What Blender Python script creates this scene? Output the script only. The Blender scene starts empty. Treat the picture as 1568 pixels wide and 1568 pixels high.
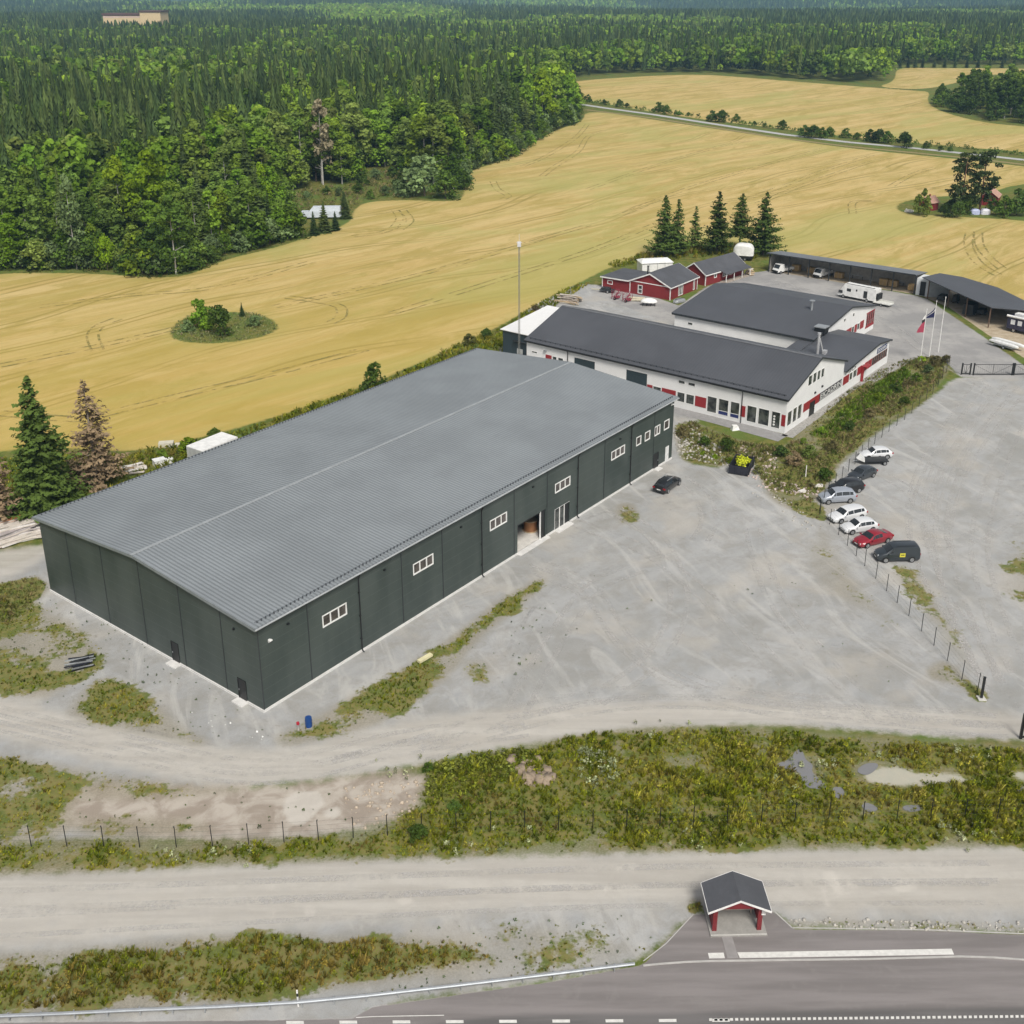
import bpy, math, random
import numpy as np
from mathutils import Vector, Matrix
random.seed(7); rng = np.random.default_rng(11)
SC = bpy.context.scene
COL = SC.collection
R = math.radians

# ------------------------------------------------------------------ camera
F_PX, CY = 1696.285, 613.946
PITCH, ROLL, CAMH = R(20.4922), R(-0.1149), 60.0
_cp, _sp = math.cos(PITCH), math.sin(PITCH)
_r = np.array([1, 0, 0.]); _fw = np.array([0, _cp, -_sp]); _up = np.array([0, _sp, _cp])
_c, _s = math.cos(ROLL), math.sin(ROLL)
C_R = _c * _r + _s * _up; C_U = -_s * _r + _c * _up
def U(px, py, z=0.0):
    "point at height z seen at photo pixel px, py"
    d = _fw * F_PX + C_R * (px - 784) - C_U * (py - CY)
    return np.array([0, 0, CAMH]) + d * ((z - CAMH) / d[2])
cd = bpy.data.cameras.new('camera'); cam = bpy.data.objects.new('camera', cd); COL.objects.link(cam)
M = Matrix(((C_R[0], C_U[0], -_fw[0], 0), (C_R[1], C_U[1], -_fw[1], 0), (C_R[2], C_U[2], -_fw[2], CAMH), (0, 0, 0, 1)))
cam.matrix_world = M
cd.sensor_width = 36; cd.sensor_fit = 'HORIZONTAL'; cd.lens = F_PX / 1568 * 36
cd.shift_y = -(784 - CY) / 1568
cd.clip_start = 0.5; cd.clip_end = 20000
SC.camera = cam

# ------------------------------------------------------------------ world, sun, exposure
SUN_EL, SUN_AZ = R(50), R(166)       # azimuth measured from +Y (away from camera) towards +X
W = bpy.data.worlds.new('World'); SC.world = W; W.use_nodes = True
nt = W.node_tree; nt.nodes.clear()
sky = nt.nodes.new('ShaderNodeTexSky'); sky.sky_type = 'NISHITA'; sky.sun_disc = False
sky.sun_elevation = SUN_EL; sky.sun_rotation = SUN_AZ; sky.dust_density = 3.0; sky.air_density = 1.0
hs = nt.nodes.new('ShaderNodeHueSaturation'); hs.inputs['Saturation'].default_value = 0.30
bg = nt.nodes.new('ShaderNodeBackground'); bg.inputs['Strength'].default_value = 0.09
wo = nt.nodes.new('ShaderNodeOutputWorld')
nt.links.new(sky.outputs[0], hs.inputs['Color']); nt.links.new(hs.outputs[0], bg.inputs[0]); nt.links.new(bg.outputs[0], wo.inputs[0])
sl = bpy.data.lights.new('sun', 'SUN'); sl.energy = 2.6; sl.angle = R(18); sl.color = (1, .95, .87)
so = bpy.data.objects.new('sun', sl); COL.objects.link(so)
sd_ = Vector((math.sin(SUN_AZ) * math.cos(SUN_EL), math.cos(SUN_AZ) * math.cos(SUN_EL), math.sin(SUN_EL)))
so.rotation_euler = sd_.to_track_quat('Z', 'Y').to_euler()
SC.view_settings.view_transform = 'Standard'; SC.view_settings.look = 'None'
SC.view_settings.exposure = 0.34; SC.view_settings.gamma = 1
SC.render.engine = 'CYCLES'
SC.cycles.use_denoising = True
SC.cycles.max_bounces = 4; SC.cycles.diffuse_bounces = 2; SC.cycles.glossy_bounces = 2
SC.cycles.transmission_bounces = 2; SC.cycles.volume_bounces = 0; SC.cycles.transparent_max_bounces = 16
SC.cycles.use_adaptive_sampling = True; SC.cycles.adaptive_threshold = 0.02

# ------------------------------------------------------------------ material helpers
class NG:
    def __init__(s, m):
        m.use_nodes = True; s.t = m.node_tree; s.t.nodes.clear()
        s.out = s.n('ShaderNodeOutputMaterial'); s.b = s.n('ShaderNodeBsdfPrincipled'); s.l(s.b.outputs[0], s.out.inputs[0])
    def n(s, k, **kw):
        x = s.t.nodes.new(k)
        for a, v in kw.items(): setattr(x, a, v)
        return x
    def l(s, a, b): s.t.links.new(a, b)
    def set(s, sock, v):
        if hasattr(v, 'node'): s.l(v, sock)
        elif isinstance(v, (tuple, list)) and len(v) == 3 and sock.type == 'RGBA': sock.default_value = (*v, 1)
        else: sock.default_value = v
    def math(s, op, a, b=0.0, c=None, clamp=False):
        x = s.n('ShaderNodeMath', operation=op); x.use_clamp = clamp
        s.set(x.inputs[0], a); s.set(x.inputs[1], b)
        if c is not None: s.set(x.inputs[2], c)
        return x.outputs[0]
    def mix(s, f, a, b, mode='MIX'):
        x = s.n('ShaderNodeMix', data_type='RGBA', blend_type=mode)
        s.set(x.inputs[0], f); s.set(x.inputs[6], a); s.set(x.inputs[7], b); return x.outputs[2]
    def attr(s, name): return s.n('ShaderNodeAttribute', attribute_name=name).outputs['Fac']
    def pos(s): return s.n('ShaderNodeNewGeometry').outputs['Position']
    def mapping(s, v, rot=(0, 0, 0), scale=(1, 1, 1), kind='POINT'):
        x = s.n('ShaderNodeMapping', vector_type=kind); s.l(v, x.inputs[0])
        x.inputs['Rotation'].default_value = rot; x.inputs['Scale'].default_value = scale; return x.outputs[0]
    def rs(s, v, ang, scale):
        "turn the ground by -ang, then stretch"
        return s.mapping(s.mapping(v, (0, 0, -ang)), (0, 0, 0), scale)
    def noise(s, v, scale, detail=3, rough=.55, dist=0):
        x = s.n('ShaderNodeTexNoise'); s.l(v, x.inputs['Vector']); x.inputs['Scale'].default_value = scale
        x.inputs['Detail'].default_value = detail; x.inputs['Roughness'].default_value = rough
        x.inputs['Distortion'].default_value = dist; return x.outputs['Fac']
    def ramp(s, f, lo, hi):
        x = s.n('ShaderNodeMapRange', interpolation_type='SMOOTHSTEP'); s.set(x.inputs[0], f)
        x.inputs[1].default_value = lo; x.inputs[2].default_value = hi; return x.outputs[0]
    def bump(s, h, strength, dist=.1):
        x = s.n('ShaderNodeBump'); x.inputs['Strength'].default_value = strength; x.inputs['Distance'].default_value = dist
        s.l(h, x.inputs['Height']); s.l(x.outputs[0], s.b.inputs['Normal'])
def newmat(name):
    m = bpy.data.materials.new(name); return m, NG(m)
_mc = {}
def mat(name, col, rough=.6, metal=0, var=.12, scale=1.5, bump=0, spec=.5, coat=0):
    "plain procedural material: base colour broken up by two noises"
    if name in _mc: return _mc[name]
    m, g = newmat(name); p = g.n('ShaderNodeTexCoord').outputs['Object']
    n1 = g.noise(p, scale, 4); n2 = g.noise(p, scale * 9, 2)
    f = g.math('ADD', g.math('MULTIPLY', n1, .7), g.math('MULTIPLY', n2, .3))
    k = g.ramp(f, .3, .7)
    lo = tuple(max(0, c * (1 - var)) for c in col); hi = tuple(min(1, c * (1 + var)) for c in col)
    g.l(g.mix(k, lo, hi), g.b.inputs['Base Color'])
    g.b.inputs['Roughness'].default_value = rough; g.b.inputs['Metallic'].default_value = metal
    g.b.inputs['Specular IOR Level'].default_value = spec
    if coat: g.b.inputs['Coat Weight'].default_value = coat; g.b.inputs['Coat Roughness'].default_value = .08
    if bump: g.bump(n2, bump, .02)
    _mc[name] = m; return m
def ribbed(name, col, axis, pitch, rough=.4, metal=0, depth=.5, var=.06, dark=.75):
    "sheet metal / boarding: profile runs across the given object axis"
    if name in _mc: return _mc[name]
    m, g = newmat(name); p = g.n('ShaderNodeTexCoord').outputs['Object']
    sp = g.n('ShaderNodeSeparateXYZ'); g.l(p, sp.inputs[0])
    a = sp.outputs['XYZ'.index(axis)]
    w = g.math('PINGPONG', g.math('MULTIPLY', a, 1 / pitch), .5)          # triangle 0..0.5
    prof = g.ramp(w, .12, .3)
    big = g.noise(p, .25, 4); f = g.ramp(big, .3, .7)
    c0 = g.mix(f, tuple(c * (1 - var) for c in col), tuple(min(1, c * (1 + var)) for c in col))
    seam = g.ramp(w, 0.0, .07)
    c1 = g.mix(seam, tuple(c * dark for c in col), c0)
    g.l(c1, g.b.inputs['Base Color']); g.b.inputs['Roughness'].default_value = rough; g.b.inputs['Metallic'].default_value = metal
    g.bump(prof, depth, .03)
    _mc[name] = m; return m

# ------------------------------------------------------------------ mesh builder
class MB:
    def __init__(s, f=None): s.v = []; s.f = []; s.m = []; s.fn = f
    def P(s, p): 
        p = tuple(float(x) for x in p)
        return p if s.fn is None else tuple(s.fn(*p))
    def poly(s, pts, m=0):
        i = len(s.v); s.v += [s.P(p) for p in pts]; s.f.append(tuple(range(i, i + len(pts)))); s.m.append(m)
    def box(s, x0, x1, y0, y1, z0, z1, m=0):
        x0, x1 = min(x0, x1), max(x0, x1); y0, y1 = min(y0, y1), max(y0, y1); z0, z1 = min(z0, z1), max(z0, z1)
        i = len(s.v)
        s.v += [s.P(p) for p in ((x0, y0, z0), (x1, y0, z0), (x1, y1, z0), (x0, y1, z0), (x0, y0, z1), (x1, y0, z1), (x1, y1, z1), (x0, y1, z1))]
        for q in ((0, 3, 2, 1), (4, 5, 6, 7), (0, 1, 5, 4), (1, 2, 6, 5), (2, 3, 7, 6), (3, 0, 4, 7)): s.f.append(tuple(i + k for k in q)); s.m.append(m)
        return s
    def hexa(s, b, t, m=0):
        "solid between a bottom ring and a top ring of the same count"
        n = len(b); i = len(s.v); s.v += [s.P(p) for p in list(b) + list(t)]
        s.f.append(tuple(i + k for k in reversed(range(n)))); s.f.append(tuple(i + n + k for k in range(n))); s.m += [m, m]
        for k in range(n): s.f.append((i + k, i + (k + 1) % n, i + n + (k + 1) % n, i + n + k)); s.m.append(m)
        return s
    def tube(s, p0, p1, r0, r1=None, n=8, m=0):
        r1 = r0 if r1 is None else r1
        p0 = Vector(p0); p1 = Vector(p1); d = (p1 - p0)
        if d.length < 1e-6: return s
        d.normalize(); a = d.orthogonal().normalized(); b = d.cross(a)
        ring = lambda c, r: [c + (a * math.cos(2 * PI * k / n) + b * math.sin(2 * PI * k / n)) * r for k in range(n)]
        return s.hexa(ring(p0, r0), ring(p1, r1), m)
    def slab(s, pts, th, m=0):
        "sheet through coplanar pts with thickness th downwards"
        return s.hexa([(p[0], p[1], p[2] - th) for p in pts], pts, m)
    def build(s, name, mats, parent=None, smooth=False, loc=None):
        me = bpy.data.meshes.new(name); me.from_pydata(s.v, [], s.f)
        for mm in (mats if isinstance(mats, (list, tuple)) else [mats]): me.materials.append(mm)
        if any(s.m): me.polygons.foreach_set('material_index', s.m)
        if smooth: me.polygons.foreach_set('use_smooth', [True] * len(s.f))
        me.update()
        o = bpy.data.objects.new(name, me); COL.objects.link(o)
        if parent is not None: o.parent = parent
        if loc is not None: o.location = loc
        return o
PI = math.pi
def npmesh(name, verts, faces, mats, attrs=None, parent=None, matidx=None):
    "faces (n,k) array"
    me = bpy.data.meshes.new(name); verts = np.asarray(verts, np.float32); faces = np.asarray(faces, np.int32); k = faces.shape[1]
    me.vertices.add(len(verts)); me.vertices.foreach_set('co', verts.ravel())
    me.loops.add(faces.size); me.loops.foreach_set('vertex_index', faces.ravel())
    me.polygons.add(len(faces)); me.polygons.foreach_set('loop_start', np.arange(0, faces.size, k, dtype=np.int32))
    me.polygons.foreach_set('loop_total', np.full(len(faces), k, np.int32))
    if matidx is not None: me.polygons.foreach_set('material_index', np.asarray(matidx, np.int32))
    for mm in (mats if isinstance(mats, (list, tuple)) else [mats]): me.materials.append(mm)
    for nme, (dom, arr) in (attrs or {}).items():
        a = me.attributes.new(nme, 'FLOAT', dom); a.data.foreach_set('value', np.asarray(arr, np.float32))
    me.update(calc_edges=True); 
    o = bpy.data.objects.new(name, me); COL.objects.link(o)
    if parent is not None: o.parent = parent
    return o
def empty(name, loc=(0, 0, 0), rz=0):
    o = bpy.data.objects.new(name, None); COL.objects.link(o); o.location = loc; o.rotation_euler = (0, 0, rz); o.empty_display_size = .3; return o
def tag(o, label=None, cat=None, group=None, kind=None):
    for k, v in (('label', label), ('category', cat), ('group', group), ('kind', kind)):
        if v: o[k] = v
    return o
def copy_tree(o, parent=None):
    c = o.copy(); COL.objects.link(c)
    if parent is not None: c.parent = parent
    for ch in list(o.children): copy_tree(ch, c)
    return c

# ------------------------------------------------------------------ numpy noise and polygons
_tab = rng.random((256, 256)).astype(np.float32)
def vnoise(x, y, s):
    x = np.asarray(x) / s; y = np.asarray(y) / s
    xi = np.floor(x).astype(int); yi = np.floor(y).astype(int); fx = x - xi; fy = y - yi
    fx = fx * fx * (3 - 2 * fx); fy = fy * fy * (3 - 2 * fy)
    t = lambda a, b: _tab[a % 256, b % 256]
    return (t(xi, yi) * (1 - fx) + t(xi + 1, yi) * fx) * (1 - fy) + (t(xi, yi + 1) * (1 - fx) + t(xi + 1, yi + 1) * fx) * fy
def fbm(x, y, s, o=4):
    r = 0; a = .5; tot = 0
    for k in range(o): r = r + a * vnoise(x + 37.1 * k, y - 91.7 * k, s); tot += a; a *= .55; s /= 2.03
    return r / tot
def W_(pts): return np.array([U(*p)[:2] for p in pts])
def smoothpoly(P, it=1):
    P = np.asarray(P)
    for _ in range(it):
        Q = np.roll(P, -1, 0); P = np.stack([P * .75 + Q * .25, P * .25 + Q * .75], 1).reshape(-1, 2)
    return P
def inpoly(P, x, y):
    inside = np.zeros(x.shape, bool); n = len(P)
    for i in range(n):
        x0, y0 = P[i]; x1, y1 = P[(i + 1) % n]
        if y0 == y1: continue
        c = ((y0 > y) != (y1 > y)) & (x < (x1 - x0) * (y - y0) / (y1 - y0) + x0); inside ^= c
    return inside
def sdist(P, x, y, lim=8.0):
    "signed distance, positive inside, clipped to +-lim"
    out = np.full(x.shape, -lim, np.float32)
    bb = (x > P[:, 0].min() - lim) & (x < P[:, 0].max() + lim) & (y > P[:, 1].min() - lim) & (y < P[:, 1].max() + lim)
    xs = x[bb]; ys = y[bb]
    if xs.size == 0: return out
    d = np.full(xs.shape, lim * lim, np.float32); n = len(P)
    for i in range(n):
        a = P[i]; b = P[(i + 1) % n]; e = b - a; L = float(e @ e) + 1e-9
        t = np.clip(((xs - a[0]) * e[0] + (ys - a[1]) * e[1]) / L, 0, 1)
        d = np.minimum(d, (xs - a[0] - t * e[0]) ** 2 + (ys - a[1] - t * e[1]) ** 2)
    d = np.sqrt(d); ins = inpoly(P, xs, ys)
    out[bb] = np.clip(np.where(ins, d, -d), -lim, lim); return out

# ------------------------------------------------------------------ ground regions, traced on the ground
FIELD = [(-150, 440), (-60, 428), (0, 419), (60, 418), (150, 419), (255, 427), (300, 418), (345, 397), (420, 380), (470, 364), (510, 352), (540, 338), (541, 322), (560, 309), (620, 306), (690, 309), (712, 302), (710, 280), (712, 264), (770, 246), (800, 228), (850, 199), (893, 187), (897, 168),
         (1000, 183), (1100, 198), (1200, 213), (1300, 227), (1400, 237), (1500, 247), (1568, 255), (1760, 275), (1900, 420), (1660, 540), (1568, 482), (1500, 448), (1455, 432), (1410, 424), (1300, 404), (1200, 389), (1165, 382), (1100, 376), (1040, 382), (985, 392), (930, 410), (880, 437), (820, 466), (765, 500), (700, 528), (600, 575), (500, 612), (400, 645), (300, 672), (215, 690), (160, 690), (80, 684), (0, 690), (-150, 720)]
ISLAND = [(258, 510), (272, 492), (300, 480), (350, 477), (392, 480), (420, 490), (428, 503), (405, 516), (350, 525), (300, 526), (268, 521)]
FARM = [(1368, 317), (1390, 306), (1440, 300), (1500, 300), (1568, 278), (1800, 270), (1800, 370), (1568, 337), (1500, 334), (1430, 330), (1385, 327)]
FIELD2 = [(862, 126), (930, 120), (1000, 116), (1060, 114), (1110, 116), (1180, 122), (1310, 132), (1400, 139), (1425, 140), (1418, 156), (1440, 171), (1500, 187), (1568, 194), (1800, 210), (1800, 262), (1568, 232), (1480, 226), (1400, 219), (1300, 210), (1180, 195), (1100, 186), (1000, 172), (900, 154), (885, 150), (884, 140)]
FIELD3 = [(1371, 125), (1372, 103), (1430, 104), (1560, 105), (1800, 108), (1800, 112), (1520, 112), (1480, 122), (1440, 133), (1400, 137), (1340, 133)]
GRAVEL = [(-150, 905), (0, 872), (62, 850), (120, 800), (760, 560), (800, 480), (850, 440), (930, 432), (1030, 500), (1200, 560), (1060, 640), (1035, 700), (1060, 710), (1100, 718), (1112, 706), (1135, 697), (1162, 708), (1168, 742), (1190, 765), (1225, 773), (1252, 760), (1280, 718), (1310, 688), (1350, 658), (1400, 628), (1440, 598), (1462, 576), (1568, 578), (1800, 580), (1800, 1140), (1700, 1142), (1568, 1132), (1400, 1126), (1250, 1111), (1150, 1108), (1050, 1110), (950, 1116), (850, 1132), (760, 1146), (650, 1166), (560, 1184), (480, 1194), (370, 1203), (330, 1215), (560, 1230), (560, 1275), (400, 1284), (200, 1282), (0, 1290), (-150, 1300)]
GRAVEL2 = [(-150, 1338), (0, 1341), (250, 1329), (500, 1319), (800, 1311), (1100, 1304), (1300, 1300), (1568, 1296), (1800, 1292), (1800, 1426), (1568, 1428), (1215, 1421), (1185, 1396), (1058, 1398), (985, 1473), (850, 1502), (700, 1523), (560, 1545), (540, 1600), (-150, 1600)]
DIRT1 = [(-150, 1030), (0, 1068), (100, 1092), (220, 1122), (330, 1143), (420, 1150), (520, 1128), (640, 1100), (760, 1085), (900, 1078), (1100, 1072), (1300, 1080), (1568, 1098), (1800, 1110), (1800, 1138), (1568, 1130), (1400, 1122), (1250, 1108), (1050, 1108), (850, 1130), (640, 1168), (560, 1185), (480, 1194), (370, 1203), (250, 1192), (100, 1152), (0, 1128), (-150, 1080)]
DIRT2 = [(-150, 1338), (0, 1341), (250, 1329), (500, 1319), (800, 1311), (1100, 1304), (1300, 1300), (1568, 1296), (1800, 1292), (1800, 1392), (1568, 1396), (1300, 1398), (1180, 1390), (1000, 1382), (900, 1388), (700, 1398), (500, 1415), (250, 1435), (0, 1452), (-150, 1460)]
DIRT3 = [(-150, 855), (0, 843), (75, 832), (80, 850), (0, 892), (-150, 905)]
SAND = [(20, 1215), (120, 1195), (400, 1207), (520, 1190), (650, 1178), (655, 1205), (640, 1245), (565, 1272), (400, 1286), (200, 1282), (100, 1262), (20, 1262)]
YARD = [(905, 450), (960, 440), (1040, 468), (1080, 440), (1130, 420), (1180, 414), (1400, 452), (1420, 458), (1512, 520), (1568, 560), (1800, 640), (1568, 580), (1470, 577), (1445, 550), (1410, 545), (1390, 556), (1340, 585), (1200, 560)]
CONC = [(1415, 455), (1452, 470), (1512, 512), (1568, 548), (1700, 640), (1800, 560), (1568, 470), (1440, 438), (1398, 450), (1179, 415), (1182, 405), (1410, 440)]
ASPH = [(-300, 1568), (300, 1563), (470, 1561), (545, 1559), (562, 1543), (700, 1523), (850, 1502), (985, 1477), (1060, 1400), (1185, 1396), (1217, 1423), (1400, 1424), (1568, 1431), (1800, 1440), (1800, 2200), (-300, 2200)]
TAR = [(700, 1553), (1000, 1550), (1568, 1541), (1800, 1538), (1800, 1640), (300, 1640)]
PALE = [[(1260, 1335), (1275, 1333), (1287, 1350), (1300, 1370), (1285, 1372), (1265, 1352)], [(1290, 1347), (1310, 1350), (1318, 1360), (1303, 1366)], [(1246, 1350), (1255, 1357), (1266, 1370), (1256, 1367)], [(1262, 1377), (1274, 1378), (1274, 1388), (1262, 1386)],
        [(1362, 1345), (1378, 1350), (1395, 1347), (1407, 1360), (1390, 1364), (1372, 1367)], [(1450, 1320), (1463, 1322), (1470, 1330), (1456, 1330)], [(937, 1320), (945, 1323), (954, 1333), (942, 1336)], [(960, 1321), (970, 1321), (972, 1333), (962, 1333)], [(923, 1358), (934, 1363), (930, 1370)], [(950, 1357), (962, 1366), (955, 1370)], [(976, 1353), (988, 1355), (986, 1365), (976, 1362)],
        [(407, 1355), (421, 1356), (419, 1363), (408, 1362)], [(410, 1393), (422, 1392), (420, 1403), (413, 1404)], [(465, 1387), (482, 1387), (478, 1402), (470, 1402)], [(600, 1375), (637, 1376), (622, 1388), (612, 1385)], [(430, 1220), (480, 1208), (500, 1225), (470, 1262), (440, 1265)], [(495, 1240), (518, 1233), (522, 1250), (500, 1256)], [(1320, 1180), (1370, 1172), (1420, 1182), (1490, 1188), (1500, 1200), (1400, 1204), (1330, 1202)], [(1545, 1178), (1580, 1185), (1580, 1198), (1550, 1190)]]
WEEDS = [  # polygon, density, edge softness (m), plant height
    ([(-150, 1470), (60, 1464), (180, 1452), (330, 1437), (420, 1432), (520, 1442), (640, 1440), (700, 1446), (765, 1470), (680, 1490), (560, 1502), (430, 1524), (250, 1540), (0, 1548), (-150, 1550)], 1.0, 1.3, .6),
    ([(700, 1420), (850, 1400), (985, 1440), (990, 1472), (850, 1495), (700, 1515), (560, 1535), (560, 1500), (640, 1440)], .42, 1.5, .4),
    ([(-150, 1300), (0, 1286), (150, 1284), (330, 1292), (450, 1282), (560, 1277), (640, 1243), (650, 1182), (700, 1167), (800, 1142), (900, 1124), (1000, 1114), (1150, 1116), (1290, 1126), (1450, 1139), (1568, 1143), (1800, 1150), (1800, 1290), (1568, 1294), (1300, 1297), (1000, 1302), (700, 1310), (400, 1321), (250, 1328), (0, 1340), (-150, 1342)], .84, 1.2, .62),
    ([(-150, 1140), (60, 1160), (200, 1194), (400, 1207), (330, 1218), (200, 1228), (110, 1225), (130, 1262), (60, 1300), (-150, 1310)], .66, 1.2, .45),
    ([(-150, 905), (10, 882), (60, 925), (110, 950), (165, 1000), (150, 1035), (100, 1058), (60, 1075), (0, 1060), (-150, 1040)], .60, 1.2, .45),
    ([(60, 878), (20, 890), (-80, 910), (-80, 960), (20, 960), (50, 925), (78, 905)], .8, .8, .6),
    ([(148, 1042), (175, 1037), (230, 1072), (275, 1112), (325, 1142), (240, 1127), (130, 1103), (100, 1090)], .84, 1.6, .35),
    ([(415, 1128), (470, 1108), (545, 1062), (610, 1030), (690, 975), (770, 915), (828, 884), (840, 890), (790, 935), (725, 985), (705, 1020), (680, 1040), (640, 1075), (590, 1105), (520, 1125), (450, 1142), (425, 1142)], .77, 1.1, .42),
    ([(700, 1000), (760, 1010), (760, 1060), (700, 1040)], .5, 1.2, .3),
    ([(1030, 650), (1060, 643), (1110, 668), (1200, 692), (1235, 650), (1290, 604), (1358, 558), (1400, 548), (1440, 545), (1456, 562), (1436, 592), (1385, 628), (1335, 668), (1285, 708), (1262, 760), (1245, 775), (1180, 752), (1163, 738), (1160, 712), (1135, 700), (1115, 712), (1090, 714), (1040, 705)], .80, .8, .75),
    ([(1160, 745), (1200, 760), (1262, 770), (1262, 800), (1235, 788), (1190, 775)], .72, .8, .5),
    ([(1418, 1022), (1450, 1008), (1485, 1040), (1512, 1068), (1490, 1072), (1470, 1050), (1420, 1040)], .72, .7, .4),
    ([(1365, 862), (1400, 870), (1440, 920), (1480, 980), (1500, 1040), (1470, 1020), (1420, 950), (1370, 890)], .48, 1.2, .3),
    ([(1530, 830), (1620, 830), (1620, 960), (1560, 950)], .46, 2, .3),
    ([(938, 770), (975, 768), (980, 800), (945, 805)], .62, 1, .4),
    ([(1195, 1412), (1215, 1408), (1568, 1412), (1568, 1426), (1215, 1420)], .58, .5, .35),
    ([(1050, 1378), (1078, 1372), (1080, 1396), (1056, 1400)], .8, .5, .6),
    ([(1210, 880), (1400, 980), (1330, 900), (1262, 800), (1250, 800)], .43, 1.5, .3),
    ([(100, 1250), (200, 1245), (330, 1252), (330, 1286), (100, 1290)], .55, 1.0, .4),
]
HALL_A = np.array([-21.95, 82.09, 0.]); HALL_YAW = R(52.12)
SITE_O = np.array([38.96, 146.82, 0.]); SITE_YAW = R(52.2)
su = np.array([math.cos(SITE_YAW), math.sin(SITE_YAW), 0]); sv = np.array([-math.sin(SITE_YAW), math.cos(SITE_YAW), 0])
def site(u, v, z=0.0): return SITE_O + su * u + sv * v + np.array([0, 0, z])
ha = np.array([math.cos(HALL_YAW), math.sin(HALL_YAW), 0]); hb = np.array([-math.sin(HALL_YAW), math.cos(HALL_YAW), 0])

def hills(x, y):
    r = np.sqrt(x * x + y * y); k = np.clip((r - 1300) / 2500, 0, 1)
    return k * (fbm(x + 900, y, 1400, 3) - .35) * 105 - k * 12
def mask_fields(x, y):
    f = np.maximum(sdist(WP['FIELD'], x, y), np.maximum(sdist(WP['FIELD2'], x, y), sdist(WP['FIELD3'], x, y)))
    return np.minimum(f, np.minimum(-sdist(WP['ISLAND'], x, y), -sdist(WP['FARM'], x, y)))
WP = {k: smoothpoly(W_(v), 2) for k, v in dict(FIELD=FIELD, ISLAND=ISLAND, FARM=FARM, FIELD2=FIELD2, FIELD3=FIELD3, GRAVEL=GRAVEL, GRAVEL2=GRAVEL2, DIRT1=DIRT1, DIRT2=DIRT2, DIRT3=DIRT3, SAND=SAND, TAR=TAR).items()}
for k, v in dict(YARD=YARD, CONC=CONC, ASPH=ASPH).items(): WP[k] = W_(v)
WW = [(smoothpoly(W_(p), 2), d, s, h) for p, d, s, h in WEEDS]
def weed_density(x, y):
    w = np.zeros(x.shape, np.float32); hh = np.full(x.shape, .3, np.float32)
    for P, d, s, h in WW:
        q = np.clip(sdist(P, x, y, 4) / s * .5 + .5, 0, 1) * d
        hh = np.where(q > w, h, hh); w = np.maximum(w, q)
    for P in WPALE: w = w - np.clip(sdist(P, x, y, 3) / 1.0 * .5 + .6, 0, 1) * .8
    for P in WEXC: w = w - np.clip(sdist(P, x, y, 3) / .6 * .5 + .3, 0, 1) * .55
    return w, hh
WPALE = [smoothpoly(W_(p), 2) for p in PALE]
PUDDLES = [[(1188, 1170), (1212, 1163), (1218, 1148), (1229, 1149), (1233, 1164), (1246, 1172), (1242, 1182), (1256, 1195), (1270, 1207), (1242, 1210), (1230, 1200), (1222, 1180), (1198, 1177)], [(1272, 1206), (1290, 1205), (1295, 1221), (1280, 1225)], [(1316, 1233), (1330, 1229), (1348, 1240), (1330, 1246)], [(1378, 1235), (1407, 1232), (1416, 1241), (1390, 1245)], [(1308, 1182), (1326, 1168), (1350, 1170), (1330, 1190)], [(1555, 1205), (1600, 1203), (1600, 1215), (1560, 1216)]]
WEXC = [smoothpoly(W_(p), 2) for p in PUDDLES]

gx = np.unique(np.round(np.concatenate([np.arange(-60, 100.1, .55), -60 - np.cumsum(np.linspace(1, 4, 110)), 100 + np.cumsum(np.linspace(1, 4, 110)), -335 - np.cumsum(np.geomspace(4, 420, 55)), 375 + np.cumsum(np.geomspace(4, 420, 55))]), 3))
gy = np.unique(np.round(np.concatenate([[-40, -10, 10, 25, 35], np.arange(42, 190, .5), 190 + np.cumsum(np.linspace(.6, 3, 240)), 625 + np.cumsum(np.geomspace(3, 260, 110))]), 3))
GX, GY = np.meshgrid(gx, gy); fx, fy = GX.ravel(), GY.ravel()
print('grid', len(gx), len(gy), gx[0], gx[-1], gy[-1])
A_field = mask_fields(fx, fy)
A_grav = np.maximum(sdist(WP['GRAVEL'], fx, fy), sdist(WP['GRAVEL2'], fx, fy))
A_dirt = np.maximum(np.maximum(sdist(WP['DIRT1'], fx, fy), sdist(WP['DIRT2'], fx, fy)), sdist(WP['DIRT3'], fx, fy))
A_sand = sdist(WP['SAND'], fx, fy); A_yard = sdist(WP['YARD'], fx, fy); A_conc = sdist(WP['CONC'], fx, fy)
A_asph = sdist(WP['ASPH'], fx, fy); A_tar = sdist(WP['TAR'], fx, fy)
A_pale = np.full(fx.shape, -3, np.float32)
for P in WPALE: A_pale = np.maximum(A_pale, sdist(P, fx, fy, 3))
wd, _ = weed_density(fx, fy)
A_weed = wd + (fbm(fx, fy, 3.0, 4) - .5) * 1.35 * (wd > .02)
GZ = hills(fx, fy)
verts = np.stack([fx, fy, GZ], 1)
nx, ny = len(gx), len(gy)
idx = np.arange(nx * ny).reshape(ny, nx)
quads = np.stack([idx[:-1, :-1], idx[:-1, 1:], idx[1:, 1:], idx[1:, :-1]], -1).reshape(-1, 4)

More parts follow.
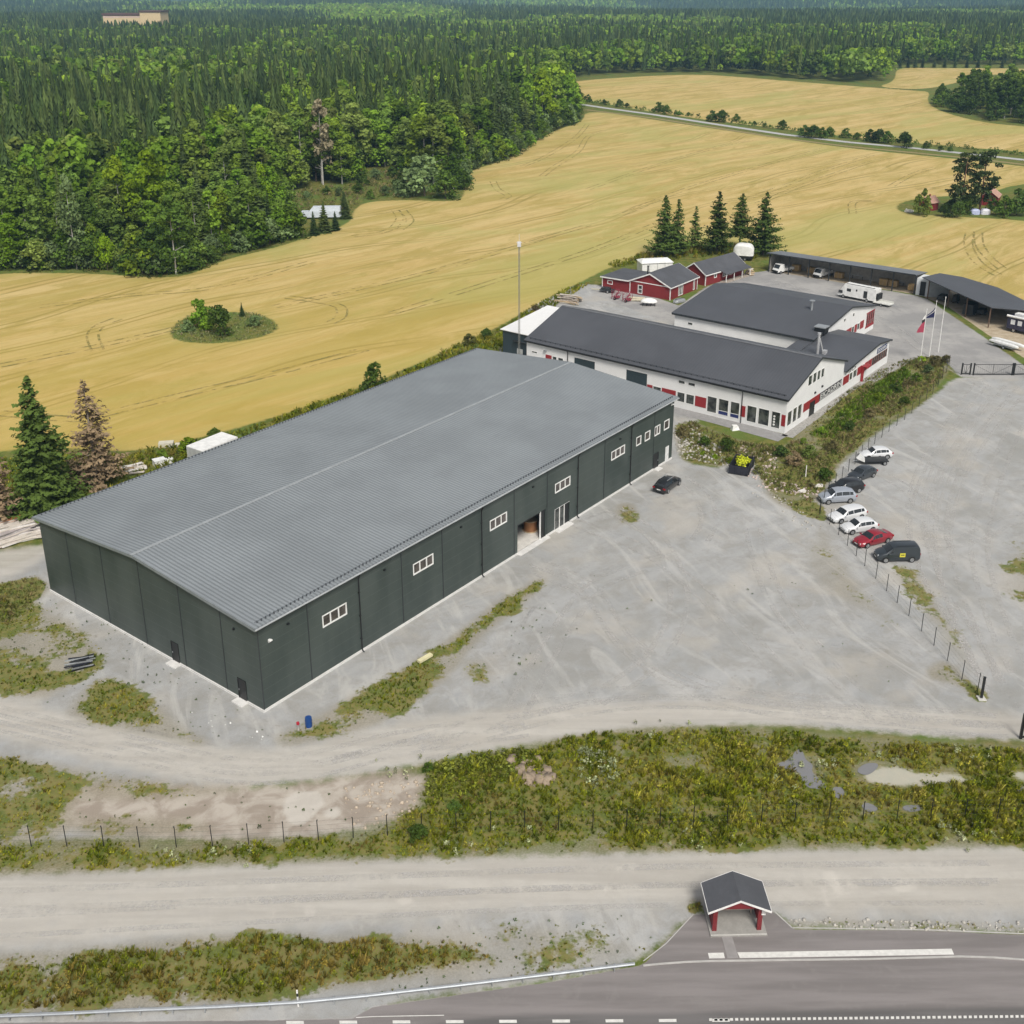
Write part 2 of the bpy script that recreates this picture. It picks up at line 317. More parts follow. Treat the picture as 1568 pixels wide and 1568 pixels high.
# ground material, shared by every ground piece; each surface follows its own region mask
def ground_material():
    m, g = newmat('ground_surface'); p = g.pos()
    n_f = g.noise(p, 6.0, 4); n_m = g.noise(p, .9, 4); n_l = g.noise(p, .12, 4); n_s = g.noise(p, 25, 2)
    d = g.n('ShaderNodeVectorMath', operation='LENGTH'); g.l(p, d.inputs[0]); dist = d.outputs['Value']
    jag = g.math('SUBTRACT', g.math('ADD', g.math('MULTIPLY', n_m, .7), g.math('MULTIPLY', n_f, .3)), .5)
    def edge(name, amp, soft):
        v = g.math('ADD', g.attr(name), g.math('MULTIPLY', jag, amp)); return g.ramp(v, -soft, soft)
    # rough grass
    grass = g.mix(g.ramp(n_m, .35, .65), (.085, .11, .016), (.18, .16, .045))
    grass = g.mix(g.ramp(n_l, .4, .65), grass, (.10, .15, .030))
    grass = g.mix(g.math('MULTIPLY', g.ramp(n_f, .55, .7), .5), grass, (.24, .21, .12))
    # forest floor far away
    soil = g.mix(g.ramp(n_f, .35, .65), (.20, .175, .12), (.29, .26, .19)); far = g.ramp(dist, 1050, 1250); col = g.mix(far, grass, (.035, .06, .025))
    # gravel
    st = g.noise(g.rs(p, R(38), (.22, 1, 1)), .22, 5, .6, 1.2)
    st2 = g.noise(g.rs(p, R(110), (.25, 1, 1)), .25, 5, .62, 1.6)
    gr = g.mix(g.ramp(st, .30, .72), (.325, .33, .328), (.415, .415, .41))
    gr = g.mix(g.math('MULTIPLY', g.ramp(g.noise(p, .35, 7, .75, .5), .42, .64), .7), gr, (.30, .29, .265))
    gr = g.mix(g.math('MULTIPLY', g.ramp(g.noise(p, .09, 6, .7, .6), .48, .62), .6), gr, (.275, .27, .25))
    gr = g.mix(g.math('MULTIPLY', g.ramp(st2, .50, .68), .6), gr, (.50, .49, .465))
    gr = g.mix(g.math('MULTIPLY', g.ramp(n_l, .50, .66), .5), gr, (.45, .415, .36))
    gr = g.mix(g.math('MULTIPLY', g.ramp(n_s, .45, .70), .5), gr, (.20, .20, .195))
    gr = g.mix(g.math('MULTIPLY', g.ramp(g.noise(p, 3.2, 6, .8), .52, .66), .3), gr, (.24, .235, .22))
    gr = g.mix(g.math('MULTIPLY', g.ramp(g.noise(p, 4.5, 5, .8), .60, .72), .5), gr, (.58, .57, .54))
    blot = g.math('MULTIPLY', g.ramp(g.noise(p, .55, 6, .7, .8), .60, .70), .5)
    gr = g.mix(blot, gr, (.24, .225, .195))
    col = g.mix(edge('gravel', 2.2, .5), col, gr)
    # beige dirt road, with long wheel streaks
    dr_n = g.noise(g.mapping(p, (0, 0, 0), (.07, 1, 1)), .8, 5, .6, .4)
    dr = g.mix(g.ramp(dr_n, .32, .68), (.40, .375, .335), (.49, .465, .42))
    dr = g.mix(g.math('MULTIPLY', g.ramp(g.noise(p, .5, 7, .75, .4), .45, .68), .5), dr, (.39, .365, .325))
    dr = g.mix(g.math('MULTIPLY', g.ramp(n_m, .5, .72), .45), dr, (.41, .39, .36))
    dr = g.mix(g.math('MULTIPLY', g.ramp(n_s, .5, .75), .2), dr, (.27, .25, .22))
    col = g.mix(g.math('MULTIPLY', edge('dirt', 2.0, 1.0), .9), col, dr)
    sa = g.mix(g.ramp(g.noise(p, .45, 5, .6, .5), .38, .62), (.30, .255, .21), (.44, .395, .34))
    col = g.mix(edge('sand', 2.2, .8), col, sa)
    col = g.mix(g.math('MULTIPLY', edge('pale', 1.1, .25), .68), col, (.54, .51, .46))
    col = g.mix(g.math('MULTIPLY', g.ramp(g.attr('weedbase'), .15, .6), .6), col, soil)
    # weeds on top of the loose surfaces
    wv = g.math('ADD', g.attr('weed'), g.math('MULTIPLY', g.math('SUBTRACT', g.noise(p, 1.6, 5, .65), .5), .9))
    wc = g.mix(g.ramp(n_m, .38, .62), (.10, .125, .022), (.20, .17, .055))
    wc = g.mix(g.ramp(n_f, .5, .68), wc, (.15, .19, .03))
    col = g.mix(g.math('MULTIPLY', g.ramp(wv, .42, .62), .93), col, wc)
    # back yard asphalt and concrete
    ya = g.mix(g.ramp(n_l, .4, .62), (.27, .265, .26), (.36, .35, .335)); ya = g.mix(g.math('MULTIPLY', g.ramp(n_m, .5, .7), .4), ya, (.24, .235, .23))
    col = g.mix(edge('yard', .8, .25), col, ya)
    col = g.mix(edge('conc', .1, .06), col, g.mix(g.ramp(n_m, .3, .7), (.36, .29, .20), (.46, .39, .29)))
    # wheat: straw with drill rows, green flushes and darker laid strips
    rows = g.rs(p, R(46), (.05, 1, 1))
    r1 = g.noise(rows, .33, 5, .62, .25); r2 = g.noise(rows, 1.3, 3, .6); r3 = g.noise(rows, .09, 3, .5, .3)
    wheat = g.mix(g.ramp(r1, .34, .66), (.48, .35, .13), (.58, .445, .205))
    wheat = g.mix(g.math('MULTIPLY', g.ramp(r3, .48, .66), .6), wheat, (.37, .31, .085))
    wheat = g.mix(g.math('MULTIPLY', g.ramp(r2, .52, .72), .4), wheat, (.34, .25, .08))
    mot = g.noise(g.rs(p, R(50), (.30, 1, 1)), .10, 9, .76, 1.0)
    wheat = g.mix(g.math('MULTIPLY', g.ramp(mot, .46, .60), .7), wheat, (.35, .28, .075))
    wheat = g.mix(g.math('MULTIPLY', g.ramp(mot, .46, .34), .55), wheat, (.58, .425, .185))
    tc = g.n('ShaderNodeSeparateXYZ'); g.l(g.rs(p, R(45), (1, 1, 1)), tc.inputs[0])
    wob = g.math('MULTIPLY', g.math('SUBTRACT', g.noise(p, .006, 2, .5), .5), 90.0)
    tl = g.math('PINGPONG', g.math('ADD', tc.outputs[1], wob), 9.0)
    ln = g.math('SUBTRACT', 1.0, g.ramp(g.math('ABSOLUTE', g.math('SUBTRACT', tl, 1.1)), .15, .55))
    wheat = g.mix(g.math('MULTIPLY', g.math('MULTIPLY', ln, g.ramp(g.noise(p, .03, 4, .6), .30, .55)), .8), wheat, (.27, .22, .06))
    fine = g.noise(g.rs(p, R(45), (.08, 1, 1)), 3.5, 3, .7)
    wheat = g.mix(g.math('MULTIPLY', g.ramp(fine, .45, .7), .28), wheat, (.31, .23, .08))
    flush = g.noise(g.rs(p, R(40), (.4, 1, 1)), .018, 6, .68, .8)
    wheat = g.mix(g.math('MULTIPLY', g.ramp(flush, .48, .62), .65), wheat, (.37, .36, .12))
    near = g.ramp(dist, 290, 120)
    wheat = g.mix(g.math('MULTIPLY', near, .5), wheat, (.45, .315, .055))
    wheat = g.mix(g.math('MULTIPLY', g.ramp(n_f, .4, .75), .25), wheat, (.30, .22, .07))
    col = g.mix(edge('field', 1.6, .5), col, wheat)
    rim = g.math('MULTIPLY', g.ramp(g.attr('field'), 5.0, 1.0), g.ramp(g.attr('field'), -.5, .5))
    col = g.mix(g.math('MULTIPLY', rim, g.math('MULTIPLY', g.ramp(n_m, .3, .6), .35)), col, (.34, .31, .09))
    # road asphalt
    a_s = g.noise(g.mapping(p, (0, 0, 0), (.08, 1, 1)), .9, 4, .6)
    asp = g.mix(g.ramp(a_s, .35, .65), (.185, .17, .165), (.245, .225, .22)); asp = g.mix(g.math('MULTIPLY', g.ramp(n_s, .4, .7), .3), asp, (.13, .12, .118))
    asp = g.mix(g.math('MULTIPLY', g.ramp(g.noise(p, .6, 7, .8, .6), .52, .66), .4), asp, (.24, .225, .215))
    asp = g.mix(g.ramp(g.attr('tar'), -.25, .35), asp, g.mix(g.ramp(a_s, .35, .65), (.115, .11, .108), (.155, .147, .145)))
    am = g.ramp(g.math('ADD', g.attr('asph'), g.math('MULTIPLY', jag, .25)), -.05, .08)
    col = g.mix(am, col, asp)
    g.l(col, g.b.inputs['Base Color']); g.b.inputs['Roughness'].default_value = .95; g.b.inputs['Specular IOR Level'].default_value = .15
    h = g.math('ADD', g.math('MULTIPLY', n_m, .35), g.math('MULTIPLY', n_s, .12))
    g.bump(g.math('MULTIPLY', h, g.math('SUBTRACT', 1.0, am)), .55, .25)
    return m
M_GROUND = ground_material()
cen = quads[:, 0]
cls = np.zeros(len(quads), int)                  # 0 ground 1 gravel 2 dirt 3 verge 4 yard 5 field 6 asphalt
c_ = lambda a: a[quads].mean(1)
cls[c_(A_grav) > 0] = 1; cls[c_(A_dirt) > 0] = 2
cls[(c_(A_weed) > .5) & (c_(wd) > .5)] = 3
cls[c_(A_yard) > 0] = 4; cls[c_(A_conc) > 0] = 4; cls[c_(A_field) > 0] = 5; cls[c_(A_asph) > 0] = 6
AT = dict(field=A_field, gravel=A_grav, dirt=A_dirt, sand=A_sand, yard=A_yard, conc=A_conc, asph=A_asph, tar=A_tar, pale=A_pale, weed=A_weed, weedbase=wd)
for k, nme in enumerate(['ground', 'gravel_yard', 'dirt_road', 'grass_verge', 'paved_yard', 'wheat_field', 'asphalt_road']):
    q = quads[cls == k]
    if not len(q): continue
    used, inv = np.unique(q, return_inverse=True)
    o = npmesh(nme, verts[used], inv.reshape(-1, 4), M_GROUND, {a: ('POINT', v[used]) for a, v in AT.items()})
    o['kind'] = 'structure'

# ================================================================== buildings
GLASS = None
def glass_mat():
    m, g = newmat('window_glass'); p = g.n('ShaderNodeTexCoord').outputs['Object']
    n = g.noise(p, .9, 3); g.l(g.mix(g.ramp(n, .35, .65), (.016, .020, .021), (.085, .092, .085)), g.b.inputs['Base Color'])
    g.b.inputs['Roughness'].default_value = .08; g.b.inputs['Specular IOR Level'].default_value = .6; return m
GLASS = glass_mat()
M_WHITEFRAME = mat('white_painted_frame', (.74, .74, .72), .5)
M_BLACK = mat('black_metal', (.012, .013, .014), .45)
M_DARKTRIM = mat('dark_trim', (.03, .034, .037), .45)
M_SCREED = mat('pale_concrete', (.50, .49, .46), .85, var=.15, scale=.8)
M_GREY_METAL = mat('galvanised_metal', (.45, .47, .48), .4, .6)
M_RED = ribbed('falu_red_boards', (.20, .018, .020), 'X', .16, .8, depth=.3, dark=.7)
M_REDY = ribbed('falu_red_boards_side', (.20, .018, .020), 'Y', .16, .8, depth=.3, dark=.7)
M_REDPLAIN = mat('red_facade_panel', (.27, .020, .024), .5, var=.1)
M_WHITEWALL = mat('white_render', (.72, .72, .71), .8, var=.04, scale=.5)
M_TRIMW = mat('white_trim_paint', (.75, .74, .72), .6)
M_FELT = mat('dark_roof_felt', (.075, .078, .088), .75, var=.14, scale=.35)
M_WOOD = mat('raw_timber', (.42, .32, .20), .8, var=.25, scale=2)
M_WOODGREY = mat('weathered_timber', (.36, .31, .26), .85, var=.25, scale=2)

def frame_fn(o, ex, ey):
    "plane-local (s along wall, d outward, z up) to parent space"
    o = np.array(o, float); ex = np.array(ex, float); ey = np.array(ey, float)
    return lambda s, d, z: tuple(o + ex * s + ey * d + np.array([0, 0, z]))
def wall_panel(mb, s0, s1, htop, openings=(), t=.25, m=0, z0=0.0, cuts=()):
    "wall with real openings; mb.fn maps (s, d, z); d=0 outer face, -t inner"
    h = htop if callable(htop) else (lambda s: htop)
    xs = sorted({s0, s1, *[c for c in cuts if s0 < c < s1], *[v for o in openings for v in o[:2]]})
    for a, b in zip(xs[:-1], xs[1:]):
        mid = (a + b) / 2
        ops = sorted([(o[2], o[3]) for o in openings if o[0] - 1e-6 < mid < o[1] + 1e-6])
        lo = z0
        spans = []
        for za, zb in ops: spans.append((lo, za)); lo = zb
        spans.append((lo, None))
        for za, zb in spans:
            ta, tb = (h(a), h(b)) if zb is None else (zb, zb)
            if max(ta, tb) - za < 1e-4: continue
            for d in (0, -t): mb.poly([(a, d, za), (b, d, za), (b, d, tb), (a, d, ta)], m)
            mb.poly([(a, 0, ta), (b, 0, tb), (b, -t, tb), (a, -t, ta)], m)
            if za > z0 + 1e-6: mb.poly([(a, 0, za), (b, 0, za), (b, -t, za), (a, -t, za)], m)
    for o in openings:
        for s in o[:2]: mb.poly([(s, 0, o[2]), (s, -t, o[2]), (s, -t, o[3]), (s, 0, o[3])], m)
    for s in (s0, s1): mb.poly([(s, 0, z0), (s, -t, z0), (s, -t, h(s)), (s, 0, h(s))], m)
def add_window(parent, fn, s0, s1, z0, z1, n=1, fm=None, gm=None, fw=.08, proud=.04, name='window', rows=1):
    fm = fm or M_WHITEFRAME; mb = MB(fn)
    mb.box(s0 - .0, s1 + .0, -.1, proud, z0, z0 + fw); mb.box(s0, s1, -.1, proud, z1 - fw, z1)
    mb.box(s0, s0 + fw, -.1, proud - .003, z0 + fw, z1 - fw); mb.box(s1 - fw, s1, -.1, proud - .003, z0 + fw, z1 - fw)
    for k in range(1, n):
        c = s0 + (s1 - s0) * k / n; mb.box(c - fw * .45, c + fw * .45, -.1, proud - .006, z0 + fw, z1 - fw)
    for k in range(1, rows):
        c = z0 + (z1 - z0) * k / rows; mb.box(s0 + fw, s1 - fw, -.1, proud - .012, c - fw * .4, c + fw * .4)
    w = mb.build(name, fm, parent)
    p = MB(fn); p.box(s0 + fw * .9, s1 - fw * .9, -.07, -.05, z0 + fw * .9, z1 - fw * .9); p.build('pane', gm or GLASS, w)
    return w
def add_door(parent, fn, s0, s1, z1, m, handle=True, z0=0.0, fm=None, proud=.03):
    mb = MB(fn); mb.box(s0, s1, -.12, proud - .02, z0, z1, 0)
    for a, b, c, d in ((s0, s0 + .07, z0, z1), (s1 - .07, s1, z0, z1), (s0 + .07, s1 - .07, z1 - .07, z1)): mb.box(a, b, -.13, proud + .02, c, d, 1)
    o = mb.build('door', [m, fm or m], parent)
    if handle:
        hb_ = MB(fn); hb_.box(s1 - .2, s1 - .15, proud, proud + .06, 1.0, 1.14); hb_.build('handle', M_GREY_METAL, o)
    return o

# ------------------------------------------------------------------ the big warehouse
M_CLAD = None
def clad_mat():
    m, g = newmat('dark_green_panel'); p = g.n('ShaderNodeTexCoord').outputs['Object']
    sp = g.n('ShaderNodeSeparateXYZ'); g.l(p, sp.inputs[0])
    n = g.noise(g.mapping(p, (0, 0, 0), (1, 1, .35)), .25, 5, .6); f = g.noise(p, 9, 2)
    c = g.mix(g.ramp(n, .32, .68), (.036, .050, .045), (.060, .076, .069))
    w = g.math('PINGPONG', g.math('MULTIPLY', sp.outputs[2], 1 / 1.09), .5)
    seam = g.ramp(w, 0.0, .025)
    c = g.mix(g.math('MULTIPLY', g.math('SUBTRACT', 1.0, seam), .7), c, (.11, .13, .12))
    c = g.mix(g.math('MULTIPLY', f, .12), c, (.09, .10, .10))
    g.l(c, g.b.inputs['Base Color']); g.b.inputs['Roughness'].default_value = .45
    g.bump(seam, .2, .02); return m
M_CLAD = clad_mat()
def roofmat(name, c, rib_axis, pitch, depth=.6, dk=.5):
    m, g = newmat(name); p = g.n('ShaderNodeTexCoord').outputs['Object']
    sp = g.n('ShaderNodeSeparateXYZ'); g.l(p, sp.inputs[0])
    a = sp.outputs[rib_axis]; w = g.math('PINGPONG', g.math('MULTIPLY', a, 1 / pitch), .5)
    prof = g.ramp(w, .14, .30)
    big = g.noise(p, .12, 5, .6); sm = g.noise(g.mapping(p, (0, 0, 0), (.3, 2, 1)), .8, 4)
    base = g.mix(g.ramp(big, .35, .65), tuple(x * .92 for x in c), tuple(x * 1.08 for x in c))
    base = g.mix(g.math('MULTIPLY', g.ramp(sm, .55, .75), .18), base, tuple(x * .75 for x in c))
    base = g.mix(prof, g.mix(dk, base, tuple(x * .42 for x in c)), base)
    g.l(base, g.b.inputs['Base Color']); g.b.inputs['Roughness'].default_value = .5; g.b.inputs['Metallic'].default_value = .25
    g.bump(prof, depth, .05); return m
M_HROOF = roofmat('grey_profiled_sheet', (.29, .315, .33), 0, .42)
def build_hall():
    L, Wd, H, HR = 70.95, 34.3, 8.75, 10.05
    r = empty('warehouse_hall', tuple(HALL_A), HALL_YAW)
    tag(r, 'long dark green metal warehouse with light grey corrugated roof beside the gravel forecourt', 'warehouse')
    # floor, plinth
    b = MB(); b.box(.3, L - .3, .3, Wd - .3, .02, .10); b.build('floor', mat('bright_floor', (.60, .58, .54), .7), r)
    T = .28
    fS = frame_fn((0, 0, 0), (1, 0, 0), (0, -1, 0)); fW = frame_fn((0, 0, 0), (0, 1, 0), (-1, 0, 0))
    fN = frame_fn((0, Wd, 0), (1, 0, 0), (0, 1, 0)); fE = frame_fn((L, 0, 0), (0, 1, 0), (1, 0, 0))
    wins = [(7.4, 10.48, 4.92, 6.2, 3), (19.62, 22.65, 4.92, 6.18, 3), (31.8, 34.78, 4.88, 6.15, 3), (43.83, 46.9, 4.88, 6.1, 3), (55.75, 58.85, 4.9, 6.12, 3),
            (61.56, 62.75, 4.9, 6.12, 1), (63.66, 64.96, 4.85, 6.12, 1), (66.05, 67.5, 4.8, 6.15, 2), (68.5, 69.86, 4.85, 6.2, 1)]
    gate = (36.7, 42.03, 0.0, 3.65); gd = (43.83, 46.88, 0.0, 2.82); d1 = (66.15, 67.38, 0.0, 2.25); d2 = (69.2, 70.02, 0.0, 2.25)
    ops = [w[:4] for w in wins] + [gate, gd, d1, d2]
    # windows keep a z-gap from doors, columns overlap is handled by wall_panel
    b = MB(fS); wall_panel(b, 0, L, H, ops, T); b.build('long_wall', M_CLAD, r)
    b = MB(fN); wall_panel(b, 0, L, H, [], T); b.build('back_wall', M_CLAD, r)
    hg = lambda s: H + (HR - H) * (1 - abs(s - Wd / 2) / (Wd / 2))
    wd_ = [(2.22, 3.38, 0.0, 2.25), (11.97, 13.1, 0.0, 2.25)]
    b = MB(fW); wall_panel(b, T, Wd - T, hg, wd_, T, cuts=(Wd / 2,)); b.build('gable_wall', M_CLAD, r)
    b = MB(fE); wall_panel(b, T, Wd - T, hg, [], T, cuts=(Wd / 2,)); b.build('gable_wall', M_CLAD, r)
    # cover strips at the panel joints
    for x in (0.05, 5.7, 18.0, 24.05, 36.1, 42.3, 54.25, 66.0): b = MB(fS); b.box(x - .05, x + .05, 0, .035, .25, H - .3); b.build('joint_trim', M_DARKTRIM, r)
    for x in (5.0, 11.0, 17.1, 23.3, 29.4): b = MB(fW); b.box(x - .05, x + .05, 0, .035, .25, hg(x) - .35); b.build('joint_trim', M_DARKTRIM, r)
    # white plinth
    b = MB()
    for a, c in ((0, gate[0]), (gate[1], gd[0]), (gd[1], d1[0]), (d1[1], d2[0]), (d2[1], L)): b.box(a, c, -.09, -.003, 0, .24)
    for a, c in ((-.09, 2.22), (3.38, 11.97), (13.1, Wd)): b.box(-.09, -.003, a, c, 0, .24)
    b.box(gate[0] - .1, gate[1] + .25, -.55, 0.2, 0, .085); b.box(gd[0] - .05, gd[1] - .1, -.7, .1, 0, .13); b.box(d1[0], d1[1], -.8, 0, 0, .1)
    b.box(-.8, 0, 2.1, 3.5, 0, .12); b.box(-.8, 0, 11.8, 13.2, 0, .12)
    b.build('plinth', mat('white_plinth', (.64, .63, .61), .8, var=.1), r)
    # roof
    ov = .35; s = (HR - H) / (Wd / 2); eav = H - s * ov + .12; rid = HR + .12
    g = .45
    b = MB(); b.slab([(-g, -ov, eav), (L + g, -ov, eav), (L + g, Wd / 2, rid), (-g, Wd / 2, rid)], .1)
    b.slab([(-g, Wd / 2, rid), (L + g, Wd / 2, rid), (L + g, Wd + ov, eav), (-g, Wd + ov, eav)], .1); roof = b.build('roof', M_HROOF, r)
    b = MB(); b.slab([(-g, Wd / 2 - .16, rid - .16 * s + .05), (L + g, Wd / 2 - .16, rid - .16 * s + .05), (L + g, Wd / 2, rid + .05), (-g, Wd / 2, rid + .05)], .03)
    b.slab([(-g, Wd / 2, rid + .05), (L + g, Wd / 2, rid + .05), (L + g, Wd / 2 + .22, rid - .22 * s + .05), (-g, Wd / 2 + .22, rid - .22 * s + .05)], .03)
    b.build('ridge_cap', mat('ridge_flashing', (.38, .40, .41), .45, .3), roof)
    for x in (-g - .03, L + g - .03):
        b = MB()
        for ya, za, yb, zb in ((-ov, eav, Wd / 2, rid), (Wd / 2, rid, Wd + ov, eav)):
            b.hexa([(x, ya, za - .28), (x + .06, ya, za - .28), (x + .06, yb, zb - .28), (x, yb, zb - .28)], [(x, ya, za + .03), (x + .06, ya, za + .03), (x + .06, yb, zb + .03), (x, yb, zb + .03)])
        b.build('verge_trim', mat('verge_flashing', (.25, .275, .29), .4, .3), roof)
    b = MB(); b.tube((-g, -ov - .08, eav - .14), (L + g, -ov - .08, eav - .14), .085, n=8); b.tube((-g, Wd + ov + .08, eav - .14), (L + g, Wd + ov + .08, eav - .14), .085, n=8)
    b.build('gutter', mat('gutter_metal', (.50, .52, .53), .4, .4), roof)
    for off, yy, sg in ((-ov + .55, 0, 1), (Wd + ov - .5, 0, -1)):
        z = eav + s * .5 + .02; b = MB()
        b.tube((0, off, z + .16), (L, off, z + .16), .02, n=5)
        for i in range(150): x = .3 + i * (L - .6) / 149; b.box(x - .05, x + .05, off - .05, off + .05, z - .02, z + .2)
        b.build('snow_guard', mat('snow_rail', (.10, .11, .12), .5, .3), roof)
    # end wall of bays: dark downpipes
    for x in (12.05, 30.3, 48.35, 60.2):
        b = MB(); b.tube((x, -ov - .05, eav - .2), (x, -.14, H - .75), .065); b.tube((x, -.14, H - .75), (x, -.14, .25), .065); b.tube((x, -.14, .25), (x, -.4, .1), .065)
        for z in (1.5, 4, 6.5): b.box(x - .09, x + .09, -.2, 0, z, z + .06)
        b.build('downpipe', M_BLACK, r)
    HG = mat('hall_window_glass', (.085, .075, .07), .12, var=.5, scale=.8)  # brownish mottled base colour stands in for reflections in the panes
    for w in wins: add_window(r, fS, *w[:4], n=w[4], fw=.12, gm=HG)
    gf = MB(fS); 
    for a, c in ((gd[0], gd[0] + .1), (gd[0] + 1.0, gd[0] + 1.1), (gd[0] + 1.95, gd[0] + 2.05)): gf.box(a, c, -.16, -.02, .13, 2.75)
    gf.box(gd[0], gd[1], -.16, -.02, 2.75, 2.82); ge = gf.build('glass_entrance', M_WHITEFRAME, r)
    p = MB(fS); p.box(gd[0] + .1, gd[0] + 2.0, -.1, -.08, .13, 2.75); p.build('pane', GLASS, ge)
    p = MB(fS); p.box(gd[0] + 2.05, gd[1], -.2, -.12, .05, 2.8); p.build('door_leaf', M_BLACK, ge)
    add_door(r, fS, d1[0], d1[1], 2.25, M_BLACK); add_door(r, fS, d2[0], d2[1], 2.25, mat('white_door', (.7, .7, .69), .5), fm=M_WHITEFRAME)
    add_door(r, fW, 2.22, 3.38, 2.25, M_BLACK); add_door(r, fW, 11.97, 13.1, 2.25, M_BLACK)
    # gateway: jamb post, raised folding door, inner wall and a coil that stands inside
    b = MB(fS); b.box(gate[1] - .95, gate[1] - .85, -.2, -.05, .085, 3.6); b.build('gate_post', M_WHITEFRAME, r)
    b = MB(fS); b.box(gate[1] - .84, gate[1] - .02, -.22, -.1, .085, 3.6); b.box(gate[0], gate[1], -.26, -.1, 3.45, 3.64); b.build('folding_gate', M_BLACK, r)
    b = MB(); b.box(30, 30.15, .4, 20, .1, 8.0); b.box(48, 48.15, .4, 20, .1, 8.0); b.box(30.15, 48, 14, 14.15, .1, 8.0); b.build('inner_wall', mat('inner_wall_grey', (.10, .10, .10), .8), r)
    # wall lamps
    for x, z in ((1.2, 6.6), (70.2, 7.9)):
        b = MB(fS); b.box(x - .1, x + .1, 0, .1, z, z + .3); b.box(x - .16, x + .16, .1, .34, z + .2, z + .3); b.build('wall_lamp', M_WHITEFRAME, r)
    for x, z in ((3.4, 7.3), (15.6, 7.3), (27, 7.3), (39.5, 7.3), (57.6, 7.2)):
        b = MB(fS); b.box(x - .12, x + .12, 0, .1, z, z + .14); b.box(x - .1, x + .1, .1, .2, z + .04, z + .12); b.build('vent_cap', M_BLACK, r)
    b = MB(fW); b.box(3.0, 3.2, 0, .12, 7.3, 7.45); b.box(3.02, 3.18, .12, .2, 7.32, 7.4); b.build('vent_cap', M_BLACK, r)
    # brown coil/stack standing inside the gateway
    c = U(812, 811, .1) * [1, 1, 0]
    b = MB(); b.tube((0, 0, .1), (0, 0, .18), .95, n=20); b.tube((0, 0, .18), (0, 0, 1.4), .8, n=20, m=1); b.tube((0, 0, 1.4), (0, 0, 1.47), .9, n=20)
    o = b.build('timber_reel', [M_WOOD, mat('ochre_timber', (.26, .12, .05), .8)], None, loc=tuple(c)); tag(o, 'brown timber reel standing just inside the open warehouse gateway', 'reel')
build_hall()

# ------------------------------------------------------------------ white workshop buildings (site frame u, v)
def site_empty(name, u=0, v=0, rz=0): return empty(name, tuple(site(u, v)), SITE_YAW + rz)
def gable_h(u0, u1, ur, he0, hr, he1): return lambda s: he0 + (hr - he0) * (s - u0) / (ur - u0) if s <= ur else hr + (he1 - hr) * (s - ur) / (u1 - ur)
def text_obj(body, parent, name, fn3, size, m, ext=.01, width=None, height=None):
    "lettering as real geometry, laid on a wall plane: fn3 = (origin, right, up)"
    cu = bpy.data.curves.new(name, 'FONT'); cu.body = body; cu.size = size; cu.extrude = ext; cu.align_x = 'CENTER'; cu.align_y = 'CENTER'
    t = bpy.data.objects.new('tmp', cu); COL.objects.link(t)
    dg = bpy.context.evaluated_depsgraph_get(); dg.update(); me = bpy.data.meshes.new_from_object(t.evaluated_get(dg)); bpy.data.objects.remove(t)
    o = bpy.data.objects.new(name, me); COL.objects.link(o); me.materials.clear(); me.materials.append(m)
    v = np.array([x.co[:] for x in me.vertices]); mn, mx = v.min(0), v.max(0); c = (mn + mx) / 2
    sx = width / (mx[0] - mn[0]) if width else 1; sy = height / (mx[1] - mn[1]) if height else 1
    org, rt, up = map(np.array, fn3); nr = np.cross(rt, up)
    for i, x in enumerate(me.vertices):
        q = org + rt * (v[i, 0] - c[0]) * sx + up * (v[i, 1] - c[1]) * sy + nr * (v[i, 2] + .012); x.co = q
    if parent is not None: o.parent = parent
    return o
def roof_pair(b, u0, u1, v0, v1, ur, he0, hr, he1, ov=.35, th=.14, m=0):
    s0 = (hr - he0) / (ur - u0); s1 = (hr - he1) / (u1 - ur); z = .12
    b.slab([(u0 - ov, v0 - ov, he0 - s0 * ov + z), (ur, v0 - ov, hr + z), (ur, v1 + ov, hr + z), (u0 - ov, v1 + ov, he0 - s0 * ov + z)], th, m)
    b.slab([(ur, v0 - ov, hr + z), (u1 + ov, v0 - ov, he1 - s1 * ov + z), (u1 + ov, v1 + ov, he1 - s1 * ov + z), (ur, v1 + ov, hr + z)], th, m)
def barge(b, v, u0, u1, ur, he0, hr, he1, ov=.35, h=.24, t=.05, m=0, dz=.14):
    s0 = (hr - he0) / (ur - u0); s1 = (hr - he1) / (u1 - ur)
    for (ua, za, ub, zb) in ((u0 - ov, he0 - s0 * ov + dz, ur, hr + dz), (ur, hr + dz, u1 + ov, he1 - s1 * ov + dz)):
        b.hexa([(ua, v, za - h), (ub, v, zb - h), (ub, v + t, zb - h), (ua, v + t, za - h)], [(ua, v, za), (ub, v, zb), (ub, v + t, zb), (ua, v + t, za)], m)
M_SROOF = roofmat('slate_grey_sheet', (.095, .10, .112), 1, .5, .1, .12)
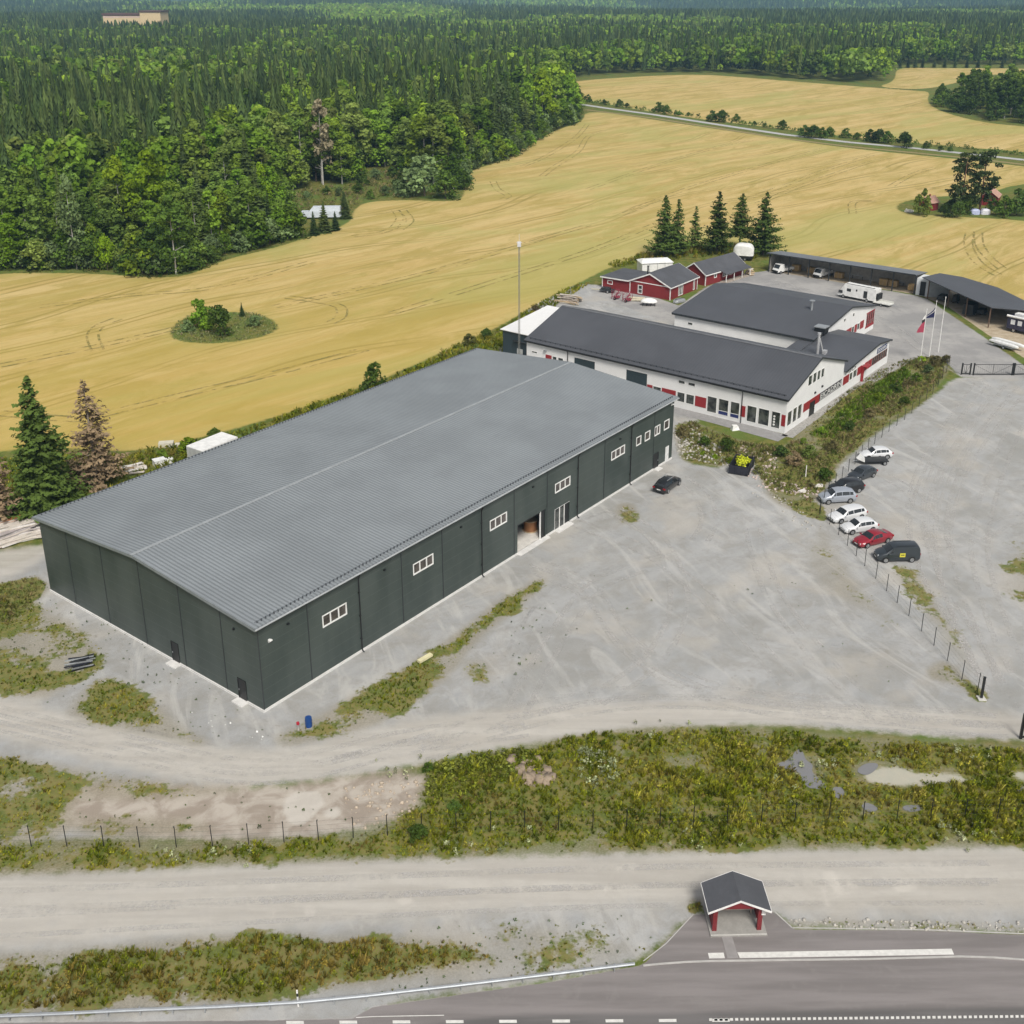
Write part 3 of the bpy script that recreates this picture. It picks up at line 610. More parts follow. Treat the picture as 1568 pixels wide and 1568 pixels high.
def build_front():
    r = site_empty('workshop_building'); tag(r, 'long white single-storey workshop nearest the warehouse, dark roof and red window band', 'workshop')
    U1, V1, UR = 20.75, 46.2, 10.7; HE0, HR, HE1 = 5.35, 8.7, 5.6; T = .3
    fS = frame_fn((0, 0, 0), (0, 1, 0), (-1, 0, 0)); fE = frame_fn((0, 0, 0), (1, 0, 0), (0, -1, 0)); fN = frame_fn((U1, 0, 0), (0, 1, 0), (1, 0, 0)); fW = frame_fn((0, V1, 0), (1, 0, 0), (0, 1, 0))
    shop = [(.8, 2.2), (2.5, 4.25), (4.48, 6.05), (7.2, 8.72), (8.98, 10.67), (10.9, 12.55)]
    wS = [(a, b, .52, 3.07) for a, b in shop]; mid = [(14.68, 16.12, 1.0, 2.6), (16.28, 17.66, 1.0, 2.6), (20.4, 21.9, 1.0, 2.6), (26.95, 28.5, 1.0, 2.6), (29, 30.6, 1.0, 2.6)]
    top = [(14.65, 15.9, 3.92, 4.5), (16.38, 17.56, 3.92, 4.5)]; left = [(38.75, 39.85, 2.4, 3.6), (40.05, 40.95, 2.4, 3.6), (44, 45.2, 3.3, 3.7)]
    gates = [(23.0, 26.8, 0.0, 4.2), (32.65, 36.65, 0.0, 4.22)]
    b = MB(fS); wall_panel(b, 0, V1, HE0, wS + mid + top + left + gates, T); b.build('side_wall', M_WHITEWALL, r)
    hg = gable_h(0, U1, UR, HE0, HR, HE1)
    gwE = [(.55, 2.1, .86, 3.15), (2.4, 3.82, .84, 3.15), (4.05, 5.5, .8, 3.15)]; up = [(6.97, 8.4, 5.15, 6.78), (8.62, 9.95, 5.15, 6.78), (10.2, 11.35, 5.15, 6.72), (11.65, 12.8, 5.15, 6.66)]; dE = [(8.35, 10.15, 0.0, 2.25)]
    b = MB(fE); wall_panel(b, T, U1, hg, gwE + up + dE, T, cuts=(UR,)); b.build('gable_wall', M_WHITEWALL, r)
    b = MB(fW); wall_panel(b, T, U1, hg, [], T, cuts=(UR,)); b.build('gable_wall', M_WHITEWALL, r)
    b = MB(fN); wall_panel(b, T, V1 - T, HE1, [], T); b.build('back_wall', M_WHITEWALL, r)
    b = MB(); b.box(.3, U1 - .3, .3, V1 - .3, .02, .1); b.build('floor', M_SCREED, r)
    b = MB(); b.box(4, U1 - .6, 4.2, 4.35, .1, 3.3); b.box(3.2, 3.35, .6, V1 - .6, .1, 3.4); b.build('inner_wall', M_SCREED, r)
    b = MB(); roof_pair(b, 0, U1, 0, V1, UR, HE0, HR, HE1); rf = b.build('roof', M_SROOF, r)
    b = MB(); barge(b, -.4, 0, U1, UR, HE0, HR, HE1); barge(b, V1 + .35, 0, U1, UR, HE0, HR, HE1); b.box(-.41, -.36, -.36, V1 + .36, HE0 - .28, HE0 + .02); b.box(U1 + .36, U1 + .41, -.36, V1 + .36, HE1 - .28, HE1 - .0); b.build('fascia', M_DARKTRIM, rf)
    b = MB(); b.tube((-.5, -.3, HE0 - .06), (-.5, V1 + .3, HE0 - .06), .08); b.build('gutter', M_BLACK, rf)
    b = MB()
    for i in range(46): v = .6 + i * 1.0; b.box(.28, .36, v - .03, v + .03, HE0 + .12, HE0 + .42)
    for k in (.2, .34): b.tube((.32, .3, HE0 + .12 + k * .9), (.32, V1 - .3, HE0 + .12 + k * .9), .02, n=5)
    b.build('snow_guard', M_BLACK, rf)
    b = MB(); s_ = (HR - HE0) / UR; b.slab([(UR - .35, -.35, HR + .19 - .35 * s_), (UR, -.35, HR + .19), (UR, V1 + .35, HR + .19), (UR - .35, V1 + .35, HR + .19 - .35 * s_)], .03); b.build('ridge_cap', mat('ridge_grey', (.15, .155, .165), .5, .2), rf)
    for v in (6.85, 37.85):
        b = MB(fS); b.tube((v, .5, HE0 - .1), (v, .1, HE0 - .6), .06); b.tube((v, .1, HE0 - .6), (v, .1, .1), .06); b.build('downpipe', M_BLACK, r)
    for i, (a, c, z0, z1) in enumerate(wS + mid + top + left):
        blue = i in (3, 4)
        w = add_window(r, fS, a, c, z0, z1, fw=.07, fm=M_WHITEFRAME)
        if blue:
            q = MB(fS); q.box(a + .07, c - .07, -.045, -.03, z0 + .07, z0 + .6, 0); q.box(a + .07, c - .07, -.044, -.028, z0 + .62, z0 + .7, 1); q.build('window_film', [mat('blue_film', (.02, .03, .12), .4), M_WHITEFRAME], w)
        if i == 0:
            q = MB(fS)
            for k in range(4): q.tube((a + .95, -.045, z0 + .5 + k * .42), (a + .95, -.02, z0 + .5 + k * .42), .17, n=7)
            q.build('window_sticker', M_WHITEFRAME, w)
    for a, c, z0, z1 in gwE: add_window(r, fE, a, c, z0, z1, fw=.07)
    for a, c, z0, z1 in up: add_window(r, fE, a, c, z0, z1, fw=.06)
    add_door(r, fE, 8.35, 10.15, 2.25, M_BLACK)
    pn = [(12.68, 14.52, 1.0, 2.6), (6.27, 7.02, 1.08, 2.76), (.02, .62, 1.12, 2.85), (17.86, 20.3, 1.0, 2.6), (21.95, 22.9, 1.0, 2.6), (28.55, 28.95, 1.0, 2.6), (41.1, 42.3, 2.4, 3.6)]
    for a, c, z0, z1 in pn: b = MB(fS); b.box(a, c, .005, .04, z0, z1); b.build('red_panel', M_REDPLAIN, r)
    for a, c, z0, z1 in ((6.05, 8.3, 1.42, 2.76), (8.3, 10.2, 2.27, 2.76), (10.2, 11.8, 1.42, 2.76)): b = MB(fE); b.box(a, c, .005, .04, z0, z1); b.build('red_panel', M_REDPLAIN, r)
    # lettered strip
    b = MB(fE); b.box(11.85, 20.25, .005, .05, 1.5, 2.74); b.box(11.9, 20.2, .05, .06, 1.62, 1.70, 1); sg = b.build('sign_strip', [mat('dark_sign', (.03, .028, .035), .5), M_WHITEFRAME], r)
    text_obj('EICADRIN', sg, 'lettering', ((16.05, -.052, 2.2), (1, 0, 0), (0, 0, 1)), 1, M_WHITEFRAME, .01, 7.9, .78)
    for s, z in ((12.4, 3.75), (9.85, 3.46)): b = MB(fE); b.box(s - .18, s + .18, 0, .14, z - .14, z + .14); b.box(s - .14, s + .14, .14, .2, z - .1, z + .1); b.build('wall_vent', M_BLACK, r)
    for a, c, z0, z1 in gates:
        b = MB(fS); b.box(a, c, -.2, -.1, .05, z1 - .02)
        for k in range(1, 6): b.box(a + .02, c - .02, -.1, -.085, .05 + k * .68, .09 + k * .68)
        b.build('roller_door', mat('petrol_door', (.025, .042, .05), .5), r)
    b = MB(fS); b.box(42.05, 42.6, 0, .2, 4.1, 4.3); b.box(42.1, 42.55, .2, .35, 4.12, 4.2); b.build('wall_lamp', M_GREY_METAL, r)
build_front()
def build_wing():
    r = site_empty('workshop_wing'); tag(r, 'low white wing with blue sign between the two dark-roofed workshops', 'workshop')
    U0, U1, UR = 20.8, 40.6, 35.2; HE0, HR, HE1 = 3.75, 4.75, 4.05; T = .3; V1 = 9.2
    fE = frame_fn((0, 0, 0), (1, 0, 0), (0, -1, 0)); fN = frame_fn((U1, 0, 0), (0, 1, 0), (1, 0, 0)); fW = frame_fn((0, V1, 0), (1, 0, 0), (0, 1, 0))
    hg = gable_h(U0, U1, UR, HE0, HR, HE1)
    w = [(23.5, 24.8), (25.0, 26.6), (28.9, 29.7)] + [(33.05 + k * .98, 33.95 + k * .98) for k in range(7)]
    ops = [(a, c, 1.4, 2.75) for a, c in w]
    b = MB(fE); wall_panel(b, U0 + .02, U1, hg, ops, T, cuts=(UR,)); b.build('gable_wall', M_WHITEWALL, r)
    b = MB(fN); wall_panel(b, T, V1, HE1, [], T); b.build('side_wall', M_WHITEWALL, r)
    for a, c, z0, z1 in ops: add_window(r, fE, a, c, z0, z1, fw=.05, fm=mat('brown_frame', (.16, .08, .07), .6) if a > 33 else M_WHITEFRAME)
    for a, c in ((20.9, 23.3), (26.75, 28.7), (29.9, 31.3), (31.45, 32.9)): b = MB(fE); b.box(a, c, .005, .04, 1.4, 2.75); b.build('red_panel', M_REDPLAIN, r)
    b = MB(fE); b.box(28.4, 28.75, .06, .4, 0, 2.5); b.box(28.4, 30.2, .06, 1.0, 2.5, 2.62); b.build('red_porch', M_REDPLAIN, r)
    b = MB(); roof_pair(b, U0 + .35, U1, 0, V1 - .4, UR, HE0, HR, HE1, .34); b.slab([(U0 + .05, 9.2, HE0 + .3), (30.0, 9.2, HE0 + .8), (30.0, 11.6, HE0 + .8), (U0 + .05, 11.6, HE0 + .3)], .12); rf = b.build('roof', M_SROOF, r)
    b = MB(); barge(b, -.4, U0 + .35, U1, UR, HE0, HR, HE1, .34); b.box(U1 + .35, U1 + .4, -.36, V1, HE1 - .28, HE1 + .02); b.build('fascia', M_DARKTRIM, rf)
    b = MB(fE); b.box(35.0, 39.4, .005, .07, 2.98, 3.8); sg = b.build('sign', mat('navy_sign', (.015, .035, .13), .4), r)
    text_obj('DOOSAC', sg, 'lettering', ((37.2, -.072, 3.4), (1, 0, 0), (0, 0, 1)), 1, M_WHITEFRAME, .01, 4.0, .52)
    text_obj('MIO', r, 'lettering', ((23.8, 0.0, 3.17), (1, 0, 0), (0, 0, 1)), 1, M_BLACK, .01, 4.2, .55)
    # flue pair and roof box
    z = 4.3; b = MB(); b.tube((25.0, 6.2, z), (25.0, 6.2, z + 3.3), .22); b.tube((25.9, 5.6, z), (25.4, 6.2, z + 2.6), .12); b.tube((25.0, 6.2, z + 3.3), (25.0, 6.2, z + 3.6), .3); b.box(25.8, 26.6, 5.2, 5.8, z - .1, z + .5); b.build('flue', mat('pale_flue', (.6, .6, .6), .35, .5), rf)
build_wing()
def build_back():
    r = site_empty('rear_workshop'); tag(r, 'wide white workshop with low dark roof behind the long front one', 'workshop')
    U0, U1, UR, V0, V1 = 30.3, 58.6, 46.0, 9.3, 35.6; HE0, HR, HE1 = 4.95, 7.0, 4.5; T = .3
    fS = frame_fn((U0, 0, 0), (0, 1, 0), (-1, 0, 0)); fE = frame_fn((0, V0, 0), (1, 0, 0), (0, -1, 0)); fN = frame_fn((U1, 0, 0), (0, 1, 0), (1, 0, 0)); fW = frame_fn((0, V1, 0), (1, 0, 0), (0, 1, 0))
    hg = gable_h(U0, U1, UR, HE0, HR, HE1)
    ops = [(43.4, 44.3, 4.75, 5.4), (47.4, 48.3, 4.75, 5.5), (43.6, 45.0, 1.6, 2.9), (47.6, 48.9, 1.6, 2.9), (50.2, 51.5, 1.6, 2.9)] + [(54.6 + k * 1.0, 55.45 + k * 1.0, 1.35, 3.7) for k in range(4)]
    b = MB(fE); wall_panel(b, U0, U1, hg, ops, T, cuts=(UR,)); b.build('gable_wall', M_WHITEWALL, r)
    for a, c, z0, z1 in ops: add_window(r, fE, a, c, z0, z1, fw=.06, fm=M_REDPLAIN if a > 54 else M_WHITEFRAME)
    for a, c in ((45.1, 47.5), (49.0, 50.1), (51.6, 53.4)): b = MB(fE); b.box(a, c, .005, .04, 1.5, 2.95); b.build('red_panel', M_REDPLAIN, r)
    b = MB(fE); b.box(54.4, 58.6, .005, .03, .9, 1.33); b.box(54.4, 58.6, .005, .03, 3.72, 3.9); b.build('red_panel', M_REDPLAIN, r)
    b = MB(fS); wall_panel(b, V0 + T, V1 - T, HE0, [(31.9, 32.9, 3.2, 3.7)], T); b.build('side_wall', M_WHITEWALL, r); add_window(r, fS, 31.9, 32.9, 3.2, 3.7, fw=.05)
    b = MB(fN); wall_panel(b, V0 + T, V1 - T, HE1, [], T); b.build('back_wall', M_WHITEWALL, r)
    b = MB(fW); wall_panel(b, U0, U1, hg, [], T, cuts=(UR,)); b.build('gable_wall', M_WHITEWALL, r)
    b = MB(); roof_pair(b, U0, U1, V0, V1, UR, HE0, HR, HE1, .4); rf = b.build('roof', M_SROOF, r)
    b = MB(); barge(b, V0 - .45, U0, U1, UR, HE0, HR, HE1, .4); barge(b, V1 + .4, U0, U1, UR, HE0, HR, HE1, .4); b.box(U0 - .46, U0 - .41, V0 - .4, V1 + .4, HE0 - .3, HE0); b.build('fascia', M_DARKTRIM, rf)
    b = MB(); b.box(33.2, 34.9, 8.6, 10.4, 5.1, 6.15, 0); b.box(33.1, 35.0, 8.5, 10.5, 6.15, 6.3, 1); b.build('roof_ventilator', [M_BLACK, M_GREY_METAL], rf)
    b = MB(); b.tube((41.5, 14.6, 6.4), (41.5, 14.6, 8.2), .2); b.tube((41.5, 14.6, 8.2), (41.5, 14.6, 8.3), .5, n=10); b.build('flue', M_GREY_METAL, rf)
build_back()
def build_annex():
    r = site_empty('annex_shed'); tag(r, 'black shed with white sloping roof at the far end of the front workshop', 'shed')
    b = MB(); b.hexa([(3.4, 46.65, 0), (16.6, 46.65, 0), (16.6, 53.9, 0), (3.4, 53.9, 0)], [(3.4, 46.65, 4.9), (16.6, 46.65, 6.0), (16.6, 53.9, 6.0), (3.4, 53.9, 4.9)]); b.build('wall', ribbed('petrol_sheet', (.028, .045, .055), 'Y', .25, .5), r)
    b = MB(); b.slab([(3.1, 46.65, 5.0), (16.9, 46.65, 6.15), (16.9, 54.25, 6.15), (3.1, 54.25, 5.0)], .12); b.build('roof', mat('white_sheet', (.74, .74, .73), .5, var=.04), r)
    f = frame_fn((3.4, 0, 0), (0, 1, 0), (-1, 0, 0)); b = MB(f); b.box(49.6, 50.8, .003, .06, 0, 2.1); b.box(50.17, 50.23, .06, .09, 0, 2.1); b.build('door', mat('grey_door', (.42, .43, .42), .5), r)
    b = MB(f); b.box(48.6, 51.4, .003, .5, 3.4, 3.5); b.build('door_canopy', M_DARKTRIM, r)
build_annex()

def red_house(name, label, orig, rz, D, Wd, he, hr, lean=None, wins=(), group=None):
    "local x into depth (away), y across towards the left; gable end at x=0"
    r = empty(name, tuple(orig), rz); tag(r, label, 'red cottage', group)
    fG = frame_fn((0, 0, 0), (0, 1, 0), (-1, 0, 0)); fR = frame_fn((0, 0, 0), (1, 0, 0), (0, -1, 0))
    T = .18; h = lambda s: he + (hr - he) * (1 - abs(s - Wd / 2) / (Wd / 2))
    b = MB(fG); wall_panel(b, 0, Wd, h, [w[:4] for w in wins if w[4] == 'G'], T, cuts=(Wd / 2,)); b.build('gable_wall', M_REDY, r)
    b = MB(frame_fn((D, 0, 0), (0, 1, 0), (1, 0, 0))); wall_panel(b, 0, Wd, h, [], T, cuts=(Wd / 2,)); b.build('gable_wall', M_REDY, r)
    b = MB(fR); wall_panel(b, T, D - T, he, [w[:4] for w in wins if w[4] == 'R'], T); b.build('side_wall', M_RED, r)
    b = MB(frame_fn((0, Wd, 0), (1, 0, 0), (0, 1, 0))); wall_panel(b, T, D - T, he, [], T); b.build('side_wall', M_RED, r)
    for w in wins: add_window(r, fG if w[4] == 'G' else fR, *w[:4], n=w[5], fw=.13, rows=w[6] if len(w) > 6 else 1)
    ov = .35; s = (hr - he) / (Wd / 2); z = .1
    b = MB(); b.slab([(-ov, -ov, he - s * ov + z), (D + ov, -ov, he - s * ov + z), (D + ov, Wd / 2, hr + z), (-ov, Wd / 2, hr + z)], .08)
    b.slab([(-ov, Wd / 2, hr + z), (D + ov, Wd / 2, hr + z), (D + ov, Wd + ov, he - s * ov + z), (-ov, Wd + ov, he - s * ov + z)], .08)
    if lean: b.slab([(-ov, Wd + ov - .05, he - s * ov + z + .02), (lean[1] + ov, Wd + ov - .05, he - s * ov + z + .02), (lean[1] + ov, Wd + lean[0] + ov, lean[2]), (-ov, Wd + lean[0] + ov, lean[2])], .08)
    rf = b.build('roof', M_FELT, r)
    b = MB()
    for x in (-ov - .03, D + ov):
        for ya, za, yb, zb in ((-ov, he - s * ov + z, Wd / 2, hr + z), (Wd / 2, hr + z, Wd + ov, he - s * ov + z)):
            b.hexa([(x, ya, za - .26), (x + .04, ya, za - .26), (x + .04, yb, zb - .26), (x, yb, zb - .26)], [(x, ya, za + .02), (x + .04, ya, za + .02), (x + .04, yb, zb + .02), (x, yb, zb + .02)])
    if lean: 
        x = -ov - .03; ya, za, yb, zb = Wd + ov, he - s * ov + z, Wd + lean[0] + ov, lean[2]
        b.hexa([(x, ya, za - .24), (x + .04, ya, za - .24), (x + .04, yb, zb - .24), (x, yb, zb - .24)], [(x, ya, za + .02), (x + .04, ya, za + .02), (x + .04, yb, zb + .02), (x, yb, zb + .02)])
    b.box(-ov, D + ov, -ov - .04, -ov, he - s * ov - .1, he - s * ov + .12); b.build('bargeboard', M_TRIMW, rf)
    b = MB()
    for x, y in ((0, 0), (0, Wd), (D, 0)): b.box(x - .06, x + .1, y - .06, y + .1, 0, he - .05)
    if lean: b.box(-.05, -.012, .2, Wd - .2, he - .12, he + .06); b.box(-.06, .1, Wd + lean[0] - .1, Wd + lean[0] + .06, 0, lean[2] - .2)
    b.build('corner_board', M_TRIMW, r)
    if lean:
        b = MB(); b.hexa([(0, Wd + .06, 0), (lean[1], Wd + .06, 0), (lean[1], Wd + lean[0], 0), (0, Wd + lean[0], 0)], [(0, Wd + .06, he - .1), (lean[1], Wd + .06, he - .1), (lean[1], Wd + lean[0], lean[2] - .1), (0, Wd + lean[0], lean[2] - .1)]); b.build('lean_to', M_REDY, r)
        add_window(r, fG, Wd + lean[0] - 2.6, Wd + lean[0] - 1.3, 1.1, 2.0, fw=.14)
    return r, rf
h1, rf = red_house('red_cottage', 'red wooden cottage with lean-to and black chimney pipe, nearer of the two cottages', site(52.9, 49.5), SITE_YAW, 11.2, 9.6, 2.75, 4.85, (6.9, 8.5, 2.6),
    [(6.6, 7.7, .3, 2.1, 'G', 1, 2), (3.3, 5.2, .2, 2.3, 'R', 3), (9.5, 10.2, .2, 2.2, 'R', 1)])
b = MB(); b.tube((1.6, 6.4, 4.1), (1.6, 6.4, 5.9), .16); b.tube((1.6, 6.4, 5.9), (1.6, 6.4, 6.0), .24); b.build('chimney', M_BLACK, rf)
h2, rf = red_house('red_cottage', 'narrow red wooden cottage with white veranda windows, farther of the two cottages', site(67.6, 49.4), SITE_YAW - R(8), 14, 6.0, 2.55, 4.55, None,
    [(3.0, 4.0, 1.2, 2.1, 'R', 1), (6.2, 8.2, .9, 2.2, 'R', 3), (8.6, 9.8, .9, 2.2, 'R', 2), (11.5, 12.6, 1.3, 2.2, 'R', 1)])
b = MB(); b.box(5.0, 14.0, -1.7, -.2, 0, .18); b.build('veranda_deck', M_WOODGREY, h2)
b = MB(); b.slab([(4.9, -2.0, 2.05), (14.2, -2.0, 2.05), (14.2, -.1, 2.62), (4.9, -.1, 2.62)], .08); b.build('veranda_roof', M_FELT, h2)
b = MB(); 
for x in (5.1, 8.0, 11.0, 14.0): b.box(x - .06, x + .06, -1.8, -1.68, .18, 2.05)
b.build('veranda_post', M_TRIMW, h2)

# ------------------------------------------------------------------ open storage sheds
M_CROOF = roofmat('blue_grey_sheet', (.20, .215, .235), 1, .6, .3, .3)
M_SHEDWALL = mat('grey_shed_lining', (.32, .30, .27), .85, var=.2)
def build_carport():
    r = site_empty('open_storage_shed'); tag(r, 'long open-fronted storage shed with seven bays at the field edge', 'storage shed')
    f0, f1, v0, v1 = 87.6, 93.6, 11.6, 44.2; zf, zb = 4.3, 3.5
    b = MB(); b.box(f1 - .2, f1, v0, v1, 0, zb - .05); b.box(f0, f1 - .2, v1 - .15, v1, 0, 3.5); b.build('back_wall', M_SHEDWALL, r)
    b = MB(); b.slab([(f0 - .8, v0 - .2, zf + .1), (f1 + .6, v0 - .2, zb + .0), (f1 + .6, v1 + .5, zb + .0), (f0 - .8, v1 + .5, zf + .1)], .14); rf = b.build('roof', M_CROOF, r)
    b = MB(); b.box(f0 - .86, f0 - .8, v0 - .2, v1 + .5, zf - .12, zf + .12); b.build('fascia', M_DARKTRIM, rf)
    for k in range(8):
        v = v0 + (v1 - v0) * k / 7; b = MB(); b.box(f0 - .1, f0 + .12, v - .11, v + .11, 0, zf - .06); b.build('post', M_DARKTRIM, r)
        b = MB(); b.hexa([(f0, v - .06, zf - .3), (f1 - .2, v - .06, zb - .3), (f1 - .2, v + .06, zb - .3), (f0, v + .06, zf - .3)], [(f0, v - .06, zf - .05), (f1 - .2, v - .06, zb - .15), (f1 - .2, v + .06, zb - .15), (f0, v + .06, zf - .05)]); b.build('rafter', M_DARKTRIM, r)
build_carport()
def build_shed2():
    r = site_empty('white_store'); tag(r, 'small white sheet-clad store with dark doorway between the two open sheds', 'shed')
    b = MB(); b.box(87.6, 91.5, 8.7, 11.3, 0, 3.6, 0); b.box(87.5, 87.597, 9.4, 10.5, .1, 3.0, 1); b.build('wall', [ribbed('white_boards', (.62, .64, .64), 'Y', .3, .7), M_BLACK], r)
    b = MB(); b.hexa([(87.6, 8.69, 0), (89.9, 5.2, 0), (90.1, 5.3, 0), (91.5, 8.69, 0)], [(87.6, 8.69, 3.4), (89.9, 5.2, 3.3), (90.1, 5.3, 3.3), (91.5, 8.69, 3.4)]); b.build('side_panel', mat('pale_grey_panel', (.42, .44, .44), .6), r)
    r = site_empty('angled_open_shed'); tag(r, 'dark-roofed open shed turned at an angle beside the flagpoles', 'storage shed')
    P = [(86.2, 9.9), (71.9, -7.7), (74.2, -13.5), (76, -16), (90, -4), (94.5, 4.4), (94.5, 9.0)]
    zz = [4.25, 4.05, 4.0, 4.0, 3.5, 3.5, 3.6]
    b = MB(); top = [(u, v, z) for (u, v), z in zip(P, zz)]
    c = (85, -2, 3.9)
    for i in range(len(top)):
        a, d = top[i], top[(i + 1) % len(top)]
        b.poly([a, d, c]); b.poly([(a[0], a[1], a[2] - .16), (d[0], d[1], d[2] - .16), (c[0], c[1], c[2] - .16)]); b.poly([a, d, (d[0], d[1], d[2] - .16), (a[0], a[1], a[2] - .16)])
    b.build('roof', M_SROOF, r)
    for u, v in ((72.3, -7.6), (77.0, -2.0), (81.8, 2.9), (86, 8.3)): b = MB(); b.box(u - .1, u + .1, v - .1, v + .1, 0, 3.9); b.build('post', mat('brown_post', (.12, .075, .05), .8), r)
    b = MB(); b.hexa([(93.5, 4.6, 0), (89.4, -3.9, 0), (89.6, -4.0, 0), (93.7, 4.5, 0)], [(93.5, 4.6, 3.4), (89.4, -3.9, 3.4), (89.6, -4.0, 3.4), (93.7, 4.5, 3.4)]); b.hexa([(89.4, -4, 0), (79.5, -13.2, 0), (79.7, -13.4, 0), (89.6, -4.2, 0)], [(89.4, -4, 3.4), (79.5, -13.2, 3.5), (79.7, -13.4, 3.5), (89.6, -4.2, 3.4)]); b.build('back_wall', M_SHEDWALL, r)
build_shed2()

# ------------------------------------------------------------------ bus shelter
def build_shelter():
    r = empty('bus_shelter', (13.3, 57.25, 0), R(1.5)); tag(r, 'small red open-fronted bus shelter with dark gabled roof on the roadside pad', 'bus shelter')
    b = MB(); b.box(0, 3.85, 0, 2.55, 0, .12, 0); b.box(.02, 3.83, -.0, .1, .12, .13, 1); b.build('base_slab', [mat('shelter_slab', (.30, .29, .27), .9), M_SCREED], r)
    x0, x1, y0, y1, he, hr = .2, 3.5, .45, 2.35, 2.25, 3.0
    b = MB(); b.box(x0, x0 + .1, y0, y1, .25, he + .02); b.box(x1 - .1, x1, y0 + .85, y1, .25, he + .02); b.box(x0 + .1, x1 - .1, y1 - .1, y1, .25, he)
    b.build('wall', mat('dark_red_paint', (.17, .018, .022), .7), r)
    for x in (x0 - .02, x1 - .28): b = MB(); b.hexa([(x, y0 - .05, .12), (x + .3, y0 - .05, .12), (x + .3, y0 + .12, .12), (x, y0 + .12, .12)], [(x, y0 - .05, he - .03), (x + .3, y0 - .05, he - .03), (x + .3, y0 + .12, he - .03), (x, y0 + .12, he - .03)]); b.build('post', mat('dark_red_paint', (.17, .018, .022), .7), r)
    for yy in (y0 - .3, y1): b = MB(); b.poly([(x0, yy, he), (x1, yy, he), ((x0 + x1) / 2, yy, hr - .05)]); b.build('gable', mat('dark_red_paint', (.17, .018, .022), .7), r)
    b = MB(); b.box(x0 + .12, x1 - .12, y1 - .14, y1 - .11, .9, 1.75); b.box(x0 + .12, x1 - .12, y1 - .15, y1 - .11, 1.78, 1.9); b.build('pane', GLASS, r)
    b = MB(); 
    for k in range(3): b.box(x1 - .06 + k * .09, x1 - .02 + k * .09, y0 - .12, y0 - .07, 1.55, he)
    b.box(x1 - .08, x1 + .2, y0 - .13, y0 - .08, 1.5, 1.56); b.build('timetable_frame', M_TRIMW, r)
    b = MB(); b.box(x0 + .2, x1 - .2, y1 - .55, y1 - .15, .5, .56); b.box(x0 + .3, x0 + .4, y1 - .5, y1 - .2, .12, .5); b.box(x1 - .4, x1 - .3, y1 - .5, y1 - .2, .12, .5); b.build('bench', M_WOODGREY, r)
    xm = (x0 + x1) / 2; e = .47; ya, yb = y0 - .45, y1 + .3; s = (hr - he) / ((x1 - x0) / 2); ze = he - s * e + .1
    b = MB(); b.slab([(x0 - e, ya, ze), (xm, ya, hr + .1), (xm, yb, hr + .1), (x0 - e, yb, ze)], .05); b.slab([(xm, ya, hr + .1), (x1 + e, ya, ze), (x1 + e, yb, ze), (xm, yb, hr + .1)], .05); rf = b.build('roof', M_FELT, r)
    b = MB()
    for y in (ya - .03, yb):
        for xa, za, xb, zb in ((x0 - e, ze, xm, hr + .1), (xm, hr + .1, x1 + e, ze)): b.hexa([(xa, y, za - .14), (xb, y, zb - .14), (xb, y + .03, zb - .14), (xa, y + .03, za - .14)], [(xa, y, za + .015), (xb, y, zb + .015), (xb, y + .03, zb + .015), (xa, y + .03, za + .015)])
    for x in (x0 - e - .03, x1 + e): b.box(x, x + .03, ya, yb, ze - .12, ze + .01)
    b.build('bargeboard', M_TRIMW, rf)
build_shelter()
# far yellow building above the forest
r = empty('yellow_block', (-505, 1450, 4), R(-4)); tag(r, 'large flat-roofed pale yellow building rising beyond the forest', 'building')
b = MB(); b.box(0, 48, 0, 22, 0, 24, 0); b.box(0, 48, -.2, 0, 21.6, 22.6, 1); b.build('wall', [mat('yellow_render', (.62, .48, .27), .8), mat('pale_band', (.72, .55, .5), .8)], r)
b = MB(); b.box(48, 74, -3, 24, 0, 28, 0); b.build('tower', mat('yellow_render', (.62, .48, .27), .8), r)
b = MB(); b.box(-1, 48, -1, 23, 24, 26.5); b.box(47, 75, -4, 25, 28, 29.6); b.build('roof', mat('brown_roof', (.10, .05, .04), .8), r)
for i, (x, y, w, l) in enumerate([(-545, 1420, 12, 'low white building half hidden by trees left of the yellow block'), (-528, 1470, 9, 'white shed roof just left of the yellow block'), (-705, 1400, 10, 'lone white roof among trees at the far left')]):
    r = empty('distant_house', (x, y, 0)); tag(r, l, 'house'); b = MB(); b.box(0, w, 0, 9, 0, 17); b.build('wall', M_WHITEWALL, r); b = MB(); b.hexa([(-.5, -.5, 17), (w + .5, -.5, 17), (w + .5, 9.5, 17), (-.5, 9.5, 17)], [(-.5, 4.4, 20), (w + .5, 4.4, 20), (w + .5, 4.6, 20), (-.5, 4.6, 20)]); b.build('roof', mat('brown_roof', (.10, .05, .04), .8), r)

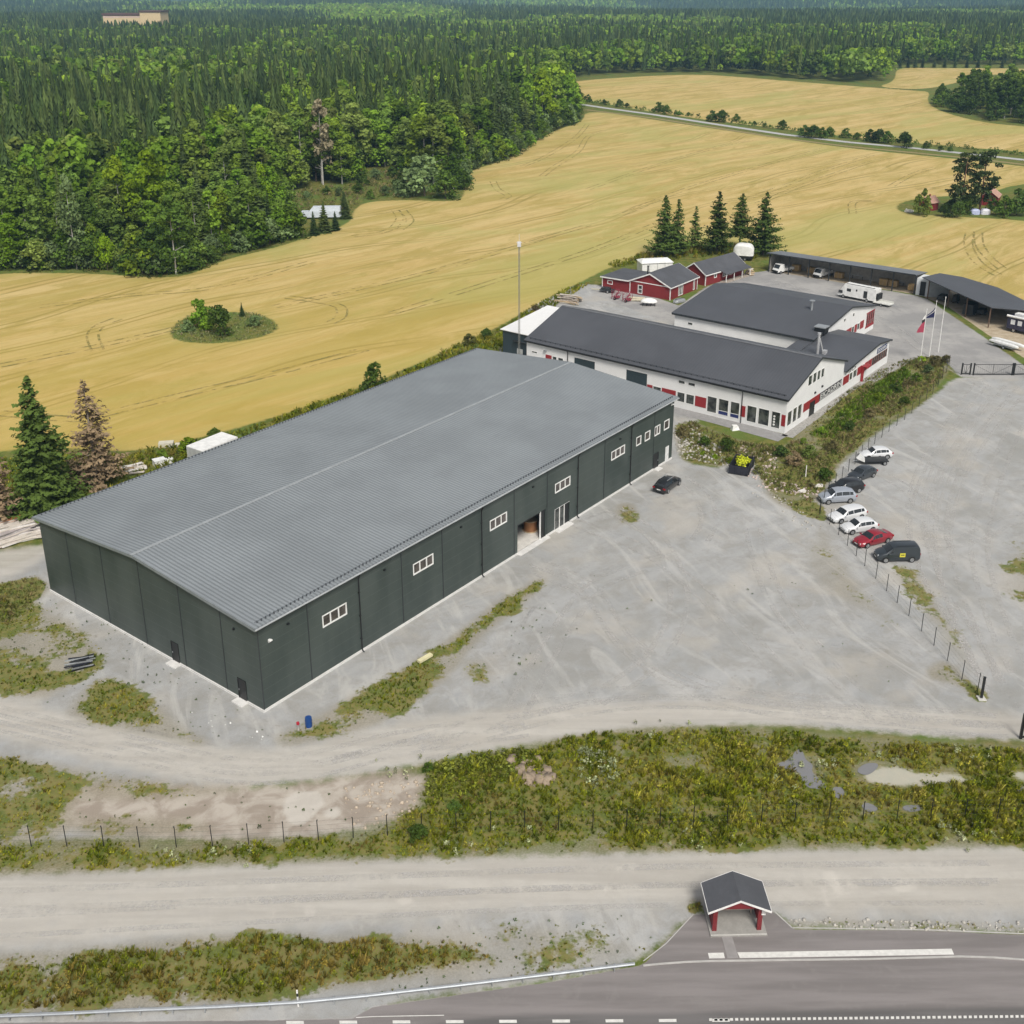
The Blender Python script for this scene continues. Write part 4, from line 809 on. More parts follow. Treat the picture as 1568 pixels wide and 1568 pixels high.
# ================================================================== road markings, kerb, puddles (flat sheets on the ground)
M_PAINT = mat('road_paint', (.62, .61, .58), .8, var=.12, scale=3)
def sheet(name, pts, m, z=.02, px=True):
    b = MB(); P = [tuple(U(*p)[:2]) if px else p for p in pts]; b.poly([(x, y, z) for x, y in P]); o = b.build(name, m); o['kind'] = 'structure'; return o
sheet('road_marking', [(1086, 1468), (1110, 1467.6), (1108, 1459), (1084, 1459.5)], M_PAINT)
sheet('road_marking', [(1133, 1467.4), (1461, 1462), (1457, 1453), (1129, 1458.6)], M_PAINT)
sheet('path', [(1114, 1468), (1131, 1467.5), (1121, 1434), (1105, 1434.6)], mat('worn_concrete', (.27, .255, .25), .9), z=.024)
for k in range(9):
    x = 683 - 81.5 * 3 + k * 81.5; y = 1564.5 - (x - 683) * .0052
    sheet('road_marking', [(x, y + 2.6), (x + 27, y + 2.5), (x + 26.6, y - 2.2), (x - .4, y - 2.1)], M_PAINT)
for k in range(62):
    x = 1086 + k * 7.95; y = 1561.5 - (x - 1086) * .0105
    sheet('road_marking', [(x, y + 2.2), (x + 4.7, y + 2.1), (x + 4.5, y - 1.9), (x - .2, y - 1.8)], M_PAINT)
def strip(name, pts, w, m, z=.02, h=0):
    b = MB(); P = [np.array(U(*p)[:2]) for p in pts]
    for a, c in zip(P[:-1], P[1:]):
        d = c - a; n = np.array([-d[1], d[0]]) / np.linalg.norm(d) * w / 2
        q = [a - n, c - n, c + n, a + n]
        if h: b.hexa([(x, y, 0) for x, y in q], [(x, y, h) for x, y in q])
        else: b.poly([(x, y, z) for x, y in q])
    o = b.build(name, m); o['kind'] = 'structure'; return o
strip('kerb', [(985, 1479), (1010, 1476.5), (1050, 1473.5), (1090, 1472), (1200, 1470.5), (1330, 1469), (1420, 1466.5), (1470, 1465), (1520, 1466.5), (1568, 1470), (1640, 1475)], .11, mat('kerb_stone', (.42, .41, .39), .85), h=.06)
strip('edge_line', [(545, 1558.5), (570, 1557), (620, 1556), (680, 1555)], .06, M_PAINT)
strip('edge_line', [(985, 1472), (1020, 1445), (1062, 1400)], .07, mat('kerb_stone', (.42, .41, .39), .85))
strip('edge_line', [(1186, 1396), (1213, 1421), (1300, 1422), (1420, 1424), (1568, 1430), (1700, 1436)], .10, mat('kerb_stone', (.42, .41, .39), .85))
strip('path', [(1012, 621), (1100, 644), (1199, 671.5)], 3.0, mat('asphalt_path', (.26, .255, .25), .9), z=.03)
strip('path', [(1205, 669), (1250, 635), (1290, 603), (1330, 576), (1362, 554)], 1.7, mat('stone_path', (.30, .29, .27), .9, var=.3, scale=3), z=.03)
strip('far_road', [(890, 160), (930, 166), (1000, 175.5), (1100, 191), (1200, 206), (1300, 218), (1400, 227), (1500, 237.5), (1568, 245), (1760, 262)], 4.2, mat('pale_road', (.42, .42, .41), .9, var=.05), z=.06)
strip('field_verge', [(897, 168), (1000, 181), (1100, 196.5), (1200, 212), (1300, 224.5), (1400, 234), (1500, 244), (1568, 252), (1760, 270)], 3.0, mat('dry_verge', (.25, .20, .08), .9), z=.04)
# wheel tracks left in the crop
M_TRACK = None
def track_mat():
    m, g = newmat('pressed_crop'); p = g.pos(); n = g.noise(p, .35, 4)
    g.l(g.mix(g.ramp(n, .4, .6), (.24, .21, .055), (.40, .31, .10)), g.b.inputs['Base Color']); g.b.inputs['Roughness'].default_value = .95
    t = g.n('ShaderNodeBsdfTransparent'); mx = g.n('ShaderNodeMixShader'); g.l(g.ramp(g.noise(p, .25, 4, .7), .42, .6), mx.inputs[0]); g.l(t.outputs[0], mx.inputs[1]); g.l(g.b.outputs[0], mx.inputs[2]); g.l(mx.outputs[0], g.out.inputs[0]); return m
M_TRACK = track_mat()
def catmull(P, n=6):
    P = [np.array(p, float) for p in P]; P = [2 * P[0] - P[1]] + P + [2 * P[-1] - P[-2]]; out = []
    for i in range(1, len(P) - 2):
        for k in range(n):
            t = k / n; a, b, c, d = P[i - 1:i + 3]
            out.append(.5 * (2 * b + (c - a) * t + (2 * a - 5 * b + 4 * c - d) * t * t + (3 * b - 3 * c + d - a) * t ** 3))
    return out + [P[-2]]
def tracks(pts, gauge=2.0, w=.45):
    P = catmull([U(*p)[:2] for p in pts]); b = MB()
    for off in (-gauge / 2, gauge / 2):
        for i in range(len(P) - 1):
            a, c = P[i], P[i + 1]; d = c - a; n = np.array([-d[1], d[0]]) / (np.linalg.norm(d) + 1e-6)
            d2 = (P[min(i + 2, len(P) - 1)] - a); n2 = np.array([-d2[1], d2[0]]) / (np.linalg.norm(d2) + 1e-6)
            q = [a + n * (off - w / 2), c + n2 * (off - w / 2), c + n2 * (off + w / 2), a + n * (off + w / 2)]
            b.poly([(x, y, .07 + .001 * random.random()) for x, y in q])
    o = b.build('crop_tracks', M_TRACK); o['kind'] = 'structure'
for t in [[(1485, 355), (1483, 375), (1492, 395), (1508, 410), (1530, 422)], [(1498, 355), (1500, 375), (1515, 395), (1535, 412)], [(1306, 328), (1305, 312), (1318, 308), (1345, 309)],
          [(1140, 306), (1200, 285), (1260, 262), (1335, 238)], [(1160, 312), (1240, 280), (1345, 245), (1385, 245)], [(1365, 285), (1400, 266), (1435, 256)],
          [(150, 537), (142, 515), (152, 500), (180, 488)], [(505, 495), (522, 485), (520, 470), (490, 462), (440, 455)], [(0, 633), (120, 642), (170, 632), (300, 600), (420, 572), (560, 535)],
          [(0, 560), (150, 530), (280, 500), (330, 486)], [(420, 470), (560, 440), (700, 405), (900, 345)], [(605, 322), (612, 335), (600, 350), (575, 358), (540, 362)], [(617, 322), (628, 338), (612, 352)],
          [(755, 278), (762, 290), (778, 300), (770, 305)], [(830, 270), (850, 255), (885, 232), (900, 210), (925, 200)], [(800, 255), (835, 240), (880, 212), (900, 190)], [(600, 480), (760, 430), (900, 385), (1000, 345)],
          [(1400, 290), (1450, 285), (1520, 262)], [(60, 470), (200, 452), (330, 440), (480, 400)], [(950, 330), (1050, 290), (1180, 250), (1260, 228)], [(900, 290), (1000, 255), (1100, 225), (1150, 215)]]: tracks(t)
def tyre_mat(name, a, c, lo, hi):
    m, g = newmat(name); p = g.pos(); n = g.noise(p, 3.0, 4, .7); g.l(g.mix(n, a, c), g.b.inputs['Base Color']); g.b.inputs['Roughness'].default_value = .95
    t = g.n('ShaderNodeBsdfTransparent'); mx = g.n('ShaderNodeMixShader'); k = g.math('MULTIPLY', g.ramp(g.noise(p, .22, 5, .7), lo, hi), g.math('MULTIPLY', g.ramp(g.noise(p, 2.2, 4, .75), .25, .7), .6))
    g.l(k, mx.inputs[0]); g.l(t.outputs[0], mx.inputs[1]); g.l(g.b.outputs[0], mx.inputs[2]); g.l(mx.outputs[0], g.out.inputs[0]); return m
M_TL = tyre_mat('pale_tyre_wear', (.46, .45, .43), (.58, .56, .53), .36, .62); M_TD = tyre_mat('damp_tyre_wear', (.30, .295, .28), (.36, .35, .33), .48, .8)
def marks(pts, m, gauge, w):
    P = catmull([U(*p)[:2] for p in pts], 10); b = MB()
    for off in (-gauge / 2, gauge / 2):
        for i in range(len(P) - 2):
            a, c, e = P[i], P[i + 1], P[i + 2]; d = c - a; n = np.array([-d[1], d[0]]) / (np.linalg.norm(d) + 1e-6); d2 = e - c; n2 = np.array([-d2[1], d2[0]]) / (np.linalg.norm(d2) + 1e-6)
            q = [a + n * (off - w / 2), c + n2 * (off - w / 2), c + n2 * (off + w / 2), a + n * (off + w / 2)]; b.poly([(x, y, .012 + marks.z) for x, y in q])
    marks.z += .0016; o = b.build('tyre_tracks', m); o['kind'] = 'structure'
marks.z = 0
for k, t in enumerate([[(760, 1080), (800, 980), (860, 900), (940, 860), (1030, 840)], [(790, 1090), (850, 980), (910, 900), (990, 865)], [(820, 860), (900, 900), (960, 980), (1080, 1050), (1300, 1090), (1560, 1105)], [(640, 1140), (820, 1085), (1000, 1060), (1250, 1075), (1560, 1110)], [(860, 815), (960, 780), (1060, 760), (1090, 790), (1060, 840), (960, 880)],
          [(1040, 730), (1075, 760), (1085, 800), (1070, 830)], [(880, 800), (1000, 850), (1120, 950), (1220, 1060)], [(1350, 1100), (1250, 1000), (1180, 900), (1150, 800)], [(1100, 900), (1130, 950), (1200, 980), (1330, 1010), (1420, 1080)],
          [(1550, 590), (1480, 680), (1440, 780), (1450, 880), (1490, 980), (1540, 1080)], [(1500, 590), (1430, 690), (1400, 780), (1420, 870), (1480, 970), (1520, 1060)], [(1560, 640), (1520, 740), (1500, 840), (1530, 960), (1568, 1040)], [(1400, 690), (1460, 720), (1540, 740), (1600, 735)], [(1410, 830), (1470, 830), (1540, 800), (1600, 790)], [(1340, 720), (1400, 760), (1450, 850)],
          [(-20, 1090), (200, 1140), (400, 1175), (620, 1130), (820, 1100)], [(-20, 1075), (220, 1130), (420, 1165), (640, 1120)], [(-20, 1380), (500, 1360), (1000, 1342), (1580, 1335)], [(-20, 1420), (500, 1392), (1000, 1372), (1580, 1368)], [(1180, 430), (1250, 450), (1350, 490), (1420, 540), (1520, 600)], [(1360, 470), (1450, 520), (1520, 590)], [(940, 780), (1010, 830), (1040, 920), (1000, 1010), (900, 1080)]]):
    marks(t, M_TL if k % 4 else M_TD, 1.75, .6 if k % 2 else .45); 
    if k in (2, 3, 9, 10, 15): marks([(x + 6, y + 14) for x, y in t], M_TL, 1.75, .5)
def water_mat():
    m, g = newmat('puddle_water'); g.b.inputs['Base Color'].default_value = (.20, .20, .205, 1); g.b.inputs['Roughness'].default_value = .06; return m  # pale grey base colour imitates the overcast sky mirrored in the water
MW = water_mat()
def puddle(pts): 
    P = smoothpoly(W_(pts), 3); b = MB(); b.poly([(x, y, .05) for x, y in P]); o = b.build('puddle', MW); o['kind'] = 'structure'
for q_ in PUDDLES: puddle(q_)
# ================================================================== vehicles
M_TYRE = mat('tyre_rubber', (.014, .014, .015), .85); M_RIM = mat('alloy_rim', (.40, .41, .42), .3, .7)
M_LAMPW = mat('headlamp_lens', (.70, .72, .74), .15); M_LAMPR = mat('tail_lamp_lens', (.30, .012, .014), .2)
def paint(name, c, rough=.28): return mat(name, c, rough, .15, var=.02, coat=.7)
CARGLASS = None
m, g = newmat('car_glass'); g.b.inputs['Base Color'].default_value = (.018, .022, .025, 1); g.b.inputs['Roughness'].default_value = .05; g.b.inputs['Specular IOR Level'].default_value = .8; CARGLASS = m
STY = {  # stations: x from nose (0..1), z bottom, belt z, top z, half width belt, half width top ; cabin flag from windscreen base to rear
 'hatch': dict(L=4.3, W=1.8, H=1.46, st=[(0, .30, .52, .58, .62, .55), (.03, .22, .62, .70, .80, .70), (.14, .20, .76, .86, .92, .78), (.27, .20, .86, .94, .97, .80), (.43, .20, .90, 1.40, 1.0, .72), (.58, .20, .92, 1.46, 1.0, .73), (.76, .20, .94, 1.43, 1.0, .71), (.88, .22, .96, 1.30, .98, .66), (.97, .28, .95, 1.0, .93, .80), (1.0, .36, .70, .76, .84, .76)], ws=3, rr=7),
 'suv': dict(L=4.5, W=1.86, H=1.66, st=[(0, .34, .62, .70, .66, .60), (.03, .26, .74, .84, .84, .74), (.13, .24, .90, 1.0, .95, .80), (.25, .24, 1.0, 1.08, .98, .82), (.39, .24, 1.03, 1.58, 1.0, .74), (.56, .24, 1.05, 1.66, 1.0, .75), (.78, .24, 1.07, 1.63, 1.0, .73), (.92, .26, 1.08, 1.48, .98, .68), (.98, .32, 1.05, 1.12, .94, .84), (1.0, .40, .80, .86, .86, .80)], ws=3, rr=7),
 'wagon': dict(L=4.8, W=1.85, H=1.5, st=[(0, .30, .54, .60, .64, .56), (.03, .22, .64, .72, .82, .72), (.13, .20, .78, .88, .93, .79), (.25, .20, .88, .95, .97, .80), (.39, .20, .91, 1.42, 1.0, .72), (.56, .20, .93, 1.50, 1.0, .73), (.80, .20, .95, 1.48, 1.0, .71), (.93, .22, .97, 1.34, .98, .66), (.98, .28, .95, 1.02, .94, .80), (1.0, .36, .70, .76, .84, .76)], ws=3, rr=7),
 'saloon': dict(L=4.8, W=1.86, H=1.42, st=[(0, .28, .50, .56, .64, .56), (.03, .20, .60, .68, .82, .72), (.13, .19, .74, .84, .93, .78), (.27, .19, .84, .92, .97, .80), (.42, .19, .88, 1.36, 1.0, .70), (.55, .19, .90, 1.42, 1.0, .71), (.68, .19, .92, 1.37, 1.0, .69), (.86, .20, .94, 1.04, .98, .72), (.97, .26, .90, .98, .92, .78), (1.0, .34, .66, .72, .84, .76)], ws=3, rr=6),
 'van': dict(L=4.75, W=1.86, H=1.88, st=[(0, .34, .66, .76, .68, .62), (.03, .26, .80, .92, .86, .76), (.12, .24, .98, 1.08, .96, .84), (.20, .24, 1.08, 1.16, .98, .86), (.35, .24, 1.12, 1.78, 1.0, .84), (.50, .24, 1.14, 1.88, 1.0, .86), (.80, .24, 1.14, 1.88, 1.0, .86), (.955, .26, 1.14, 1.84, 1.0, .85), (.985, .30, 1.12, 1.50, .98, .88), (1.0, .36, .90, 1.0, .92, .86)], ws=3, rr=7)}
def car(name, label, cat, style, pm, front, rear, near_side, group=None, wheel_r=.33, van_windows=False):
    "front/rear: photo pixels where the near wheels touch the ground; near_side +1 if the near side is the car's left"
    S = STY[style]; Fp, Rp = U(*front), U(*rear); d = (Fp - Rp)[:2]; hd = math.atan2(d[1], d[0]); mid = (Fp + Rp)[:2] / 2
    left = np.array([-math.sin(hd), math.cos(hd)]); c = mid - left * near_side * (S['W'] / 2 - .08)
    r = empty(name, (c[0], c[1], 0), hd); tag(r, label, cat, group)
    L, hw = S['L'], S['W'] / 2; X = lambda t: L * (.5 - t)
    ring = []
    for (t, zb, zt, zr, kb, kt) in S['st']:
        x = X(t); cr = .05
        half = [(0, zb), (hw * kb * .9, zb), (hw * kb, zb + .16), (hw * kb * 1.0, zt - .10), (hw * kb * .975, zt), (hw * kt, zr - .02), (hw * kt * .55, zr + cr * .7), (0, zr + cr)]
        ring.append([(x, y, z) for y, z in half])
    v = []; f = []; n = 8
    for rg in ring: v += rg
    for s_ in range(len(ring) - 1):
        for k in range(n - 1): f.append((s_ * n + k, s_ * n + k + 1, (s_ + 1) * n + k + 1, (s_ + 1) * n + k))
    e0 = tuple(range(n)); e1 = tuple(reversed([(len(ring) - 1) * n + k for k in range(n)]))
    nv = len(v); v2 = v + [(a, -b, c2) for a, b, c2 in v]
    f2 = f + [tuple(nv + i for i in reversed(q)) for q in f] + [e0, tuple(nv + i for i in reversed(e0)), e1, tuple(nv + i for i in reversed(e1))]
    b = MB(); b.v = v2; b.f = f2; b.m = [0] * len(f2); body = b.build('body', pm, r)
    bm_smooth(body.data)
    ws, rr = S['ws'], S['rr']
    lerp = lambda a, c2, t: tuple(a[i] + (c2[i] - a[i]) * t for i in range(3))
    def quad_in(bq, p00, p10, p11, p01, a0, a1, b0, b1, off):
        q = lambda s, t: lerp(lerp(p00, p10, s), lerp(p01, p11, s), t)
        P = [Vector(q(a0, b0)), Vector(q(a1, b0)), Vector(q(a1, b1)), Vector(q(a0, b1))]
        nn = (P[1] - P[0]).cross(P[3] - P[0]).normalized()
        if nn.dot(P[0] - Vector((0, 0, .9))) < 0: nn = -nn
        bq.poly([tuple(p + nn * off) for p in P])
    # windscreen and rear window (both mirrored halves)
    def across(i, j, nm, a0, a1):
        bq = MB(); A, B = ring[i], ring[j]
        for k0, k1 in ((5, 6), (6, 7)):
            for sg in (1, -1):
                m_ = lambda p: (p[0], p[1] * sg, p[2])
                quad_in(bq, m_(A[k0]), m_(B[k0]), m_(B[k1]), m_(A[k1]), a0, a1, .12 if k0 == 5 else 0, 1, .012)
        return bq.build(nm, CARGLASS, r)
    across(ws, ws + 1, 'windscreen', .06, .93)
    across(rr, rr + 1, 'rear_window', .1, .8) if not style == 'van' else None
    last = rr if style != 'van' else 4
    for sg in (1, -1):
        bq = MB()
        for s_ in range(ws, last):
            A, B = ring[s_], ring[s_ + 1]; m_ = lambda p: (p[0], p[1] * sg, p[2])
            a0 = .45 if s_ == ws else .04; a1 = .97 if s_ < last - 1 else .75
            if s_ == ws:
                P0 = lerp(A[4], B[4], .35); bq.poly([tuple(np.array(m_(p)) + np.array([0, sg * .012, .006])) for p in (lerp(lerp(A[4], B[4], .4), lerp(A[5], B[5], .4), .12), lerp(lerp(A[4], B[4], .96), lerp(A[5], B[5], .96), .12), lerp(lerp(A[4], B[4], .96), lerp(A[5], B[5], .96), .85), lerp(lerp(A[4], B[4], .6), lerp(A[5], B[5], .6), .7))])
            else: quad_in(bq, m_(A[4]), m_(B[4]), m_(B[5]), m_(A[5]), a0, a1, .12, .85, .014)
        if bq.f: bq.build('side_window', CARGLASS, r)
    for xw in (L * .5 - L * .185, -L * .5 + L * .195):
        for sg in (1, -1):
            y = sg * (hw - .10)
            b = MB(); b.tube((xw, y - .11, wheel_r), (xw, y + .11, wheel_r), wheel_r, n=18); w = b.build('wheel', M_TYRE, r)
            b = MB(); yo = y + sg * .112; b.tube((xw, yo - .004, wheel_r), (xw, yo + .004, wheel_r), wheel_r * .68, n=14)
            for k in range(5): a_ = k * 2 * PI / 5; b.tube((xw, yo + sg * .008, wheel_r), (xw + math.cos(a_) * wheel_r * .62, yo + sg * .008, wheel_r + math.sin(a_) * wheel_r * .62), .03, n=4)
            b.build('rim', M_RIM, w)
            b = MB(); ar = [(math.cos(PI * k / 10) * (wheel_r + .06), math.sin(PI * k / 10) * (wheel_r + .06)) for k in range(11)]
            b.poly([(xw + p, sg * (hw + .004), wheel_r + q) for p, q in ar]); b.build('wheel_arch', M_BLACK, r)
    st = S['st']
    for sg in (1, -1):
        y = sg * hw * .66; z = st[1][3] - .06; b = MB(); b.hexa([(X(.0) + .0, y - .2 * (sg > 0) - .0 * (sg < 0), z - .13), (X(.0), y + .2 * (sg < 0), z - .13), (X(.09), sg * hw * .93, z - .05), (X(.06), y, z - .05)], [(X(.02), y - .2 * (sg > 0), z + .03), (X(.02), y + .2 * (sg < 0), z + .03), (X(.13), sg * hw * .93, z + .12), (X(.09), y, z + .12)]); b.build('headlight', M_LAMPW, r)
        z = st[-2][2]; b = MB(); b.box(X(1.0) - .0, X(.955), sg * hw * .62, sg * hw * .955, z - .22, z - .03); b.build('tail_light', M_LAMPR, r)
        z = st[ws][2]; b = MB(); b.box(X(st[ws][0]) - .28, X(st[ws][0]) - .12, sg * hw * .98, sg * (hw + .17), z + .0, z + .13); b.build('mirror', pm, r)
    b = MB(); b.box(X(0) - .03, X(0) + .012, -hw * .45, hw * .45, .34, st[0][2]); b.box(X(.02), X(.0) + .0, -hw * .8, hw * .8, .2, .30); b.build('grille', M_BLACK, r)
    b = MB(); b.box(X(1) - .014, X(1) + .02, -.26, .26, st[-1][2] - .12, st[-1][2] - .01); b.box(X(0) - .0, X(0) + .02, -.26, .26, .40, .50); b.build('number_plate', M_WHITEFRAME, r)
    return r
def bm_smooth(me):
    import bmesh
    b = bmesh.new(); b.from_mesh(me); bmesh.ops.remove_doubles(b, verts=b.verts, dist=1e-4); bmesh.ops.recalc_face_normals(b, faces=b.faces)
    for f in b.faces: f.smooth = True
    for e in b.edges: 
        if len(e.link_faces) == 2 and e.calc_face_angle(0) > R(38): e.smooth = False
    b.to_mesh(me); b.free()
zc = lambda x, y: (1180 + x / 4.041, 640 + y / 4.041)
PW = paint('white_car_paint', (.72, .73, .74)); PS = paint('silver_car_paint', (.34, .37, .42)); PG = paint('charcoal_car_paint', (.035, .042, .05)); PB = paint('black_car_paint', (.012, .013, .015)); PR = paint('red_car_paint', (.28, .015, .028)); PN = paint('dark_van_paint', (.03, .038, .045))
gp = 'cars parked nose to the fence'
car('parked_car', 'white hatchback behind the low flat trailer, farthest of the parked row', 'car', 'hatch', PW, zc(592, 262), zc(733, 254), 1, gp)
car('parked_car', 'dark grey hatchback turned askew between white hatchback and black estate', 'car', 'hatch', PG, zc(556, 395), zc(627, 370), 1, gp)
car('parked_car', 'black estate car parked between grey hatchback and silver estate', 'car', 'suv', PB, zc(420, 482), zc(552, 462), 1, gp)
car('parked_car', 'silver blue crossover with dark windows behind the black fence post', 'car', 'suv', PS, (1268.3, 772.5), (1301.8, 770.5), 1, gp)
car('parked_car', 'long white estate car between silver crossover and small white hatchback', 'car', 'wagon', PW, (1285.2, 802.5), (1321, 794.5), 1, gp)
car('parked_car', 'small white hatchback directly behind the red car', 'car', 'hatch', PW, (1304.2, 819), (1336.4, 814.5), 1, gp)
car('parked_car', 'red low car between white hatchback and dark van', 'car', 'saloon', PR, (1326.2, 840), (1360, 831), 1, gp)
van = car('parked_van', 'dark delivery van with yellow square emblem on its side, nearest of the parked row', 'van', 'van', PN, (1354.7, 862), (1397.3, 861), 1, gp, wheel_r=.34)
b = MB(); b.box(-.62, .0, .935, .945, .72, 1.2, 0); b.box(-.5, -.12, .945, .95, .92, 1.02, 1); b.build('emblem', [mat('yellow_decal', (.55, .50, .05), .5), M_BLACK], van)
b = MB(); b.box(-1.7, .4, .62, .66, 1.91, 1.95); b.box(-1.7, .4, -.66, -.62, 1.91, 1.95); b.build('roof_rail', M_BLACK, van)
blk = car('parked_car', 'black saloon with roof rails parked alone by the warehouse corner', 'car', 'wagon', PB, (1039.4, 743.2), (1022.6, 755.5), -1)
b = MB(); b.box(-1.2, .5, .5, .56, 1.54, 1.6); b.box(-1.2, .5, -.56, -.5, 1.54, 1.6); b.build('roof_rail', M_GREY_METAL, blk)
def wheel(parent, x, y, r, w=.18, sg=1):
    b = MB(); b.tube((x, y - w / 2, r), (x, y + w / 2, r), r, n=16); o = b.build('wheel', M_TYRE, parent)
    b = MB(); b.tube((x, y + sg * w / 2, r), (x, y + sg * (w / 2 + .01), r), r * .6, n=12); b.build('rim', M_RIM, o)
# flat trailer beside the first white car
p = U(*zc(655, 292)); r = empty('flat_trailer', (p[0], p[1] + .8, 0), R(-177)); tag(r, 'low dark flatbed trailer with pale front board beside the farthest white car', 'trailer')
b = MB(); b.box(-1.6, 1.7, -.85, .85, .42, .55); b.build('bed', M_BLACK, r); b = MB(); b.hexa([(1.7, -.85, .5), (1.8, -.85, .5), (1.8, .85, .5), (1.7, .85, .5)], [(1.75, -.85, 1.1), (2.5, -.3, .7), (2.5, .3, .7), (1.75, .85, 1.1)]); b.build('front_board', M_WHITEFRAME, r)
b = MB(); b.tube((1.8, 0, .45), (3.0, 0, .4), .05); b.build('drawbar', M_GREY_METAL, r); wheel(r, -1.0, .95, .3); wheel(r, -1.0, -.95, .3, sg=-1)
# garden-waste trailer
p = (U(1124.1, 719.6) + U(1144.6, 730.2)) / 2; dd = U(1155, 711) - U(1144.6, 730.2); an = math.atan2(dd[1], dd[0])
r = empty('waste_skip', (U(1144.6, 730.2)[0], U(1144.6, 730.2)[1], 0), an); tag(r, 'black open-top skip half filled with yellow-green cuttings at the forecourt edge', 'skip')
b = MB()
for q in ((0, 4.0, 0, .08), (0, 4.0, 2.42, 2.5), (0, .08, .08, 2.42), (3.92, 4.0, .08, 2.42)): b.box(*q, .12, 1.25)
for x in (0, 1.3, 2.6, 3.9): b.box(x, x + .1, -.06, -.003, .12, 1.3)
for y in (0, .8, 1.6, 2.4): b.box(-.06, -.003, y, y + .1, .12, 1.3)
b.box(.08, 3.92, .08, 2.42, .12, .2); b.build('bin', mat('navy_black_steel', (.016, .017, .026), .5), r)
b = MB(); b.tube((.6, -.1, .2), (.6, 2.6, .2), .14); b.tube((3.4, -.1, .2), (3.4, 2.6, .2), .14); b.build('runner', M_BLACK, r)
def leafball(parent_pts, n, size, col_name, name, parent, seed=0, spread=1.0):
    rg = np.random.default_rng(seed); V = []; 
    for (cx, cy, cz, rr_) in parent_pts:
        k = n; d = rg.normal(size=(k, 3)); d /= np.linalg.norm(d, axis=1)[:, None]; d[:, 2] = np.abs(d[:, 2]) * .9 - .1
        c = np.array([cx, cy, cz]) + d * rr_ * (rg.random((k, 1)) * .5 + .6); V.append(quads_at(c, d, size, rg))
    v = np.concatenate(V); return npmesh(name, v, np.arange(len(v)).reshape(-1, 4), col_name, {'rnd': ('FACE', rg.random(len(v) // 4))}, parent)
def quads_at(c, nrm, size, rg, jit=.7, asp=1.0):
    n = len(c); N = nrm + rg.normal(size=(n, 3)) * jit; N /= np.linalg.norm(N, axis=1)[:, None]
    T = np.cross(N, rg.normal(size=(n, 3))); T /= np.linalg.norm(T, axis=1)[:, None] + 1e-9; B = np.cross(N, T)
    s = (np.asarray(size) * (.6 + .8 * rg.random(n)))[:, None] * .5
    return np.stack([c - T * s - B * s * asp, c + T * s - B * s * asp * .6, c + T * s * .7 + B * s * asp, c - T * s * .8 + B * s * asp * .8], 1).reshape(-1, 3)
# fence: posts and wires
def fence(name, label, pix, h, spacing=None, post_r=.035, wires=5, tilt=0):
    P = [U(*p) for p in pix]; r = empty(name, tuple(P[0])); tag(r, label, 'fence')
    for p in P:
        q = p - P[0]; b = MB(); b.tube((q[0], q[1], 0), (q[0] + random.uniform(-.04, .04), q[1], h + .04), post_r, n=6); b.tube((q[0], q[1], h + .04), (q[0], q[1], h + .08), post_r * 1.4, n=6); b.build('post', M_BLACK, r)
    b = MB()
    for a, c in zip(P[:-1], P[1:]):
        a = a - P[0]; c = c - P[0]
        for k in range(wires): z = .15 + (h - .18) * k / (wires - 1); b.tube((a[0], a[1], z), (c[0], c[1], z), .006, n=3)
    b.build('wire_mesh', mat('green_wire', (.05, .065, .05), .6), r); return r
z4 = lambda x, y: (1180 + x / 4.041, 840 + y / 4.041)
fence('wire_fence', 'black wire fence on slim posts between the forecourt and the parked cars', [(1255.5, 788), (1270.3, 803), (1284, 819), (1297.5, 835.5), (1311, 851.6), (1324, 866.4), z4(650, 185), z4(717, 262), z4(783, 335), z4(855, 417), z4(933, 512), z4(1010, 600), z4(1093, 695), z4(1183, 808), z4(1278, 890)], 1.95)
fence('wire_fence', 'dark fence along the shrubby bank between white workshops and the right-hand lot', [(1453, 560), (1449, 570), (1443, 580), (1436, 592), (1428, 603), (1418, 613), (1407, 623), (1396, 633), (1385, 643), (1373, 652), (1361, 661), (1350, 670), (1339, 680), (1329, 690), (1319, 700), (1309, 711), (1299, 722), (1289, 734), (1279, 745), (1268, 758), (1261, 772), (1255, 786)], 1.75, wires=7)
fence('wire_fence', 'long wire fence through the tall weeds beside the straight dirt road', [(-58, 1300), (-5, 1297), (48, 1296), (102.5, 1296), (159, 1296.5), (214, 1297.5), (270, 1297.5), (325.7, 1295.7), (381, 1293), (435, 1290), (488, 1287), (541, 1283), (593.6, 1279), (646, 1277), (699, 1276), (751, 1274), (803, 1273), (855, 1272), (907.5, 1271), (959, 1270), (1010, 1268), (1061.6, 1266), (1113, 1264.5), (1165, 1263), (1216.7, 1261.5), (1268, 1260), (1320.6, 1258.5), (1373, 1257), (1424.6, 1256), (1476.4, 1255), (1526.4, 1254), (1578, 1253), (1630, 1252)], 1.85)
p = U(1502.4, 1070.1); r = empty('gate_post', tuple(p)); tag(r, 'thick black gate post ending the fence beside the right-hand lot', 'post')
b = MB(); b.box(-.09, .09, -.09, .09, 0, 2.25); b.box(-.12, .12, -.12, .12, 2.25, 2.3); b.build('post', M_BLACK, r); b = MB(); b.box(-.35, .35, -.35, .35, 0, .12); b.build('footing', M_SCREED, r)
